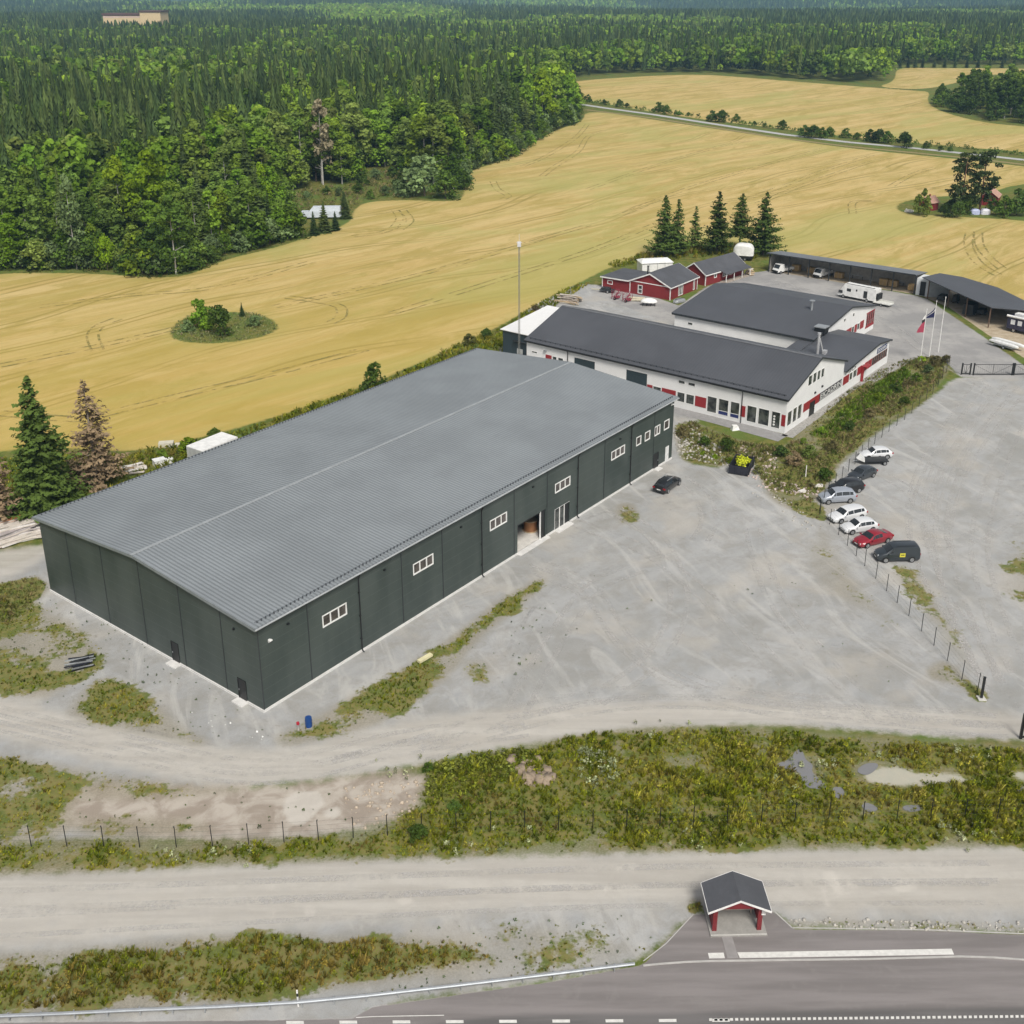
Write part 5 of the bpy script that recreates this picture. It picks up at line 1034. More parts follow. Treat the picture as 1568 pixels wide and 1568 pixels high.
def gate(name, label, p0, L, ang, H=1.9, leaves=1):
    r = empty(name, tuple(p0), ang); tag(r, label, 'gate')
    for x in (0, L): b = MB(); b.box(x - .1, x + .1, -.1, .1, 0, H + .2); b.build('post', M_BLACK, r)
    b = MB(); b.box(.1, L - .1, -.03, .03, H - .08, H); b.box(.1, L - .1, -.04, .04, .12, .26); b.box(L / 2 - .03, L / 2 + .03, -.03, .03, .26, H - .08); b.build('gate_frame', M_BLACK, r)
    b = MB(); b.tube((.1, 0, H - .1), (L / 2, 0, .2), .022, n=5); b.tube((L - .1, 0, H - .1), (L / 2, 0, .2), .022, n=5); b.build('brace', M_BLACK, r)
    b = MB(); 
    for k in range(1, int(L / .35)): b.box(k * .35 - .006, k * .35 + .006, -.008, .008, .26, H - .08)
    b.build('infill_bars', M_DARKTRIM, r)
gate('sliding_gate', 'wide black sliding gate across the entry to the back yard', U(1490, 574.5), 6.35, R(-.5))
gate('sliding_gate', 'black gate leaf running out of the frame at the right edge of the yard', U(1549.5, 574.5) + np.array([.25, 0, 0]), 5.5, R(4))
gate('side_gate', 'narrow black wicket gate left of the wide sliding gate', U(1472, 573.5), 1.35, R(-5), 1.8)
gate('sliding_gate', 'black gate end at the right edge below the gravel lot', U(1562.5, 1131), 5.0, R(2), 2.3)
# flagpoles
def flagpole(label, pb, h, group): 
    p = U(*pb); r = empty('flagpole', tuple(p)); tag(r, label, 'flagpole', group)
    b = MB(); b.tube((0, 0, 0), (0, 0, h), .075, .045, n=10); b.build('pole', M_TRIMW, r); b = MB(); b.tube((0, 0, h), (0, 0, h + .1), .09, n=10); b.build('finial', M_TRIMW, r); return p, h
def cloth(name, label, p, pts, m, bands=None):
    b = MB(); n = len(pts)
    for row in range(n - 1):
        A, B = pts[row], pts[row + 1]
        for k in range(len(A) - 1): b.poly([A[k], A[k + 1], B[k + 1], B[k]], (bands[row] if bands else 0))
    o = b.build(name, m, None, loc=tuple(p)); tag(o, label, 'flag'); s = o.modifiers.new('thick', 'SOLIDIFY'); s.thickness = .015; return o
gf_ = 'white flagpoles on the bank'
p1, h = flagpole('white flagpole flying a limp red and white flag, left of the three', (1408.5, 555.5), 9.4, gf_)
p2, h2_ = flagpole('white flagpole with navy flag, middle of the three', (1422.8, 545.9), 9.85, gf_)
p3, h3_ = flagpole('bare white flagpole without a flag, right of the three', (1436.6, 539), 9.85, gf_)
cloth('flag', 'navy blue flag with a white stripe on the middle pole', p2, [[(-.08, 0, 8.9), (-.3, .1, 8.3), (-.9, .1, 7.7), (-1.5, .1, 7.2)], [(-.08, 0, 8.5), (-.35, -.05, 8.05), (-.9, 0, 7.55), (-1.6, .05, 7.05)], [(-.08, 0, 8.2), (-.4, .05, 7.8), (-.95, .1, 7.35), (-1.65, .1, 6.9)], [(-.08, 0, 7.0), (-.4, .1, 6.95), (-1.0, .05, 6.9), (-1.75, .12, 6.8)]], [mat('navy_cloth', (.012, .014, .06), .9), M_TRIMW], [0, 1, 0])
cloth('flag', 'limp flag of white, black and red hanging on the left pole', p1, [[(-.07, 0, 8.5), (-.3, .05, 8.1)], [(-.07, 0, 7.8), (-.55, .05, 7.5)], [(-.07, 0, 7.3), (-.5, .1, 6.9)], [(-.07, 0, 6.8), (-1.0, .1, 6.0)], [(-.07, 0, 5.4), (-1.2, .15, 5.3)]], [M_TRIMW, M_BLACK, mat('red_cloth', (.36, .05, .09), .9)], [0, 1, 2, 2])
# lattice mast
def mast():
    u, v = 1.6, 49.0; p = site(u, v); r = empty('radio_mast', tuple(p)); tag(r, 'slender grey lattice mast rising beside the black annex', 'mast'); H = 21.0; w = .17; M_ = mat('mast_steel', (.33, .33, .31), .5, .5)
    cs = [(w * math.cos(a), w * math.sin(a)) for a in (R(90), R(210), R(330))]
    b = MB()
    for x, y in cs: b.tube((x, y, 0), (x * .8, y * .8, H), .028, n=5)
    n = 42
    for k in range(n):
        for i in range(3): a, c = cs[i], cs[(i + 1) % 3]; z = H * k / n; b.tube((a[0], a[1], z), (c[0], c[1], z + H / n), .012, n=3); b.tube((a[0], a[1], z), (c[0], c[1], z), .012, n=3)
    b.build('lattice', M_, r); b = MB(); b.tube((0, 0, H), (0, 0, H + 1.4), .03); b.box(-.3, .3, -.25, .25, H - .7, H + .1); b.tube((-.5, 0, H), (.5, 0, H), .03); b.build('antenna_head', mat('mast_head', (.6, .6, .6), .5), r)
mast()
# guard rail on posts, plastic marker post
def guard():
    ct = [(-40, 1558), (0, 1555), (100, 1551), (200, 1546), (330, 1541), (455, 1534), (560, 1524), (700, 1508), (850, 1490), (930, 1480), (972, 1475)]
    P = [U(*q, .62) for q in ct]; r = empty('guard_rail', tuple(P[0] * [1, 1, 0])); tag(r, 'long galvanised guard rail between the weedy verge and the asphalt road', 'guard rail'); o = P[0] * [1, 1, 0]
    b = MB()
    for i in range(len(P) - 1):
        a, c = P[i] - o, P[i + 1] - o; d = c - a; n = np.array([-d[1], d[0], 0]) / np.linalg.norm(d[:2])
        for z0, z1, k0, k1 in ((.46, .54, .02, .05), (.54, .60, .05, .0), (.60, .66, .0, .05), (.66, .74, .05, .02)):
            b.hexa([tuple(a * [1, 1, 0] - n * k0 + [0, 0, z0]), tuple(c * [1, 1, 0] - n * k0 + [0, 0, z0]), tuple(c * [1, 1, 0] - n * (k0 - .02) + [0, 0, z0]), tuple(a * [1, 1, 0] - n * (k0 - .02) + [0, 0, z0])],
                   [tuple(a * [1, 1, 0] - n * k1 + [0, 0, z1]), tuple(c * [1, 1, 0] - n * k1 + [0, 0, z1]), tuple(c * [1, 1, 0] - n * (k1 - .02) + [0, 0, z1]), tuple(a * [1, 1, 0] - n * (k1 - .02) + [0, 0, z1])])
    b.build('rail', mat('galvanised_rail', (.36, .385, .41), .45, .5), r)
    tot = 0; 
    for i in range(len(P) - 1):
        a, c = P[i] - o, P[i + 1] - o; L = np.linalg.norm(c - a); t = (2.0 - tot % 2.0) if tot else 0
        while t < L:
            q = a + (c - a) * t / L; b = MB(); b.box(q[0] - .04, q[0] + .04, q[1] + .06, q[1] + .14, 0, .7); b.build('post', M_GREY_METAL, r); t += 2.0
        tot += L
guard()
p = U(457, 1541); r = empty('marker_post', tuple(p)); tag(r, 'white roadside marker post with dark band by the guard rail', 'marker post')
b = MB(); b.box(-.05, .05, -.03, .03, 0, 1.35); b.build('post', M_TRIMW, r); b = MB(); b.box(-.055, .055, -.035, .035, .85, 1.1); b.build('reflector', M_BLACK, r)
# barrel, red marker, pallet, small things on the gravel
p = U(473, 1112); r = empty('plastic_drum', tuple(p)); tag(r, 'blue plastic drum standing at the warehouse corner', 'drum'); b = MB(); b.tube((0, 0, 0), (0, 0, .9), .29, n=16); b.tube((0, 0, .3), (0, 0, .34), .31, n=16); b.tube((0, 0, .6), (0, 0, .64), .31, n=16); b.build('body', mat('blue_plastic', (.015, .06, .22), .4), r); b = MB(); b.tube((0, 0, .9), (0, 0, .94), .27, n=16); b.build('lid', mat('blue_plastic', (.015, .06, .22), .4), r)
p = U(457, 1118); r = empty('marker_stake', tuple(p)); tag(r, 'small red-topped stake beside the blue drum', 'stake'); b = MB(); b.tube((0, 0, 0), (0, 0, .6), .02); b.build('stake', M_TRIMW, r); b = MB(); b.tube((0, 0, .6), (0, 0, .8), .14, n=8); b.build('cap', mat('red_plastic', (.4, .02, .04), .5), r)
def plank_stack(name, label, p, ang, L, n, w, m, cat='timber', seed=1, spread=1.2, hh=.5):
    rg = random.Random(seed); r = MB()
    for k in range(n):
        x = rg.uniform(-.4, .4) * L * .3; y = rg.uniform(-spread, spread); z = rg.uniform(0, hh) * (1 - abs(y) / spread * .8); a = rg.uniform(-.18, .18); l = L * rg.uniform(.5, 1)
        c, s = math.cos(a), math.sin(a); pts = [(-l / 2, -w / 2), (l / 2, -w / 2), (l / 2, w / 2), (-l / 2, w / 2)]; q = [(x + u * c - v * s, y + u * s + v * c) for u, v in pts]
        dz = rg.uniform(-.1, .2)
        r.hexa([(q[0][0], q[0][1], z), (q[1][0], q[1][1], z + max(0, dz)), (q[2][0], q[2][1], z + max(0, dz)), (q[3][0], q[3][1], z)], [(q[0][0], q[0][1], z + w * .5), (q[1][0], q[1][1], z + w * .5 + max(0, dz)), (q[2][0], q[2][1], z + w * .5 + max(0, dz)), (q[3][0], q[3][1], z + w * .5)], rg.randrange(len(m)) if isinstance(m, list) else 0)
    o = r.build(name, m, None, loc=tuple(p)); o.rotation_euler[2] = ang; tag(o, label, cat, kind='stuff' if n > 30 else None); return o
plank_stack('plank', 'pale timber plank lying across the weedy ditch beside the warehouse', U(663, 1015), R(52), 2.2, 1, .45, mat('pale_yellow_wood', (.6, .56, .34), .8))
MP = [mat('pale_wood', (.55, .50, .44), .85), mat('grey_wood', (.38, .34, .33), .85), mat('orange_timber', (.40, .15, .05), .8), mat('white_wood', (.66, .63, .60), .8)]
plank_stack('lumber_heap', 'heap of pale boards behind the far left warehouse corner', U(12, 818), R(40), 9, 90, .22, [MP[0], MP[1], MP[3], MP[0]], 'lumber', 3, 3.2, 1.3)
plank_stack('lumber_heap', 'long orange-brown beams stacked against the dead tree line', U(42, 800), R(38), 12, 34, .30, [MP[2], MP[2], MP[0]], 'lumber', 5, 1.6, 1.0)
plank_stack('lumber_heap', 'light scrap boards on the grass next to the warehouse corner', U(50, 818), R(15), 5, 36, .2, [MP[3], MP[1], MP[0]], 'lumber', 8, 1.6, .6)
plank_stack('lumber_heap', 'stack of weathered boards at the corner of the white-roofed annex', U(872, 462), R(-30), 5.5, 46, .3, [M_WOOD, MP[0], M_WOODGREY], 'lumber', 9, 1.8, 1.6)
plank_stack('metal_scrap', 'tangle of dark metal scrap on the gravel left of the gable wall', U(125, 1017), R(20), 2.6, 22, .14, [M_BLACK, mat('navy_black_steel', (.016, .017, .026), .5), M_GREY_METAL], 'scrap', 12, 1.0, .7)
plank_stack('scrap_boards', 'loose pale boards in the grass behind the warehouse', U(206, 720), R(30), 3.0, 12, .3, [MP[3], MP[0]], 'boards', 14, 1.8, .5)
# things behind the warehouse
zt = 3.1; q0, q1, q2 = U(310, 691, zt), U(364, 669, zt), U(293, 680, zt); Lb = float(np.linalg.norm(q1 - q0)); Wb = float(np.linalg.norm(q2 - q0))
r = empty('box_trailer', (q0[0], q0[1], 0), math.atan2(*(q1 - q0)[[1, 0]])); tag(r, 'long white box trailer parked behind the warehouse roof', 'trailer')
b = MB(); b.box(0, Lb, 0, Wb, .9, zt); b.build('box', M_WHITEFRAME, r); b = MB(); b.box(-.03, -.003, .05, Wb - .05, .9, zt - .08); b.box(0, Lb, -.04, -.003, zt - .5, zt - .36); b.build('rear_door', mat('grey_door', (.42, .43, .42), .5), r); b = MB(); b.box(.5, Lb - .5, .5, Wb - .5, .6, .9); b.build('chassis', M_BLACK, r)
for x in (1.2, 2.5): wheel(r, x, Wb - .2, .42, .3); wheel(r, x, .2, .42, .3, -1)
p = U(238, 716); r = empty('white_crate', (p[0], p[1], 0), R(35)); tag(r, 'white plastic crate in the grass behind the warehouse roof edge', 'crate'); b = MB(); b.box(0, 1.5, 0, 1.1, 0, .8); b.box(-.05, 1.55, -.05, 1.15, .8, .86); b.box(1.7, 2.6, .2, 1.0, 0, .6); b.build('body', M_WHITEFRAME, r)
p = U(243, 688); r = empty('pale_box', (p[0], p[1], 0), R(10)); tag(r, 'pale low box lying in the grass strip next to the wheat field', 'box'); b = MB(); b.box(0, 2.0, 0, 1.1, .1, .8); b.box(2.2, 2.9, 0, .8, 0, .5); b.build('body', mat('cream_box', (.55, .52, .42), .8), r)
# yard: container, caravan, motorhome, lorry, boats ...
r = empty('white_pavilion', tuple(site(66.5, 64.5)), SITE_YAW - R(42)); tag(r, 'white boxy storage tent behind the nearer red cottage', 'tent'); b = MB(); b.box(0, 7, 0, 4, 0, 2.9); b.build('wall', M_WHITEFRAME, r); b = MB(); b.hexa([(-.2, -.2, 2.9), (7.2, -.2, 2.9), (7.2, 4.2, 2.9), (-.2, 4.2, 2.9)], [(.5, 1.5, 3.5), (6.5, 1.5, 3.5), (6.5, 2.5, 3.5), (.5, 2.5, 3.5)]); b.build('roof', M_WHITEFRAME, r)
b = MB(); [b.box(x - .04, x + .04, -.04, -.003, 0, 2.9) for x in (1.7, 3.5, 5.2)]; b.build('seam', M_GREY_METAL, r)
def hullbody(b, L, W, z0, z1, m=0, nose=.5, crown=.25):
    n = 14; rings = []
    for k in range(n + 1):
        t = k / n; x = L * (t - .5); e = (1 - abs(2 * t - 1) ** 5); w = W / 2 * (.55 + .45 * e); zt = z0 + (z1 - z0) * (.6 + .4 * e) 
        rings.append([(x, -w, z0), (x, -w, zt - crown), (x, -w * .8, zt), (x, w * .8, zt), (x, w, zt - crown), (x, w, z0)])
    for A, B in zip(rings[:-1], rings[1:]):
        for i in range(6): b.poly([A[i], B[i], B[(i + 1) % 6], A[(i + 1) % 6]], m)
    b.poly(rings[0], m); b.poly(list(reversed(rings[-1])), m)
p = site(*[0, 0]); q = U(1138, 398); r = empty('caravan', (q[0], q[1], 0), R(-20)); tag(r, 'white rounded caravan under the spruces behind the farther cottage', 'caravan'); b = MB(); hullbody(b, 4.6, 2.2, 1.2, 3.9, crown=.5); b.build('body', M_WHITEFRAME, r); b = MB(); b.box(-2.2, 2.2, -1.0, 1.0, .5, 1.2); b.build('chassis', M_BLACK, r)
for x in (-.5, .5): wheel(r, x, 1.0, .36); wheel(r, x, -1.0, .36, sg=-1)
a0, a1 = U(1281, 454.5), U(1339, 466); an = math.atan2(*(a1 - a0)[[1, 0]]); L = float(np.linalg.norm(a1 - a0)); mid = (a0 + a1) / 2 + np.array([-math.sin(an), math.cos(an), 0]) * 1.2
r = empty('motorhome', (mid[0], mid[1], 0), an + PI); tag(r, 'large white motorhome with bicycle rack parked on the back yard asphalt', 'motorhome')
b = MB(); b.hexa([(-L / 2, -1.15, .55), (L / 2 - .9, -1.15, .55), (L / 2 - .9, 1.15, .55), (-L / 2, 1.15, .55)], [(-L / 2, -1.12, 2.95), (L / 2 - 1.5, -1.12, 3.05), (L / 2 - 1.5, 1.12, 3.05), (-L / 2, 1.12, 2.95)]); b.hexa([(L / 2 - .9, -1.1, .5), (L / 2 + .1, -1.0, .5), (L / 2 + .1, 1.0, .5), (L / 2 - .9, 1.1, .5)], [(L / 2 - 1.5, -1.1, 3.0), (L / 2 - .8, -.95, 1.9), (L / 2 - .8, .95, 1.9), (L / 2 - 1.5, 1.1, 3.0)]); b.build('body', M_WHITEFRAME, r)
for sg in (-1, 1):
    for x0, x1, z0, z1 in ((1.2, 2.1, 1.6, 2.2), (3.0, 3.9, 1.0, 1.6), (-2.4, -1.6, .8, 2.3), (-.2, .1, 1.9, 2.3)): b = MB(); b.box(x0, x1, sg * 1.14, sg * 1.17, z0, z1); b.build('window', CARGLASS, r)
b = MB(); b.box(-L / 2 + .4, L / 2 - 1.7, .75, .85, 3.06, 3.14); b.box(-L / 2 + .4, L / 2 - 1.7, -.85, -.75, 3.06, 3.14); b.build('roof_rail', M_BLACK, r)
b = MB(); b.box(-L / 2 - .5, -L / 2 - .01, -.9, .9, .9, 2.1); b.build('bicycle_rack', M_BLACK, r)
b = MB(); b.hexa([(L / 2 - .88, -.9, 1.9), (L / 2 - .84, -.9, 1.9), (L / 2 - .84, .9, 1.9), (L / 2 - .88, .9, 1.9)], [(L / 2 - 1.4, -.85, 2.9), (L / 2 - 1.36, -.85, 2.9), (L / 2 - 1.36, .85, 2.9), (L / 2 - 1.4, .85, 2.9)]); b.build('windscreen', CARGLASS, r)
for x in (-L / 2 + 1.8, L / 2 - 1.4): wheel(r, x, 1.05, .38, .24); wheel(r, x, -1.05, .38, .24, -1)
q = U(1352, 468); r = empty('boat_trailer', (q[0], q[1], 0), an); tag(r, 'low flat car trailer with pale bed behind the motorhome', 'trailer'); b = MB(); b.box(-1.8, 1.8, -.9, .9, .5, .62); b.box(-1.8, 1.8, .85, .9, .62, .95); b.build('bed', mat('pale_bed', (.6, .6, .56), .6), r); b = MB(); b.tube((1.8, 0, .5), (3.2, 0, .45), .05); b.build('drawbar', M_GREY_METAL, r); wheel(r, 0, .95, .3); wheel(r, 0, -.95, .3, sg=-1)
def lorry(p, an, label, boxm):
    r = empty('pickup_truck', tuple(p), an); tag(r, label, 'truck')
    b = MB(); b.hexa([(.6, -.95, .5), (2.6, -.95, .5), (2.6, .95, .5), (.6, .95, .5)], [(.6, -.85, 2.1), (1.7, -.85, 2.1), (1.7, .85, 2.1), (.6, .85, 2.1)]); b.box(-2.4, .55, -.95, .95, .6, 1.2); b.build('body', boxm, r)
    b = MB(); b.hexa([(2.2, -.8, 1.25), (2.24, -.8, 1.25), (2.24, .8, 1.25), (2.2, .8, 1.25)], [(1.76, -.75, 2.0), (1.8, -.75, 2.0), (1.8, .75, 2.0), (1.76, .75, 2.0)]); b.build('windscreen', CARGLASS, r)
    b = MB(); b.box(2.4, 2.66, -.85, .85, .45, .8); b.build('bumper', M_BLACK, r)
    for x in (1.7, -1.5): wheel(r, x, .88, .36, .2); wheel(r, x, -.88, .36, .2, -1)
lorry(U(1199, 417), SITE_YAW + PI - R(20), 'white pickup truck nosing out of the leftmost bay of the open shed', M_WHITEFRAME)
lorry(site(90.6, 32.8), SITE_YAW + PI - R(10), 'white and dark vehicle under the open shed behind the timber boxes', M_WHITEFRAME)
MBX = mat('plywood_box', (.40, .27, .12), .8)
for i, (px, py, lab) in enumerate([(1217.5, 413, 'ochre plywood box right of the white pickup in the open shed'), (1245, 418.5, 'wide timber box in the second bay of the open shed'), (1289.5, 424, 'tall timber box with panelled front in the middle bay'), (1353, 438, 'rounded straw-coloured bundle left of the twin timber boxes'), (1364.5, 440, 'timber box stacked beside the straw-coloured bundle'), (1390, 447, 'orange-brown timber box in the last bay by the white store')]):
    q = site([91.3, 91.4, 91.0, 90.7, 90.9, 90.3][i], [39.6, 35.9, 29.4, 19.3, 17.3, 13.0][i]); r = empty('timber_box', (q[0], q[1], 0), SITE_YAW); tag(r, lab, 'box', 'timber boxes under the open shed'); b = MB(); b.box(-.1, 1.2, -.9, .9, .1, 1.5 - .1 * (i % 3)); b.build('box', MBX, r)
    b = MB(); [b.box(-.15, -.103, y - .06, y + .06, .1, 1.4) for y in (-.8, 0, .8)]; b.build('batten', M_WOOD, r)
for px, py, lab in [(1271, 421, 'grey trestle cart between the shed boxes'), (1313, 427, 'dark wheeled frame under the middle bays of the open shed'), (1375, 437, 'white table at the right end of the open shed')]:
    q = U(px, py) + su * .3; r = empty('trestle', (q[0], q[1], 0), SITE_YAW); tag(r, lab, 'cart'); b = MB(); b.box(-.4, .4, -1.2, 1.2, .7, .8); b.build('top', M_GREY_METAL if '1271' not in str(px) else M_WHITEFRAME, r); b = MB(); [b.box(x - .04, x + .04, y - .04, y + .04, 0, .7) for x in (-.35, .35) for y in (-1.1, 1.1)]; b.build('leg', M_BLACK, r)
# dark machines under the angled shed
for (px, py), (l, w, hh), an, lab in [((1482, 484), (3.4, 2.0, 2.4), 50, 'tall black covered trailer under the angled shed'), ((1500, 484), (2.4, 1.4, 1.2), 50, 'low dark implement beside the black trailer under the angled shed'), ((1440, 462), (2.6, 1.5, 1.2), 50, 'dark quad-like machine by the white store'), ((1460, 466), (2.0, 1.0, 1.7), 50, 'dark narrow machine behind the right flagpole')]:
    q = U(px, py) + su * 1.2; r = empty('covered_trailer', (q[0], q[1], 0), R(an)); tag(r, lab, 'trailer'); b = MB(); b.hexa([(-l / 2, -w / 2, .5), (l / 2, -w / 2, .5), (l / 2, w / 2, .5), (-l / 2, w / 2, .5)], [(-l / 2 + .1, -w / 2 + .1, hh), (l / 2 - .3, -w / 2 + .1, hh), (l / 2 - .3, w / 2 - .1, hh), (-l / 2 + .1, w / 2 - .1, hh)]); b.build('cover', M_BLACK, r); b = MB(); b.box(-l / 2 - .05, l / 2 + .4, -w / 2, w / 2, .4, .5); b.build('bed', M_DARKTRIM, r)
    wheel(r, 0, w / 2, .35); wheel(r, 0, -w / 2, .35, sg=-1)
# boats and coach at right edge
q = U(1543, 532); r = empty('white_boat', (q[0], q[1], 0), R(-58)); tag(r, 'pair of slim white hulls on a trailer at the right edge of the yard', 'boat')
b = MB(); hullbody(b, 6.5, .8, .8, 1.25, crown=.15); b.build('hull', M_WHITEFRAME, r); b = MB(frame_fn((0, -1.3, 0), (1, 0, 0), (0, 1, 0))); hullbody(b, 5.6, .8, .8, 1.2, crown=.15); b.build('hull', M_WHITEFRAME, r)
b = MB(); b.box(-2, 2, -1.6, .4, .45, .55); b.build('trailer_frame', M_GREY_METAL, r); wheel(r, .3, .5, .3); wheel(r, .3, -1.7, .3, sg=-1)
q = U(1548, 508); r = empty('camper_bus', (q[0] + 2.6, q[1] - 1.6, 0), R(-50)); tag(r, 'dark blue coach with white awning roll, cut off by the right edge', 'bus')
b = MB(); b.box(-3.8, 3.8, -1.2, 1.2, .6, 2.9); b.build('body', mat('navy_coach', (.03, .03, .06), .35), r); b = MB(); b.tube((-3.9, -1.3, 3.0), (3.9, -1.3, 3.0), .22); b.box(-3.0, 2.6, -.3, 1.1, 2.95, 3.4); b.build('awning_roll', M_WHITEFRAME, r)
for x in (-3.1, -1.8, -.3, 1.2): b = MB(); b.box(x, x + .8, -1.23, -1.203, 1.5, 2.4); b.build('window', M_LAMPW, r)
for x in (-2.4, 2.4): wheel(r, x, 1.05, .42, .26); wheel(r, x, -1.05, .42, .26, -1)
# farm machinery and tables in front of the nearer cottage
zr = lambda x, y: (850 + x / 10.45, 420 + y / 10.45)
def harrow(pp, lab, s):
    q = U(*pp); r = empty('hay_tedder', (q[0], q[1], 0), R(20)); tag(r, lab, 'farm machine', 'folded red machines before the nearer cottage'); M_ = mat('red_machine_paint', (.22, .03, .05), .6)
    b = MB()
    for k in range(12): a0 = 2 * PI * k / 12; a1 = 2 * PI * (k + 1) / 12; b.tube((1.0 * s * math.cos(a0), 0, 1.15 + s * math.sin(a0)), (s * math.cos(a1), .05, 1.15 + s * math.sin(a1)), .05, n=4); b.tube((0, 0, 1.15), (s * math.cos(a0), 0, 1.15 + s * math.sin(a0)), .03, n=4)
    b.build('tine_wheel', M_, r); b = MB(); b.tube((-.9, -.6, .3), (1.0, .8, 1.7), .07); b.tube((-1.0, .5, .4), (.9, .5, 1.2), .06); b.tube((-.9, .5, .1), (-.9, .5, 2.0), .05); b.box(-.5, .6, -.3, .3, .3, .7); b.build('frame', M_, r); wheel(r, -.6, -.4, .3)
harrow(zr(985, 400), 'folded red hay machine, left of the two by the lean-to', 1.0); harrow(zr(1160, 440), 'folded red hay machine, right of the two by the lean-to', 1.1)
q = U(*zr(840, 290)); r = empty('flat_trailer', (q[0], q[1], 0), R(-20)); tag(r, 'grey boat-like trailer with long drawbar left of the red hay machines', 'trailer'); b = MB(); b.box(-1.6, 1.6, -.8, .8, .5, .65); b.box(-1.2, .6, -.6, .5, .65, 1.1); b.build('bed', M_DARKTRIM, r); b = MB(); b.tube((-1.6, 0, .5), (-3.6, .3, .4), .06); b.build('drawbar', mat('pale_yellow_wood', (.6, .56, .34), .8), r); wheel(r, .2, .85, .33); wheel(r, .2, -.85, .33, sg=-1)
q = U(*zr(1500, 500)); r = empty('canopy_stall', (q[0], q[1], 0), R(-10)); tag(r, 'white domed canopy on short dark legs before the nearer cottage', 'canopy')
b = MB(); n = 12
for k in range(n):
    for j in range(4):
        f = lambda a, e: (1.7 * math.cos(a) * math.cos(e), 1.1 * math.sin(a) * math.cos(e), .8 + .75 * math.sin(e)); a0, a1 = 2 * PI * k / n, 2 * PI * (k + 1) / n; e0, e1 = PI / 2 * j / 4, PI / 2 * (j + 1) / 4
        b.poly([f(a0, e0), f(a1, e0), f(a1, e1), f(a0, e1)] if j < 3 else [f(a0, e0), f(a1, e0), f(a0, e1)])
b.build('canopy', M_WHITEFRAME, r); b = MB(); [b.box(x - .05, x + .05, -.05 + y, .05 + y, 0, .85) for x in (-1.2, -.4, .4, 1.2) for y in (-.5, .5)]; b.build('leg', M_BLACK, r)
for (x, y), l, lab in [((1310, 420), 3.0, 'cream timber pile beside the right-hand red hay machine')]:
    plank_stack('timber_pile', lab, U(*zr(x, y)), R(-15), l, 16, .35, [mat('cream_wood', (.58, .53, .40), .8)], 'timber', 21, .8, .6)
q = U(1040, 463); r = empty('grey_boat', (q[0], q[1], 0), R(40)); tag(r, 'grey upturned dinghy beside the nearer cottage corner', 'boat'); b = MB(); hullbody(b, 3.0, 1.3, .1, .75); b.build('hull', M_GREY_METAL, r); b = MB(); b.box(-1.3, 1.3, -.05, .05, .76, .8); b.build('keel', M_BLACK, r)
plank_stack('timber_pile', 'stacked crates of firewood at the right end of the farther cottage', U(1148, 421), R(30), 1.8, 24, .35, [MP[0], M_WOOD], 'timber', 31, .9, 1.4)
q = U(1125, 658); r = empty('white_stone', (q[0], q[1], 0), .3); tag(r, 'white angular stone block on the bank below the shop windows', 'stone'); b = MB(); b.hexa([(-.6, -.4, 0), (.6, -.4, 0), (.5, .4, 0), (-.5, .4, 0)], [(-.45, -.3, .7), (.4, -.25, .6), (.4, .3, .65), (-.4, .25, .75)]); b.build('block', M_WHITEFRAME, r)
for (px, py, lx, ly, lz, an, lab) in [(1233.5, 730, .12, .12, 1.6, 0, 'upright pale plank sticking out of the bank'), (1228, 754, 1.0, .5, .3, 30, 'fallen pale board near the fence corner'), (1252, 745, 1.3, .4, .3, 5, 'flat pale board beside the black estate car'), (1530, 1300, .2, .2, .1, 0, None)]:
    if lab is None: continue
    q = U(px, py); b = MB(); b.hexa([(-lx / 2, -ly / 2, 0), (lx / 2, -ly / 2, 0), (lx / 2, ly / 2, 0), (-lx / 2, ly / 2, 0)], [(-lx / 2 + .02, -ly / 2, lz), (lx / 2, -ly / 2 + .02, lz), (lx / 2 - .03, ly / 2, lz), (-lx / 2, ly / 2, lz)]); o = b.build('plank', MP[3], None, loc=(q[0], q[1], 0)); o.rotation_euler[2] = R(an); tag(o, lab, 'plank')
# clearing at the forest edge: pale camper; farm: cabins, tarps
r = empty('camper_van', tuple(U(462, 336)), R(3)); tag(r, 'white camper van with raised roof in the forest clearing behind small spruces', 'camper van'); b = MB(); b.box(0, 5.6, 0, 2.2, .5, 2.1); b.hexa([(2.0, 0, 2.1), (11.0, 0, 2.1), (11.0, 2.2, 2.1), (2.0, 2.2, 2.1)], [(3.2, .2, 3.4), (10.8, .2, 3.4), (10.8, 2.0, 3.4), (3.2, 2.0, 3.4)]); b.box(5.6, 11, 0, 2.2, .5, 2.1); b.build('body', mat('pale_blue_white', (.55, .6, .66), .4), r); b = MB(); b.hexa([(1.95, .1, 2.12), (2.6, .1, 2.12), (2.6, 2.1, 2.12), (1.95, 2.1, 2.12)], [(3.1, .25, 3.3), (3.3, .25, 3.3), (3.3, 1.95, 3.3), (3.1, 1.95, 3.3)]); b.build('windscreen', CARGLASS, r)
for x in (1.2, 9): wheel(r, x, .1, .36, sg=-1); wheel(r, x, 2.1, .36)
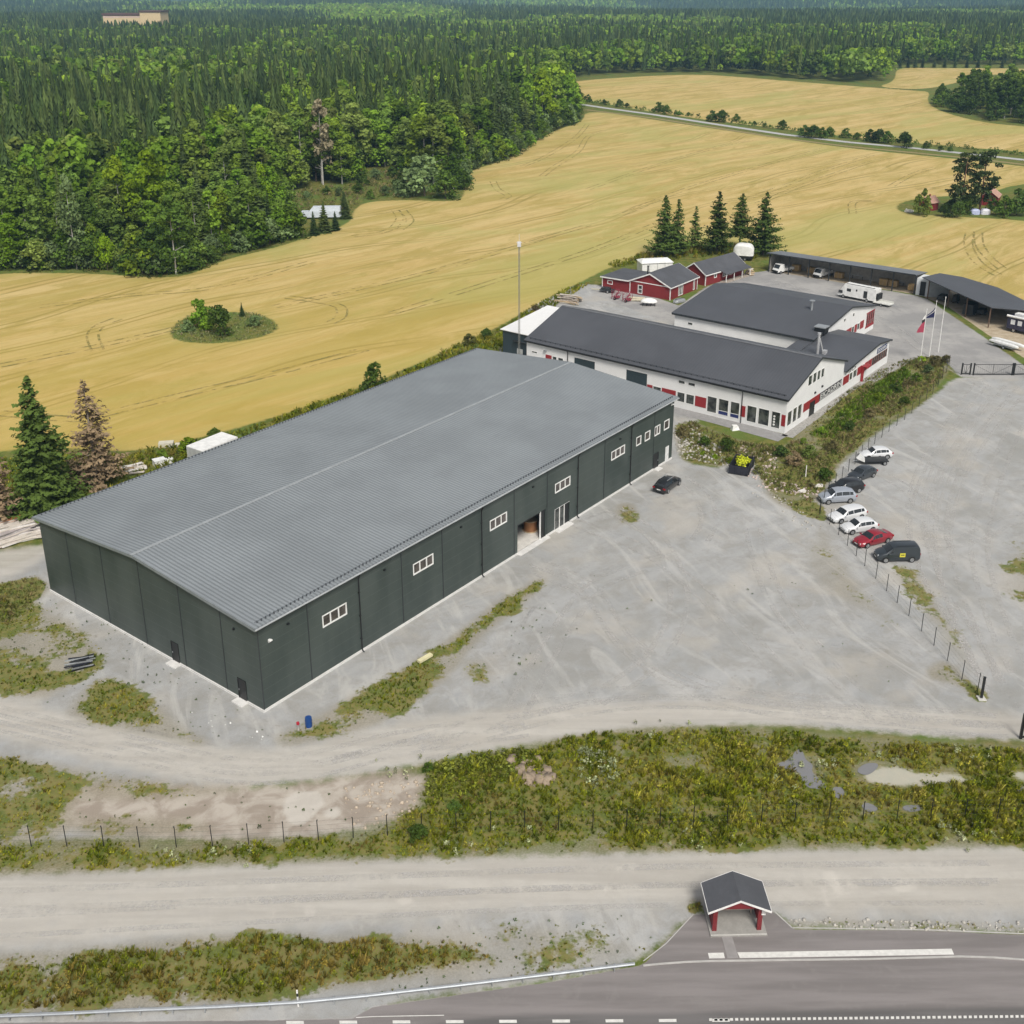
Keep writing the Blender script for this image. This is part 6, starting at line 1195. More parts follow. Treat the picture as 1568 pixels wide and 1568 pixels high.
def cabin(p, an, L, Wd, he, hr, lab):
    r = empty('red_cabin', tuple(p), an); tag(r, lab, 'cabin'); h = lambda s: he + (hr - he) * (1 - abs(s - Wd / 2) / (Wd / 2))
    for x, sg in ((0, -1), (L, 1)): b = MB(frame_fn((x, 0, 0), (0, 1, 0), (sg, 0, 0))); wall_panel(b, 0, Wd, h, [], .15, cuts=(Wd / 2,)); b.build('gable_wall', M_REDY, r)
    for y, sg in ((0, -1), (Wd, 1)): b = MB(frame_fn((0, y, 0), (1, 0, 0), (0, sg, 0))); wall_panel(b, .15, L - .15, he, [], .15); b.build('side_wall', M_RED, r)
    b = MB(); s = (hr - he) / (Wd / 2); b.slab([(-.3, -.3, he - s * .3 + .08), (L + .3, -.3, he - s * .3 + .08), (L + .3, Wd / 2, hr + .08), (-.3, Wd / 2, hr + .08)], .1); b.slab([(-.3, Wd / 2, hr + .08), (L + .3, Wd / 2, hr + .08), (L + .3, Wd + .3, he - s * .3 + .08), (-.3, Wd + .3, he - s * .3 + .08)], .1); b.build('roof', mat('clay_tiles', (.42, .25, .19), .8, var=.2), r)
    b = MB(); b.tube((L / 2, Wd / 2, hr), (L / 2, Wd / 2, hr + .6), .25, n=6); b.build('chimney', M_REDPLAIN, r)
cabin(U(1421, 324), R(35), 4.5, 3.2, 2.4, 3.9, 'small red cabin with pale tiled roof left of the two big pines'); cabin(U(1526, 316), R(60), 6.5, 4.6, 2.6, 4.3, 'red cabin with tiled roof at the right edge behind the hedge')
for px, lab in ((1492, 'pale blue tarpaulin hump on the farmyard grass'), (1508, 'white tarpaulin hump right of the pale blue one')):
    q = U(px, 328); o = empty('tarpaulin_cover', (q[0], q[1], 0)); tag(o, lab, 'tarpaulin'); b = MB(); hullbody(b, 2.6, 1.8, 0, 1.5, crown=.4); b.build('cover', mat('tarp_' + str(px), (.42, .46, .66) if px == 1492 else (.62, .62, .68), .6), o)
for px, py in ((1391, 325),): q = U(px, py); o = empty('stone_heap', (q[0], q[1], 0)); tag(o, 'pale heap of stones at the left end of the farmyard', 'stones'); b = MB(); [b.tube((random.uniform(-1.4, 1.4), random.uniform(-.8, .8), 0), (random.uniform(-.8, .8), random.uniform(-.5, .5), random.uniform(.5, .9)), .5, .25, n=6) for _ in range(9)]; b.build('stones', M_SCREED, o)

# ================================================================== vegetation
def leaf_mat(name, cols, trans=.25, scale=.5):
    "cols: list of colours picked by tree, then jittered per leaf face"
    m, g = newmat(name); oi = g.n('ShaderNodeObjectInfo').outputs['Random']
    t = g.math('FRACT', g.math('ADD', g.attr('tr'), oi)); r = g.attr('rnd')
    cr = g.n('ShaderNodeValToRGB'); cr.color_ramp.interpolation = 'LINEAR'
    while len(cr.color_ramp.elements) < len(cols): cr.color_ramp.elements.new(.5)
    for i, (e, c) in enumerate(zip(cr.color_ramp.elements, cols)): e.position = i / max(1, len(cols) - 1); e.color = (*c, 1)
    g.l(t, cr.inputs[0]); c = cr.outputs[0]
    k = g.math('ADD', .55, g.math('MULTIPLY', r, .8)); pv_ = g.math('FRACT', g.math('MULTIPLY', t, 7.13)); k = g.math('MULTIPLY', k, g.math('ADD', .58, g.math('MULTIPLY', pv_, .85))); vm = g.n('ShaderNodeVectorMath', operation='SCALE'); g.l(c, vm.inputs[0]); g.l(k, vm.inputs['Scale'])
    g.l(vm.outputs[0], g.b.inputs['Base Color']); g.b.inputs['Roughness'].default_value = .8; g.b.inputs['Specular IOR Level'].default_value = .05
    tr = g.n('ShaderNodeBsdfTranslucent'); g.l(vm.outputs[0], tr.inputs[0]); mx = g.n('ShaderNodeMixShader'); mx.inputs[0].default_value = trans
    g.l(g.b.outputs[0], mx.inputs[1]); g.l(tr.outputs[0], mx.inputs[2]); g.l(mx.outputs[0], g.out.inputs[0]); return m
ML_BROAD = leaf_mat('broad_leaves', [(0.11, 0.2, 0.022), (0.167, 0.27, 0.026), (0.141, 0.215, 0.045), (0.255, 0.36, 0.03), (0.123, 0.205, 0.04), (0.211, 0.26, 0.06), (0.176, 0.3, 0.022), (0.11, 0.2, 0.022)], .3)
ML_SPRUCE = leaf_mat('spruce_needles', [(.036, .062, .020), (.060, .090, .025), (.085, .115, .032), (.045, .074, .024), (.070, .102, .024)], .12)
ML_HEROSPRUCE = leaf_mat('near_spruce_needles', [(.062, .098, .020), (.075, .112, .024)], .15)
ML_DEAD = leaf_mat('dead_needles', [(.21, .155, .095), (.24, .175, .105)], .15)
ML_PALE = leaf_mat('pale_dying_leaves', [(0.288, 0.264, 0.144), (0.324, 0.276, 0.18)], .2)
ML_BRIGHT = leaf_mat('bright_leaves', [(0.188, 0.312, 0.015), (0.237, 0.325, 0.02)], .35)
ML_BUSH = leaf_mat('dark_bush_leaves', [(.058, .105, .018), (.085, .14, .022), (.07, .115, .03)], .25)
ML_WILLOW = leaf_mat('willow_leaves', [(0.15, 0.217, 0.083), (0.165, 0.232, 0.09)], .3)
ML_PINE = leaf_mat('pine_needles', [(0.056, 0.087, 0.031), (0.077, 0.105, 0.036)], .12)
ML_WEED = leaf_mat('weed_leaves', [(.10, .14, .010), (.17, .21, .012), (.27, .27, .022), (.21, .24, .015), (.34, .30, .06), (.33, .33, .025), (.27, .20, .06), (.16, .20, .014), (.10, .13, .010)], .3)
ML_BROWNWEED = leaf_mat('ditch_weed_leaves', [(.12, .15, .012), (.21, .17, .03), (.26, .19, .05), (.16, .19, .014), (.22, .25, .02)], .3)
ML_DRY = leaf_mat('dry_grass_blades', [(0.25, 0.2, 0.088), (0.325, 0.263, 0.125), (0.2, 0.2, 0.062), (0.15, 0.188, 0.037)], .3)
ML_BANK = leaf_mat('bank_shrub_leaves', [(0.14, 0.14, 0.049), (0.224, 0.175, 0.091), (0.112, 0.168, 0.031), (0.28, 0.21, 0.119), (0.168, 0.21, 0.042), (0.21, 0.154, 0.084), (0.098, 0.154, 0.028)], .25)
ML_FLOWER = leaf_mat('white_blossom', [(.30, .34, .17), (.36, .38, .22)], .2)
ML_LIME = leaf_mat('lime_cuttings', [(.42, .46, .03), (.46, .48, .04)], .2)
M_BARK = mat('bark', (.10, .075, .055), .9, var=.3, scale=3); M_BIRCH = mat('birch_bark', (.42, .40, .37), .85, var=.3, scale=3)
def nrm(d): return d / (np.linalg.norm(d, axis=1)[:, None] + 1e-9)
def crown_broad(H, Rr, base, nc, nl, size, seed):
    rg = np.random.default_rng(seed); out = []
    zc = rg.random(nc) ** .85; th = rg.random(nc) * 2 * PI + np.arange(nc) * 2.4
    prof = np.sin(np.clip(.12 + zc * .88, 0, 1) ** .75 * PI) ** .7
    rad = Rr * prof * (.35 + .55 * rg.random(nc)); z = base + (H - base) * (.06 + .9 * zc)
    C = np.stack([rad * np.cos(th), rad * np.sin(th), z], 1); cr = Rr * (.30 + .22 * rg.random(nc)) * (1 - .35 * zc)
    V = []; rn = []
    for i in range(nc):
        d = nrm(rg.normal(size=(nl, 3)) + np.array([0, 0, .35])); c = C[i] + d * (cr[i] * (.55 + .5 * rg.random((nl, 1)))) * np.array([1, 1, .95])
        V.append(quads_at(c, d, size, rg, .5)); rn.append(np.clip(rg.random() * .6 + rg.random(nl) * .4, 0, 1))
    return np.concatenate(V), np.concatenate(rn)
def crown_spruce(H, Rr, base, lev, br, seed, segs=2, droop=.28, wf=.34, gaps=.0):
    rg = np.random.default_rng(seed); V = []; rn = []
    for l in range(lev):
        t = (l + rg.random() * .5) / lev; z0 = base + (H - base) * t; R0 = Rr * (1 - t) ** .85 * (.85 + .3 * rg.random()) + .12
        n = max(4, int(br * (1 - .55 * t))); a0 = rg.random() * 6.28
        for k in range(n):
            if rg.random() < gaps: continue
            a = a0 + 2 * PI * k / n + rg.normal() * .16; L = R0 * (.75 + .4 * rg.random()); w = L * wf * (.8 + .4 * rg.random()) + .08
            dx, dy = math.cos(a), math.sin(a); px, py = -dy, dx; zz = z0 + rg.normal() * .15
            pr = (np.array([0, 0, zz]), w * .35); c = .2 + .8 * rg.random()
            for s in range(1, segs + 1):
                u = s / segs; p = np.array([dx * L * u, dy * L * u, zz - droop * L * (u ** 1.4) + .10 * L * (u ** 3)]); ww = w * (1.0 - .75 * u) if s == segs else w
                A, wa = pr
                q = np.array([A - np.array([px, py, .25]) * wa, A + np.array([px, py, -.25]) * wa, p + np.array([px, py, -.25]) * ww, p - np.array([px, py, .25]) * ww])
                mid_a, mid_p = A + [0, 0, .02], p + [0, 0, .02]
                V.append(np.array([q[0], mid_a, mid_p, q[3]])); V.append(np.array([mid_a, q[1], q[2], mid_p])); rn += [c * .8 + .1 * rg.random(), c * .8 + .2 * rg.random()]; pr = (p, ww)
    return np.concatenate(V), np.array(rn)
def skirt_spruce(H, Rr, base, tiers, n, seed):
    rg = np.random.default_rng(seed); V = []; rn = []
    for l in range(tiers):
        t0, t1 = l / tiers, (l + 1.9) / tiers; zb = base + (H - base) * t0; zt = min(H, base + (H - base) * t1); rb = Rr * (1 - t0) ** .85 * (.85 + .25 * rg.random()) + .1; rt = rb * .12; a0 = rg.random() * 6.28
        for k in range(n):
            a, b, mid = a0 + 2 * PI * k / n, a0 + 2 * PI * (k + 1) / n, a0 + 2 * PI * (k + .5) / n; rr = rb * (.7 + .5 * rg.random()); r2 = rb * (.45 + .25 * rg.random()); zz = zb - rg.random() * (H - base) / tiers * .5
            top = [0, 0, zt]; tip = [rr * math.cos(mid), rr * math.sin(mid), zz]; A = [r2 * math.cos(a), r2 * math.sin(a), zb + (zt - zb) * .25]; B = [r2 * math.cos(b), r2 * math.sin(b), zb + (zt - zb) * .25]
            V.append(np.array([top, A, tip, B])); rn.append(np.clip(rg.random() * .7 + .3 * (l / tiers), 0, 1))
    return np.concatenate(V), np.array(rn)
def trunk_mb(H, r0, r1=.03, limbs=0, seed=0, lean=.0, zl=.3, up=.5, ll=2.0):
    rg = random.Random(seed); b = MB(); n = 5; pts = [(lean * H * (k / n) ** 2, .4 * lean * H * (k / n) ** 2, H * k / n) for k in range(n + 1)]
    for k in range(n): ra = r0 + (r1 - r0) * k / n; rb = r0 + (r1 - r0) * (k + 1) / n; b.tube(pts[k], pts[k + 1], ra, rb, n=7)
    for k in range(limbs):
        z = H * (zl + (1 - zl) * .85 * k / max(1, limbs)); a = rg.uniform(0, 6.28); l = ll * rg.uniform(.6, 1.1) * (1 - .5 * k / max(1, limbs)); b.tube((0, 0, z), (l * math.cos(a), l * math.sin(a), z + l * up), r0 * .32, .02, n=5)
    return b
def leafmesh(name, V, rn, m, tr=None):
    me_o = npmesh(name, V, np.arange(len(V)).reshape(-1, 4), m, {'rnd': ('FACE', rn), **({'tr': ('FACE', tr)} if tr is not None else {})}); return me_o
def proto_tree(name, V, rn, lm, tb, bark, parts=True):
    r = empty(name); c = leafmesh('crown', V, rn, lm); c.parent = r; t = tb.build('trunk', bark, r); return r
PROTO = {}
def add_proto(key, name, V, rn, lm, tb, bark): PROTO[key] = proto_tree(name, V, rn, lm, tb, bark); PROTO[key]['used'] = 0
for i in range(4): add_proto(('b', i), 'broadleaf_tree', *crown_broad(20, 5.2 - .5 * (i % 2), 1.2 + i * .5, 38, 62, .62, 50 + i), ML_BROAD, trunk_mb(17, .24, .04, 6, i, zl=.25, ll=3.2), M_BIRCH if i % 2 else M_BARK)
for i in range(3): add_proto(('s', i), 'spruce_tree', *[np.concatenate(z) for z in zip(crown_spruce(21, 3.4 + .3 * i, 1.0, 26, 11, 70 + i, 2, wf=.26), skirt_spruce(20.6, 2.4 + .2 * i, 1.2, 14, 9, 90 + i))], ML_SPRUCE, trunk_mb(20.5, .22, .03), M_BARK)
add_proto(('k', 0), 'birch_tree', *crown_broad(20, 3.3, 3.0, 32, 44, .56, 91), ML_BROAD, trunk_mb(19, .20, .03, 8, 9, zl=.2, ll=2), M_BIRCH)
for i in range(2): add_proto(('u', i), 'bushy_tree', *crown_broad(8, 3.9, .3, 26, 48, .5, 120 + i), ML_BROAD, trunk_mb(6, .14, .03, 4, 3, zl=.15), M_BARK)
def put_tree(key, x, y, s, label, group=None, sz=None, rot=None, z=None, name=None, mats=None, cat='tree'):
    P = PROTO[key]
    if P['used'] == 0: r = P
    else: r = copy_tree(P)
    P['used'] = P['used'] + 1
    if r is not P and 'used' in r: del r['used']
    r.location = (x, y, float(hills(np.array([x]), np.array([y]))[0]) - .05 if z is None else z); r.scale = (s, s, sz or s); r.rotation_euler = (0, 0, random.uniform(0, 6.28) if rot is None else rot)
    if name: r.name = name
    tag(r, label, cat, group)
    if mats:
        for ch in r.children:
            if ch.name.startswith('crown'): ch.material_slots[0].link = 'OBJECT'; ch.material_slots[0].material = mats
    return r

FA = np.concatenate([W_([(-260, 412), (0, 416), (150, 415), (254, 423), (300, 413), (345, 393), (420, 375), (452, 352), (428, 302), (470, 288), (540, 283), (548, 262), (600, 258), (640, 285), (705, 297), (707, 262), (770, 243), (800, 225), (850, 196), (889, 184), (880, 160), (860, 128), (862, 121), (930, 115), (1000, 112), (1110, 112), (1180, 118), (1310, 128), (1363, 124), (1366, 101), (1420, 99), (1560, 100), (1800, 101)]), np.array([[1100, 1330], [-900, 1330], [-420, 240]])])
FC = W_([(1426, 160), (1450, 168), (1500, 182), (1568, 190), (1800, 205), (1800, 150), (1568, 143), (1500, 148), (1450, 152)])
EDGE = FA
def jitter_grid(x0, x1, y0, y1, s, seed):
    rg = np.random.default_rng(seed); xs = np.arange(x0, x1, s); ys = np.arange(y0, y1, s * .9); X, Y = np.meshgrid(xs, ys); X = X + (np.arange(len(ys)) % 2)[:, None] * s / 2
    return (X + rg.uniform(-.38, .38, X.shape) * s).ravel(), (Y + rg.uniform(-.38, .38, X.shape) * s).ravel()
def infrustum(x, y, m=12): 
    k = 784 / F_PX; dist = y * _cp + CAMH * _sp; return np.abs(x) < dist * k * 1.04 + m
pts = []
for (ya, yb, s) in ((235, 420, 6.7), (420, 700, 7.0), (700, 1000, 8.2), (1000, 1330, 9.0)):
    x, y = jitter_grid(-750, 750, ya, yb, s, int(ya)); k = infrustum(x, y); x, y = x[k], y[k]; d = sdist(FA, x, y, 40); k = d > .5; pts.append(np.stack([x[k], y[k], d[k]], 1))
pts = np.concatenate(pts)
x, y = jitter_grid(150, 420, 500, 630, 10.5, 5); k = infrustum(x, y); x, y = x[k], y[k]; d = sdist(FC, x, y, 40); k = d > 0; grove = np.stack([x[k], y[k], d[k]], 1)
rg = np.random.default_rng(3)
x, y, d = pts.T; n1 = fbm(x, y, 70, 3); n2 = rg.random(len(x))
pb = np.clip(.92 - np.clip(d, 0, 40) / 40 * .75 + (n1 - .5) * 2.2, .03, .95)
# the pointed south-west block is mostly broadleaf, the ridge behind it spruce
pb = np.where((y < 330) & (x < -30), np.maximum(pb, .85), pb); n3 = fbm(x + 300, y - 200, 55, 3); pb = np.where((y > 400) & (d > 18), np.clip(pb * .4 + (n3 - .455) * 3.6, .05, .9), pb)
broad = n2 < pb
Hh = np.where(broad, 15 + 5 * rg.random(len(x)) + (n1 - .5) * 8, 14 + 12 * rg.random(len(x)) ** 1.2)
Hh = np.where(d < 3.5, Hh * (.38 + .45 * rg.random(len(x))), Hh); Hh = np.where((y < 300), Hh * .88, Hh); Hh = np.where((y > 300) & (y < 650) & (d > 6), Hh * 1.15, Hh)
# the ones that show largest: score by closeness to the front edge and to the camera
dist = np.hypot(x, y); score = dist * (1 + np.clip(d - 3, 0, 60) / 22.0); order = np.argsort(score); NI = 265
ind = order[:NI]; rest = np.zeros(len(x), bool); rest[order[NI:]] = True
where = lambda X, Y: ('by the left field edge' if X < -75 else 'behind the left end of the field' if Y < 330 and X < -45 else 'around the forest clearing' if X < -15 and Y < 400 else 'along the middle forest edge' if Y < 450 else 'towards the forest tip by the far road')
gk = {}
for i in ind:
    X, Y, H, dd = float(x[i]), float(y[i]), float(Hh[i]), float(d[i]); rowt = 'front-row' if dd < 5 else 'inner'
    if broad[i]:
        if H < 9.5: key, base, nm, desc = ('u', random.randrange(2)), 8, 'bushy_tree', 'low bushy green tree'
        elif random.random() < .25: key, base, nm, desc = ('k', 0), 20, 'birch_tree', 'slim grey-green birch'
        else: key, base, nm, desc = ('b', random.randrange(4)), 20, 'broadleaf_tree', 'round-crowned green tree'
    else: key, base, nm, desc = ('s', random.randrange(3)), 21, 'spruce_tree', 'pointed dark spruce'
    lab = f'{desc} {"in the front row" if dd < 5 else "inside the forest"} {where(X, Y)}'
    s = H / base; w = s * random.uniform(1.1, 1.5) if base != 21 else s * random.uniform(.85, 1.1)
    t = put_tree(key, X, Y, w, lab, lab, sz=s)
def instance_many(name, T, xs, ys, hs, H0, m, label, seed, wj=.2, zfn=hills):
    "merge many copies of template quad clouds into one mesh"
    rg = np.random.default_rng(seed); Vs = []; rs = []; ts = []
    n = len(xs); zs = zfn(xs, ys); which = rg.integers(len(T), size=n); a = rg.random(n) * 6.28; tr = rg.random(n)
    for k, (V, rn) in enumerate(T):
        q = np.where(which == k)[0]
        if not len(q): continue
        s = hs[q] / H0; w = s * (1 + wj * (rg.random(len(q)) * 2 - 1)); c, sn = np.cos(a[q]), np.sin(a[q])
        X = (V[None, :, 0] * c[:, None] - V[None, :, 1] * sn[:, None]) * w[:, None] + xs[q][:, None]
        Y = (V[None, :, 0] * sn[:, None] + V[None, :, 1] * c[:, None]) * w[:, None] + ys[q][:, None]
        Z = V[None, :, 2] * s[:, None] + zs[q][:, None]
        Vs.append(np.stack([X, Y, Z], -1).reshape(-1, 3)); rs.append(np.tile(rn, len(q))); ts.append(np.repeat(tr[q], len(rn)))
    V = np.concatenate(Vs); o = leafmesh(name, V, np.concatenate(rs), m, np.concatenate(ts)); tag(o, label, 'forest', kind='stuff'); print(name, len(V) // 4, 'quads'); return o
TB1 = [crown_broad(20, 6.2, 4, 26, 24, 1.05, 200 + i) for i in range(4)]; TS1 = [skirt_spruce(21, 3.5 + .3 * i, 1.5, 15, 8, 210 + i) for i in range(4)]
TB2 = [crown_broad(20, 6.8, 6, 12, 10, 2.1, 220 + i) for i in range(3)]; TS2 = [skirt_spruce(21, 4.0, 3, 9, 6, 230 + i) for i in range(3)]
near = y < 560
for nm, sel, T, H0, m, lab in (('broadleaf_forest', rest & broad & near, TB1, 20, ML_BROAD, 'mass of broadleaf crowns inside the large forest behind the field'), ('spruce_forest', rest & ~broad & near, TS1, 21, ML_SPRUCE, 'mass of dark spruces inside the large forest behind the field'),
                               ('broadleaf_forest', rest & broad & ~near, TB2, 20, ML_BROAD, 'broadleaf crowns farther back in the forest, beyond the upper field'), ('spruce_forest', rest & ~broad & ~near, TS2, 21, ML_SPRUCE, 'dark spruces farther back in the forest, beyond the upper field')):
    if sel.sum(): instance_many(nm, T, x[sel], y[sel], Hh[sel], H0, m, lab, 7 + int(sel.sum()))
# distant forest to the horizon
xs, ys = [], []
yy = 1330.0
rgf = np.random.default_rng(77)
while yy < 7600:
    s = .0052 * yy; half = yy * .5 + 150; n = int(2 * half / s); xx = np.linspace(-half, half, n) + rgf.uniform(-.45, .45, n) * s; xs.append(xx); ys.append(yy + rgf.uniform(-.45, .45, n) * s); yy += s
xs = np.concatenate(xs); ys = np.concatenate(ys); nn = fbm(xs * 1.0, ys * .45, 420, 3); keep = nn > .30; xs, ys, nn = xs[keep], ys[keep], nn[keep]
bf = (fbm(xs + 500, ys * .5, 260, 3) + rgf.normal(size=len(xs)) * .06) > .56; hh = (13 + 8 * rgf.random(len(xs))) * np.clip(ys / 4200, .95, 1.35)
def cone_t(H, Rr, z0, n, seed, blunt=False):
    rg = np.random.default_rng(seed); V = []; rn = []
    for tier in range(2):
        zb = z0 + (H - z0) * (.0 if tier == 0 else .42); zt = H * .62 if tier == 0 and not blunt else H; rb = Rr * (1 if tier == 0 else (.62 if not blunt else .9)); 
        for k in range(n):
            a, b2 = 2 * PI * k / n + rg.random() * .3, 2 * PI * (k + 1) / n + rg.random() * .3; tp = rb * (.35 if blunt else .08)
            V.append(np.array([[rb * math.cos(a), rb * math.sin(a), zb + rg.random() * 2], [rb * math.cos(b2), rb * math.sin(b2), zb + rg.random() * 2], [tp * math.cos(b2), tp * math.sin(b2), zt], [tp * math.cos(a), tp * math.sin(a), zt - rg.random()]])); rn.append(rg.random())
    return np.concatenate(V), np.array(rn)
TF = [cone_t(20, 4.4, 2, 4, 300 + i) for i in range(3)]; TFB = [cone_t(20, 7.5, 2, 4, 310 + i, True) for i in range(3)]
# bushes closing the foot of the forest edge
EP = catmull([U(*q_)[:2] for q_ in [(-10, 416), (80, 414), (160, 415), (250, 421), (300, 411), (345, 391), (420, 373), (452, 360)]], 5) + catmull([U(*q_)[:2] for q_ in [(706, 293), (712, 264), (770, 245), (800, 228), (850, 199), (885, 188)]], 7)
for k, q in enumerate(EP):
    a = .6 + .5 * random.random(); lab = f'{"dark" if k % 3 == 0 else "yellow-green" if k % 3 == 1 else "mid-green"} bush at the foot of the {"left" if q[1] < 300 else "middle"} forest edge'
    put_tree(('u', k % 2), q[0] + random.uniform(-1, 1), q[1] + random.uniform(.5, 3), a, lab, 'bushes along the forest edge', sz=a * random.uniform(.7, 1.1), mats=[ML_BUSH, ML_BROAD, ML_WILLOW][k % 3] if k % 3 else ML_BUSH, name='bush', cat='bush')
words = 'leftmost second third fourth fifth sixth seventh eighth ninth tenth eleventh twelfth thirteenth fourteenth fifteenth sixteenth seventeenth eighteenth nineteenth twentieth'.split()
byl = {}
for o in COL.objects:
    if o.get('label') and 'in the front row' in o['label'] and o.get('group') == o['label']: byl.setdefault(o['label'], []).append(o)
for l, os_ in byl.items():
    if 1 < len(os_) <= 20:
        for k, o in enumerate(sorted(os_, key=lambda o: o.location.x / o.location.y)): o['label'] = l.replace('round-crowned green tree', 'round green tree').replace('the ', '') + (', leftmost such' if k == 0 else f', {words[k]} from left')
instance_many('distant_spruce_forest', TF, xs[~bf], ys[~bf], hh[~bf], 16, ML_SPRUCE, 'dark far-off spruce woods fading to the horizon', 1, .3)
instance_many('distant_broadleaf_forest', TFB, xs[bf], ys[bf], hh[bf] * .85, 18, ML_BROAD, 'lighter far-off broadleaf woods fading to the horizon', 2, .3)
# right-hand grove
x, y, d = grove.T; o_ = np.argsort(y + d)
for j in o_:
    H = (8 + 10 * min(1, d[j] / 14)) * random.uniform(.85, 1.15)
    lab = 'low rounded tree on the edge of the right-hand grove' if d[j] < 5 else 'taller dark crown inside the right-hand grove'
    put_tree(('u', random.randrange(2)) if H < 10 else ('b', random.randrange(4)), float(x[j]), float(y[j]), H / (8 if H < 10 else 20) * 1.15, lab, lab, sz=H / (8 if H < 10 else 20), mats=ML_BUSH if random.random() < .6 else None)
# conifer row at the back of the far field
for k, px in enumerate([1378, 1390, 1401, 1412, 1430, 1446, 1462, 1480, 1497, 1515, 1534, 1552]):
    q = U(px, 104); put_tree(('s', k % 3), q[0], q[1], .62, 'small spruce in the row behind the small far field', 'spruce row behind the far field', sz=.5)
# hedge bushes along the far road
HB = [(900, 158, 4), (925, 163, 3), (948, 166, 4), (960, 167, 2.5), (1008, 174, 5), (1020, 177, 4.5), (1040, 178, 2), (1054, 180, 2), (1090, 188, 5), (1105, 189, 5.5), (1127, 188, 3.5), (1155, 194, 2), (1172, 197, 2), (1198, 200, 4), (1232, 212, 5), (1245, 214, 5.5), (1258, 214, 4.5), (1270, 211, 4), (1295, 213, 4), (1312, 216, 3), (1332, 219, 5), (1345, 221, 5.5), (1358, 222, 5), (1384, 228, 6), (1418, 230, 3), (1440, 233, 2), (1455, 234, 2)]
for k, (px, py, h) in enumerate(HB):
    q = U(px, py - 2); w = 'left' if px < 1060 else 'middle' if px < 1290 else 'right'; size = 'large' if h >= 5 else 'mid-sized' if h >= 3.5 else 'small'
    lab = f'{size} dark bush beside the pale far road, {w} stretch'; put_tree(('u', k % 2), q[0], q[1], h / 8 * 1.3, lab, lab, sz=h / 8, mats=ML_BUSH, name='bush', cat='bush')
# particular trees of the forest edge
def special(key, px, py, ptop, lab, m=None, w=1, name=None, base=None):
    q = U(px, py); B = base or {'b': 20, 's': 21, 'k': 20, 'u': 8}[key[0]]
    lo, hi = 0.5, 60.0
    d = np.array([q[0], q[1]])
    for _ in range(40):
        mdl = (lo + hi) / 2; P = np.array([q[0], q[1], mdl]) - np.array([0, 0, CAMH]); yp = CY - F_PX * (P @ C_U) / (P @ _fw)
        if yp > ptop: lo = mdl
        else: hi = mdl
    return put_tree(key, q[0], q[1], lo / B * w, lab, None, sz=lo / B, mats=m, name=name)
special(('k', 0), 495, 283, 150, 'pale dying birch with bare lower trunk above the clearing', ML_PALE, .9)
special(('k', 0), 118, 412, 265, 'tall thin pale-trunked birch in front of the dark wood at the far left', ML_WILLOW, .75)
special(('b', 0), 240, 385, 232, 'bright yellow-green tree glowing in the middle of the left wood', ML_BRIGHT, 1.1)
special(('b', 1), 190, 372, 240, 'yellow-green crown left of the brightest tree in the left wood', ML_BRIGHT, 1.0)
special(('b', 2), 405, 345, 250, 'bright lime tree at the right end of the left wood', ML_BRIGHT, .7)
special(('b', 3), 270, 420, 300, 'dark rounded tree jutting into the field at the forest point', ML_BUSH, 1.1)
special(('u', 0), 240, 418, 345, 'dark bushy tree left of the rounded one at the forest point', ML_BUSH, 1.0)
special(('u', 1), 165, 414, 360, 'yellow-green sapling at the field edge below the left wood', ML_BRIGHT, .6)
special(('u', 0), 650, 300, 238, 'large pale green willow standing forward of the middle forest edge', ML_WILLOW, 1.25, 'willow_tree'); special(('u', 1), 682, 305, 262, 'dark bush at the foot of the pale willow', ML_BUSH, 1.2); special(('u', 0), 620, 300, 270, 'low willow bush left of the large pale one', ML_WILLOW, 1.3)
special(('b', 1), 830, 200, 105, 'bright green tall crown near the forest tip', ML_BRIGHT, 1.0); special(('b', 2), 765, 235, 128, 'bright green tall crown in the middle of the front edge', ML_WILLOW, .9); special(('u', 1), 880, 187, 160, 'last rounded bush at the very tip of the forest', ML_BUSH, .8)
for k, (px, py, pt) in enumerate([(481, 360, 322), (497, 356, 306), (514, 353, 322), (529, 335, 292), (527, 322, 290)]): special(('s', k % 3), px, py, pt, ['leftmost small spruce before the camper van', 'tallest small spruce before the camper van', 'rightmost small spruce before the camper van', 'lone juniper-like conifer right of the camper van', 'conifer behind the juniper-like one'][k], None, 1.6)
special(('u', 0), 568, 305, 290, 'small dark round bush on the field edge by the clearing', ML_BUSH, 1.0)
special(('u', 1), 447, 366, 315, 'olive tree half hiding the camper van', None, 1.1)
# island in the wheat
special(('u', 0), 307, 502, 459, 'yellow-green rounded bush, left one of the field island', ML_BROAD, 1.0); special(('u', 1), 337, 514, 468, 'darkest round bush in the middle of the field island', ML_BUSH, 1.0); special(('u', 0), 316, 506, 484, 'low leafy bush between the two round ones of the field island', ML_BROAD, 1.0)
special(('s', 1), 371, 484, 462, 'tiny spruce at the right side of the field island', None, 1.4); special(('u', 1), 390, 500, 483, 'grey-green low shrub right of the tiny island spruce', ML_WILLOW, 1.6); special(('u', 0), 288, 508, 490, 'grey-green low shrub at the left end of the field island', ML_WILLOW, 1.3)
special(('u', 0), 575, 594, 555, 'round green bush in the wheat margin behind the warehouse roof', ML_BUSH, .95)
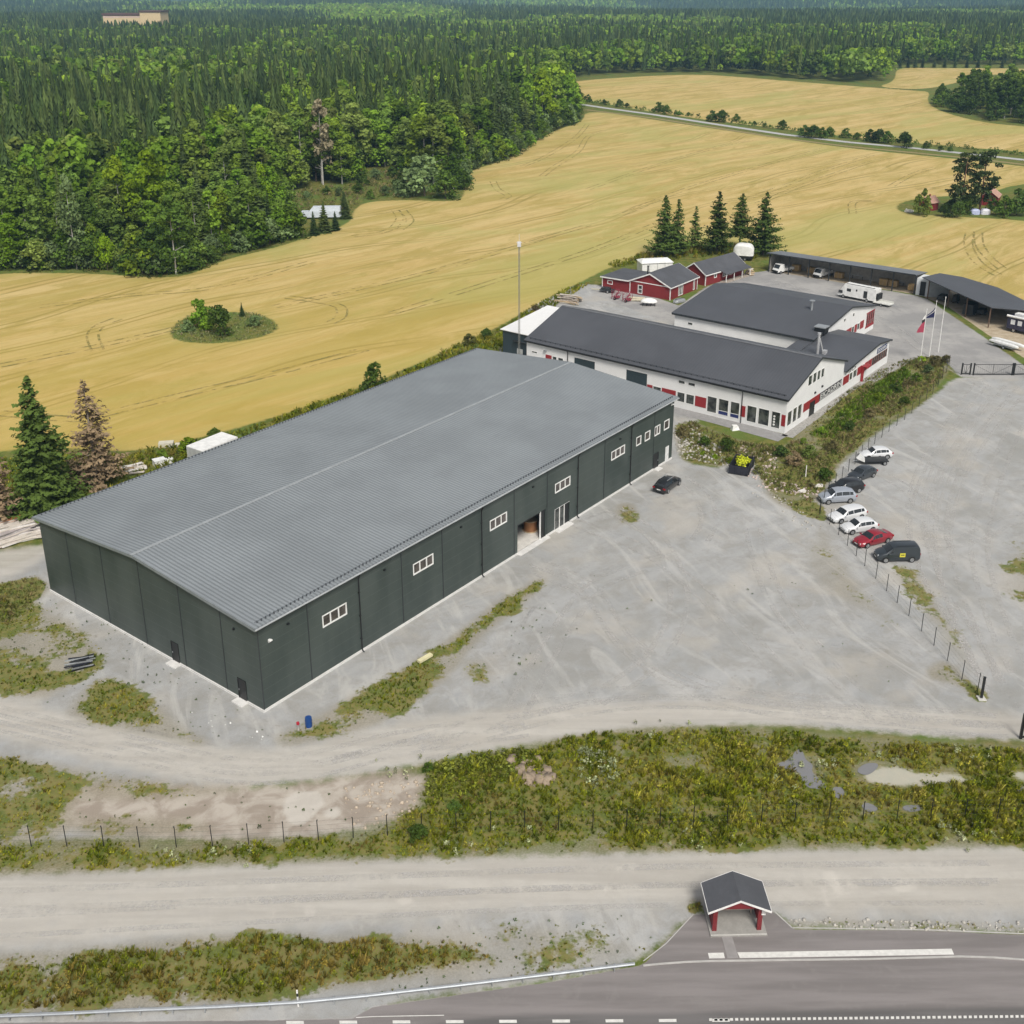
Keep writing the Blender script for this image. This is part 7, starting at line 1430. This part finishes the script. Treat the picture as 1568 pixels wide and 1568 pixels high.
# farm trees
special(('u', 0), 1411, 330, 290, 'tall olive bush left of the small red cabin', ML_BROAD, .75)
for px, py, pt, lab in [(1445, 332, 312, 'dark clipped hedge bush right of the small cabin'), (1465, 334, 308, 'dark fir-like bush below the two pines'), (1478, 328, 300, 'dense shrub under the right-hand pine'), (1455, 326, 305, 'shrub under the left-hand pine'), (1537, 332, 300, 'big dark bush in front of the right red cabin'), (1556, 330, 290, 'dark tree at the right edge behind the farm bush'), (1520, 322, 303, 'shrub left of the right red cabin')]: special(('u', random.randrange(2)), px, py, pt, lab, ML_BUSH, 1.1)
def pine(px, py, pt, lab, seed):
    q = U(px, py); rg = np.random.default_rng(seed); H = 17.3; V = []; rn = []
    for k in range(46):
        z = H * (.22 + .76 * rg.random() ** .9); r0 = 4.6 * (1 - ((z / H - .5) / .62) ** 2) * (.35 + .65 * rg.random()); a = rg.random() * 6.28; c = np.array([r0 * math.cos(a), r0 * math.sin(a), z]); n = 60
        d = nrm(rg.normal(size=(n, 3)) + [0, 0, .4]); V.append(quads_at(c + d * np.array([1.25, 1.25, .7]) * (.4 + .7 * rg.random((n, 1))), d, .45, rg, .9)); rn.append(np.clip(rg.random() * .5 + rg.random(n) * .5, 0, 1))
    r = empty('pine_tree', (q[0], q[1], 0)); tag(r, lab, 'tree'); c = leafmesh('crown', np.concatenate(V), np.concatenate(rn), ML_PINE); c.parent = r
    trunk_mb(H * .95, .32, .06, 9, seed, zl=.25, ll=3.6, up=.35).build('trunk', mat('pine_bark', (.16, .085, .05), .9), r)
pine(1470, 327, 226, 'broad dark pine, left of the pair by the small red cabin', 4); pine(1499, 327, 228, 'broad dark pine, right of the pair by the farmyard', 9)
for k, (px, py, pt, m_) in enumerate([(556, 284, 262, 0), (575, 276, 258, 1), (600, 272, 255, 0), (520, 300, 286, 1), (548, 296, 280, 0), (590, 300, 284, 1), (612, 292, 268, 0), (470, 306, 292, 1), (500, 298, 285, 0)]):
    special(('u', k % 2), px, py, pt, ['dark', 'olive'][m_] + ' bush in the forest clearing, ' + ['just right of the camper van trees', 'behind the small round bush', 'at the back edge left of the willow', 'behind the camper van', 'right behind the camper van', 'next to the low willow', 'between clearing and willow', 'left of the camper van roof', 'above the camper van'][k], [ML_BUSH, ML_WILLOW][m_], 1.2, 'bush')
CLR = W_([(455, 340), (430, 305), (470, 290), (540, 286), (550, 265), (600, 262), (640, 290), (615, 303), (560, 306), (538, 322), (536, 335), (520, 330)]); 
def scatter_far(nm, P, per, m, lab, h, seed, cat='grass'):
    rg = np.random.default_rng(seed); lo, hi = P.min(0), P.max(0); n = int((hi[0] - lo[0]) * (hi[1] - lo[1]) * per); X = rg.uniform(lo[0], hi[0], n); Y = rg.uniform(lo[1], hi[1], n); k = inpoly(P, X, Y); X, Y = X[k], Y[k]
    return instance_many2(nm, [tuft_t(20 + i, 'leaf') for i in range(5)], X, Y, h * (.4 + rg.random(len(X))), m, lab, rg, .3, cat)
_later = [('clearing_undergrowth', CLR, .35, ML_BANK, 'rough reddish and green undergrowth in the forest clearing', 1.5, 601), ('hedgerow', W_([(893, 155), (1000, 170), (1100, 184.5), (1200, 198), (1300, 210), (1400, 219.5), (1500, 230), (1568, 237), (1760, 253), (1760, 257), (1568, 241), (1500, 233.5), (1400, 223.5), (1300, 213.5), (1200, 201), (1100, 187.5), (1000, 173), (893, 158)]), .22, ML_BUSH, 'low continuous hedge along the far road', 2.3, 602)]
# six spruces behind the cottages: fuller crowns
def hero_spruce(px, py, pt, lab, w, seed, m=ML_HEROSPRUCE, lev=30, br=12, gaps=.12, base=.14, dead=False, droop=.2):
    q = U(px, py); lo, hi = 1., 40.
    for _ in range(40):
        H = (lo + hi) / 2; P = np.array([q[0], q[1], H]) - np.array([0, 0, CAMH]); yp = CY - F_PX * (P @ C_U) / (P @ _fw)
        if yp > pt: lo = H
        else: hi = H
    dist = float(np.linalg.norm(q - np.array([0, 0, CAMH]))); Rr = w / F_PX * dist
    rg = np.random.default_rng(seed); C = []; D = []; rn = []; B_ = []
    nlev = int(H / .30)
    for l in range(nlev):
        t = (l + rg.random()) / nlev; z0 = H * base + (H * (.99 - base)) * t; Rm = Rr * (1 - t) ** .78 * (.62 + .55 * rg.random()) + .15; n = max(4, int(br * (1 - .6 * t)))
        for k in range(n):
            if rg.random() < gaps: continue
            a = rg.random() * 6.28; L = Rm * (.7 + .55 * rg.random()); tone = rg.random(); dx, dy = math.cos(a), math.sin(a); ns = max(3, int(L / .17)); u = (np.arange(ns) + rg.random(ns)) / ns; u = .12 + .88 * u
            lat = rg.normal(size=ns) * .16 * L * (1.1 - u) ** .6; zz = z0 - droop * L * u + .30 * L * np.maximum(u - .55, 0) ** 1.5 * 2 - np.abs(rg.normal(size=ns)) * .14
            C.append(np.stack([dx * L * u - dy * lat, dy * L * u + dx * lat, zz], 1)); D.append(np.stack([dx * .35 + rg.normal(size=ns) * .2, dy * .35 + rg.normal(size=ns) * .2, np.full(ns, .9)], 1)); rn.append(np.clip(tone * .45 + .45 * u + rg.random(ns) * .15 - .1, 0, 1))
    C = np.concatenate(C); D = np.concatenate(D); rn = np.concatenate(rn); sz = .52 if not dead else .46
    V = quads_at(C, nrm(D), sz * (H / 16) ** .3, rg, .35, .55)
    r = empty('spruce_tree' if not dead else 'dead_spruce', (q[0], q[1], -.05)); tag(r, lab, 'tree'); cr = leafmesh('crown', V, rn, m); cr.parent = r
    trunk_mb(H * .98, .25, .03, 14 if dead else 0, seed, zl=.1, ll=Rr * .7, up=-.05).build('trunk', M_BARK if not dead else mat('grey_dead_bark', (.24, .20, .16), .9), r); return r
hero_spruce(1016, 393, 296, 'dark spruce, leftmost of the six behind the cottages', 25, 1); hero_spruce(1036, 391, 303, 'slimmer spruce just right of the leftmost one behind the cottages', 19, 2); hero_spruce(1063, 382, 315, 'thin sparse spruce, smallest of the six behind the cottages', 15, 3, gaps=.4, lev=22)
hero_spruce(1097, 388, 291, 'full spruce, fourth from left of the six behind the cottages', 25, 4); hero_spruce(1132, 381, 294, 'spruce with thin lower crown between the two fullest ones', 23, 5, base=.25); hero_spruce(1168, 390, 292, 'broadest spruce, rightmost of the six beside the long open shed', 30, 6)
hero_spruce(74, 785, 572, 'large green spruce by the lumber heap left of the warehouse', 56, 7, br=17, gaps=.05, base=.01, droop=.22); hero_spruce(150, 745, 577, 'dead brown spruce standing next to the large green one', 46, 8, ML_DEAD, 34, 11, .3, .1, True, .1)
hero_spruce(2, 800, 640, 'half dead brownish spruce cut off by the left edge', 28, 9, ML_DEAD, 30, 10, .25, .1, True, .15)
# ------------------------------------------------------------------ weeds, tufts, stones
def tuft_t(seed, kind):
    rg = np.random.default_rng(seed)
    if kind == 'blade':
        V = []; n = 13
        for k in range(n):
            a = rg.random() * 6.28; l = .25 + .3 * rg.random(); h = .5 + .5 * rg.random(); b = rg.normal(size=2) * .08; dx, dy = math.cos(a) * l, math.sin(a) * l; w = .03 + .035 * rg.random(); px, py = -math.sin(a) * w, math.cos(a) * w
            V.append(np.array([[b[0] - px, b[1] - py, 0], [b[0] + px, b[1] + py, 0], [b[0] + dx * .6 + px * .7, b[1] + dy * .6 + py * .7, h * .8], [b[0] + dx, b[1] + dy, h]]))
        return np.concatenate(V), rg.random(n)
    n = 19; d = nrm(rg.normal(size=(n, 3))); d[:, 2] = abs(d[:, 2]); c = d * np.array([.3, .3, .5]) * (.5 + .6 * rg.random((n, 1))) + [0, 0, .28]
    return quads_at(c, d, .145, rg, .6), rg.random(n)
TBl = [tuft_t(i, 'blade') for i in range(8)]; TLf = [tuft_t(20 + i, 'leaf') for i in range(8)]
def scatter(name, P, per_m2, m, label, h, seed, T, thr=.5, use_noise=True, wj=.3, cat='weeds', lim=None):
    rg = np.random.default_rng(seed); lo, hi = P.min(0), P.max(0); lo = np.maximum(lo, [-75, 45]); hi = np.minimum(hi, [130, 300])
    n = int((hi[0] - lo[0]) * (hi[1] - lo[1]) * per_m2); X = rg.uniform(lo[0], hi[0], n); Y = rg.uniform(lo[1], hi[1], n); k = inpoly(P, X, Y) & infrustum(X, Y, 3); X, Y = X[k], Y[k]
    if use_noise:
        w, hh = weed_density(X, Y); w = w + (fbm(X, Y, 3.0, 4) - .5) * 1.35; k = (w + rg.normal(size=len(w)) * .12) > thr; X, Y, w = X[k], Y[k], w[k]
    else: w = np.ones(len(X))
    H = h * (.35 + .9 * rg.random(len(X)) ** 1.5) * (.55 + .75 * fbm(X, Y, 5, 2)) * np.clip(w * 1.2, .5, 1.1)
    return instance_many2(name, T, X, Y, H, m, label, rg, wj, cat)
def instance_many2(name, T, X, Y, H, m, label, rg, wj, cat):
    Vs, rs, ts = [], [], []; wh = rg.integers(len(T), size=len(X)); a = rg.random(len(X)) * 6.28; tr = np.clip((fbm(X, Y, 2.2, 3) * .5 + fbm(X + 50, Y, 8, 2) * .5) * 2.2 - .6 + rg.normal(size=len(X)) * .13, 0, .999)
    for k, (V, rn) in enumerate(T):
        q = wh == k; s = H[q]; w = np.maximum(s, .25) * (1 + wj * (rg.random(q.sum()) * 2 - 1)); c, sn = np.cos(a[q]), np.sin(a[q])
        Vs.append(np.stack([(V[None, :, 0] * c[:, None] - V[None, :, 1] * sn[:, None]) * w[:, None] + X[q][:, None], (V[None, :, 0] * sn[:, None] + V[None, :, 1] * c[:, None]) * w[:, None] + Y[q][:, None], V[None, :, 2] * s[:, None] + 0 * X[q][:, None]], -1).reshape(-1, 3)); rs.append(np.tile(rn, q.sum())); ts.append(np.repeat(tr[q], len(rn)))
    V = np.concatenate(Vs); o = leafmesh(name, V, np.concatenate(rs), m, np.concatenate(ts)); tag(o, label, cat, kind='stuff'); print(name, len(V) // 4); return o
for a_ in _later: scatter_far(*a_)
names = [('ditch_weeds', 16, ML_BROWNWEED, 'brown-green tall weeds in the ditch by the guard rail'), ('sparse_weeds', 7, ML_BROWNWEED, 'scattered small weeds on the gravel above the guard rail'), ('roadside_weeds', 17, ML_WEED, 'broad strip of green and yellow weeds between the dirt roads'), ('sparse_weeds', 7, ML_WEED, 'patchy weeds on the gravel at the lower left'), ('sparse_weeds', 7, ML_WEED, 'patchy grass left of the warehouse gable'), ('dry_grass', 10, ML_DRY, 'brown grass patch at the far left below the road'), ('grass_patch', 14, ML_WEED, 'triangular green-brown grass patch at the left track'), ('ditch_weeds', 12, ML_WEED, 'line of weeds in the ditch along the warehouse'), ('sparse_weeds', 6, ML_WEED, 'small weeds right of the warehouse ditch'), ('bank_weeds', 9, ML_BANK, 'brown and green undergrowth on the bank below the white workshop'), ('bank_weeds', 8, ML_BANK, 'reddish undergrowth at the fence corner'), ('dry_grass', 9, ML_DRY, 'dry grass clump near the end of the fence'), ('sparse_weeds', 6, ML_DRY, 'thin grass beside the van'), ('sparse_weeds', 5, ML_DRY, 'thin grass at the right edge of the lot'), ('dry_grass', 8, ML_DRY, 'dead grass clump near the black car'), ('ditch_weeds', 9, ML_WEED, 'low weeds along the bus bay kerb'), ('ditch_weeds', 10, ML_WEED, 'weed clump left of the bus shelter'), ('sparse_weeds', 5, ML_DRY, 'sparse weeds along the left side of the fence'), ('sparse_weeds', 6, ML_WEED, 'sparse weeds on the sandy ground')]
for i, ((P, dens, soft, h), (nm, pm2, m, lab)) in enumerate(zip(WW, names)):
    T = TBl + TLf if i not in (9, 10) else TLf + TBl[:4]
    scatter(nm, P, pm2, m, lab, h * (1.0 if i in (0, 2) else .85), 400 + i, T, .5)
MARG = W_([(-100, 770), (0, 702), (180, 700), (300, 678), (400, 650), (600, 580), (700, 531), (770, 500), (830, 462), (880, 438), (905, 434), (860, 462), (800, 520), (770, 545), (600, 625), (250, 745), (60, 805)])
scatter('field_margin_grass', MARG, 5, ML_WEED, 'rough grass margin between the wheat and the warehouse', .85, 500, TBl + TLf, use_noise=False, cat='grass')
ISL = W_(ISLAND); scatter('island_grass', ISL, 2.5, leaf_mat('island_grass_blades', [(.27, .31, .11), (.33, .34, .17), (.23, .29, .08), (.36, .31, .20)], .3), 'long grass on the oval island in the wheat', .45, 501, TBl, use_noise=False, cat='grass')
M2 = W_([(930, 405), (985, 390), (1040, 380), (1170, 374), (1180, 384), (1150, 400), (1100, 392), (1040, 398), (985, 402), (940, 412)]); scatter('field_margin_grass', M2, 3, ML_WEED, 'green margin under the spruces behind the cottages', 1.0, 502, TBl + TLf, use_noise=False, cat='grass')
FL = W_([(880, 1150), (930, 1150), (950, 1190), (920, 1215), (885, 1190)]); scatter('white_flowers', FL, 4, ML_FLOWER, 'white blossoming weeds in the middle of the roadside strip', .8, 503, TLf, use_noise=False, cat='flowers')
rg = np.random.default_rng(8); spots = [(300, 1310), (345, 1308), (690, 1297), (770, 1293), (1090, 1290), (1255, 1175), (1345, 1160), (1480, 1160), (1455, 1278), (1460, 1285), (1200, 1208), (1010, 1120), (1250, 1180), (600, 1180)]
Pq = np.array([U(*s)[:2] for s in spots]); X = (Pq[:, None, 0] + rg.normal(size=(len(spots), 9)) * 1.3).ravel(); Y = (Pq[:, None, 1] + rg.normal(size=(len(spots), 9)) * .7).ravel(); instance_many2('white_flowers', TLf, X, Y, rg.uniform(.4, .85, len(X)), ML_FLOWER, 'small clusters of pale flowers along the weedy strips', rg, .3, 'flowers')
# yellow-green tall stand at the left end of the strip
YG = W_([(655, 1175), (720, 1160), (800, 1150), (830, 1170), (760, 1200), (700, 1225), (655, 1230)]); scatter('tall_herbs', YG, 11, leaf_mat('herb_leaves', [(.16, .20, .025), (.24, .26, .03), (.20, .22, .05), (.13, .18, .02), (.26, .27, .04)], .3), 'yellow-green tall herbs at the left end of the roadside strip', .85, 505, TLf, use_noise=False, cat='weeds')
# lone dark tufts dotted over the gravel
dots = [P for P in [W_([(560, 1440), (700, 1415), (985, 1400), (1000, 1440), (985, 1472), (700, 1512), (560, 1535)]), W_([(0, 900), (160, 900), (250, 1000), (420, 1130), (330, 1140), (0, 1060)]), W_([(880, 880), (1300, 850), (1480, 1050), (1100, 1040)]), W_([(0, 1180), (400, 1210), (640, 1200), (560, 1270), (0, 1280)]), W_([(690, 980), (830, 900), (900, 980), (760, 1060)])]]
for k, P in enumerate(dots): scatter('scattered_tufts', P, [.9, .5, .035, .35, .35][k], ML_BUSH, ['dark tufts dotting the gravel above the guard rail', 'dark tufts on the gravel beside the gable wall', 'few dark tufts on the open forecourt', 'small tufts on the sandy strip', 'small dark tufts right of the ditch'][k], .32, 520 + k, TLf, use_noise=False)
# rubble on the bank
def rocks(name, P, n, smin, smax, m, label, seed):
    rg = np.random.default_rng(seed); lo, hi = P.min(0), P.max(0); X = rg.uniform(lo[0], hi[0], n * 4); Y = rg.uniform(lo[1], hi[1], n * 4); k = inpoly(P, X, Y); X, Y = X[k][:n], Y[k][:n]; Vs, Fs = [], []
    base = np.array([[-1, -1, -1], [1, -1, -1], [1, 1, -1], [-1, 1, -1], [-.7, -.7, 1], [.7, -.7, 1], [.7, .7, 1], [-.7, .7, 1]], float); fc = np.array([[0, 3, 2, 1], [4, 5, 6, 7], [0, 1, 5, 4], [1, 2, 6, 5], [2, 3, 7, 6], [3, 0, 4, 7]])
    for i in range(len(X)):
        s = smin + (smax - smin) * rg.random() ** 2; a = rg.random() * 6.28; R_ = np.array([[math.cos(a), -math.sin(a), 0], [math.sin(a), math.cos(a), 0], [0, 0, 1]]); Vs.append((base * (.6 + .5 * rg.random((8, 3))) * [s, s * .8, s * .6]) @ R_.T + [X[i], Y[i], s * .25]); Fs.append(fc + 8 * i)
    o = npmesh(name, np.concatenate(Vs), np.concatenate(Fs), m); tag(o, label, 'stones', kind='stuff')
M_ROCK = mat('pale_rubble', (.40, .38, .34), .9, var=.3, scale=2)
rocks('rubble_stones', W_([(1032, 665), (1060, 650), (1110, 690), (1130, 715), (1090, 712), (1038, 700)]), 420, .05, .28, M_ROCK, 'light rubble on the slope beside the warehouse corner', 1)
rocks('rubble_stones', W_([(1130, 680), (1185, 690), (1200, 740), (1260, 745), (1250, 765), (1160, 748), (1125, 712)]), 300, .05, .26, mat('pinkish_rubble', (.46, .38, .34), .9, var=.25, scale=2), 'pinkish rubble at the foot of the bank near the skip', 2)
rocks('rubble_stones', W_([(1150, 755), (1180, 748), (1250, 790), (1240, 815), (1200, 790)]), 60, .05, .2, M_ROCK, 'small stones at the bank corner', 3)
rocks('dirt_clods', W_([(525, 1205), (640, 1185), (640, 1240), (560, 1270), (530, 1265)]), 110, .04, .2, mat('sandy_clods', (.42, .35, .27), .95, var=.2), 'sandy clods on the churned ground', 4)
rocks('dirt_clods', W_([(780, 1165), (830, 1160), (850, 1200), (810, 1205)]), 90, .15, .6, mat('earth_mound', (.28, .22, .16), .95, var=.2), 'small earth mound inside the weedy strip', 5)
rocks('loose_stones', W_([(280, 1080), (420, 1125), (400, 1140), (300, 1110)]), 16, .04, .18, M_WHITEFRAME, 'white crumbs by the warehouse gable door', 6)
rocks('loose_stones', W_([(1205, 1405), (1568, 1412), (1568, 1428), (1215, 1421)]), 120, .05, .16, M_ROCK, 'loose stones along the bus bay edge', 7)
# shrubs on the bank as things
BS = [(1047, 668, 1.6, 'olive shrub pressed against the warehouse end wall', ML_BANK), (1078, 683, 1.5, 'fresh green shrub on the rubble slope', ML_BUSH), (1076, 697, .7, 'small lime plant below the fresh green shrub', ML_BRIGHT), (1112, 690, 1.9, 'dark green shrub between rubble and skip', ML_BUSH), (1095, 702, .7, 'yellow-green tuft on the rubble', ML_BRIGHT), (1117, 710, 1.0, 'bright lime shrub left of the skip', ML_BRIGHT), (1215, 712, 2.0, 'brown shrub thicket above the fence corner', ML_BANK), (1195, 700, 1.7, 'dark shrub on the bank right of the skip', ML_BUSH), (1240, 700, 1.8, 'mixed green shrub halfway up the bank', ML_BANK), (1262, 735, 1.7, 'dark green bush by the parked estate car', ML_BUSH), (1275, 690, 1.6, 'reddish-brown shrub on the bank beside the fence', ML_BANK), (1300, 660, 1.5, 'green shrub below the lettered sign', ML_BUSH), (1330, 640, 1.6, 'brown shrub next to the fence below the wing', ML_BANK), (1345, 615, 1.5, 'green shrub on the grass slope', ML_BROAD), (1372, 600, 1.7, 'dark bush in the upper part of the bank', ML_BUSH), (1385, 620, 1.4, 'brown bush at the upper fence', ML_BANK), (1402, 585, 1.6, 'yellowish shrub below the flagpoles', ML_BROAD), (1420, 572, 1.6, 'yellow-green bush at the foot of the left flagpole', ML_WILLOW), (1433, 560, 1.8, 'brown thicket around the middle flagpole', ML_BANK), (1448, 556, 1.5, 'olive thicket at the rounded end of the bank', ML_BANK), (1410, 556, 1.3, 'green bush left of the flagpoles', ML_BROAD), (1230, 680, 1.0, 'low green plant near the workshop corner', ML_BROAD), (1160, 725, 1.2, 'weedy shrub right behind the skip', ML_BANK), (1258, 665, 1.2, 'fresh green plant beside the stone path', ML_BROAD)]
SL = W_([(1235, 668), (1262, 655), (1300, 618), (1345, 588), (1385, 562), (1395, 575), (1370, 600), (1320, 640), (1275, 672)]); scatter('grass_slope', SL, 10, leaf_mat('fresh_grass', [(.12, .20, .02), (.16, .24, .025), (.10, .17, .02)], .3), 'fresh green grass slope beside the lettered facade', .7, 560, TBl, use_noise=False, cat='grass')
for k, (px, py, h, lab, m) in enumerate(BS):
    q = U(px, py); put_tree(('u', k % 2), q[0], q[1], h / 8 * 1.35, lab, None, sz=h / 8, mats=m, name='shrub', cat='shrub')
for k, (px, py, h, lab) in enumerate([(718, 529, 2.2, 'pale-topped bush at the left foot of the annex'), (745, 519, 2.0, 'green bush beside the annex wall'), (560, 600, 1.8, 'low bush left of the round one in the margin'), (330, 676, 2.0, 'green bush left of the box trailer'), (290, 692, 2.2, 'bright green bush next to the box trailer'), (820, 478, 1.5, 'brown bush by the annex roof edge'), (250, 700, 1.3, 'low bush in the grass near the pale box'), (112, 732, 2.5, 'tangled bush at the foot of the dead spruce'), (40, 790, 2.4, 'undergrowth bush at the foot of the large green spruce')]):
    q = U(px, py); put_tree(('u', k % 2), q[0], q[1], h / 8 * 1.3, lab, None, sz=h / 8, mats=[ML_DRY, ML_BUSH, ML_BROAD, ML_BROAD, ML_BRIGHT, ML_BANK, ML_BROAD, ML_BANK, ML_BUSH][k], name='bush', cat='bush')
for k, (px, py, h) in enumerate([(695, 1240, .9), (640, 1285, 1.3), (655, 1180, .8)]):
    q = U(px, py); put_tree(('u', k % 2), q[0], q[1], h / 8 * 1.4, ['dark herb clump inside the roadside strip', 'dark green bush leaning at the wire fence', 'low herb at the left tip of the strip'][k], None, sz=h / 8, mats=ML_BUSH, name='shrub', cat='shrub')
# cuttings in the skip
sk = bpy.data.objects['waste_skip']; c = leafball([(2.6, .9, .9, .75), (3.0, 1.5, .9, .8), (1.9, 1.3, .85, .7), (3.3, .8, .8, .6)], 170, .16, ML_LIME, 'garden_cuttings', None, 3); c.location = sk.location; c.rotation_euler = sk.rotation_euler; tag(c, 'lime green cuttings heaped inside the black skip', 'cuttings', kind='stuff')
for P in PROTO.values():
    if P['used'] == 0:
        for ch in list(P.children): bpy.data.objects.remove(ch)
        bpy.data.objects.remove(P)
    else: del P['used']

# ------------------------------------------------------------------ air
hm = bpy.data.materials.new('haze_air'); hm.use_nodes = True; t = hm.node_tree; t.nodes.clear(); pv = t.nodes.new('ShaderNodeVolumePrincipled'); oo = t.nodes.new('ShaderNodeOutputMaterial')
pv.inputs['Color'].default_value = (.42, .72, 1.0, 1); pv.inputs['Density'].default_value = .00011; pv.inputs['Anisotropy'].default_value = .0; t.links.new(pv.outputs[0], oo.inputs['Volume'])
b = MB(); b.box(-6500, 6500, -80, 9500, -35, 95); o = b.build('haze', hm); tag(o, kind='stuff')
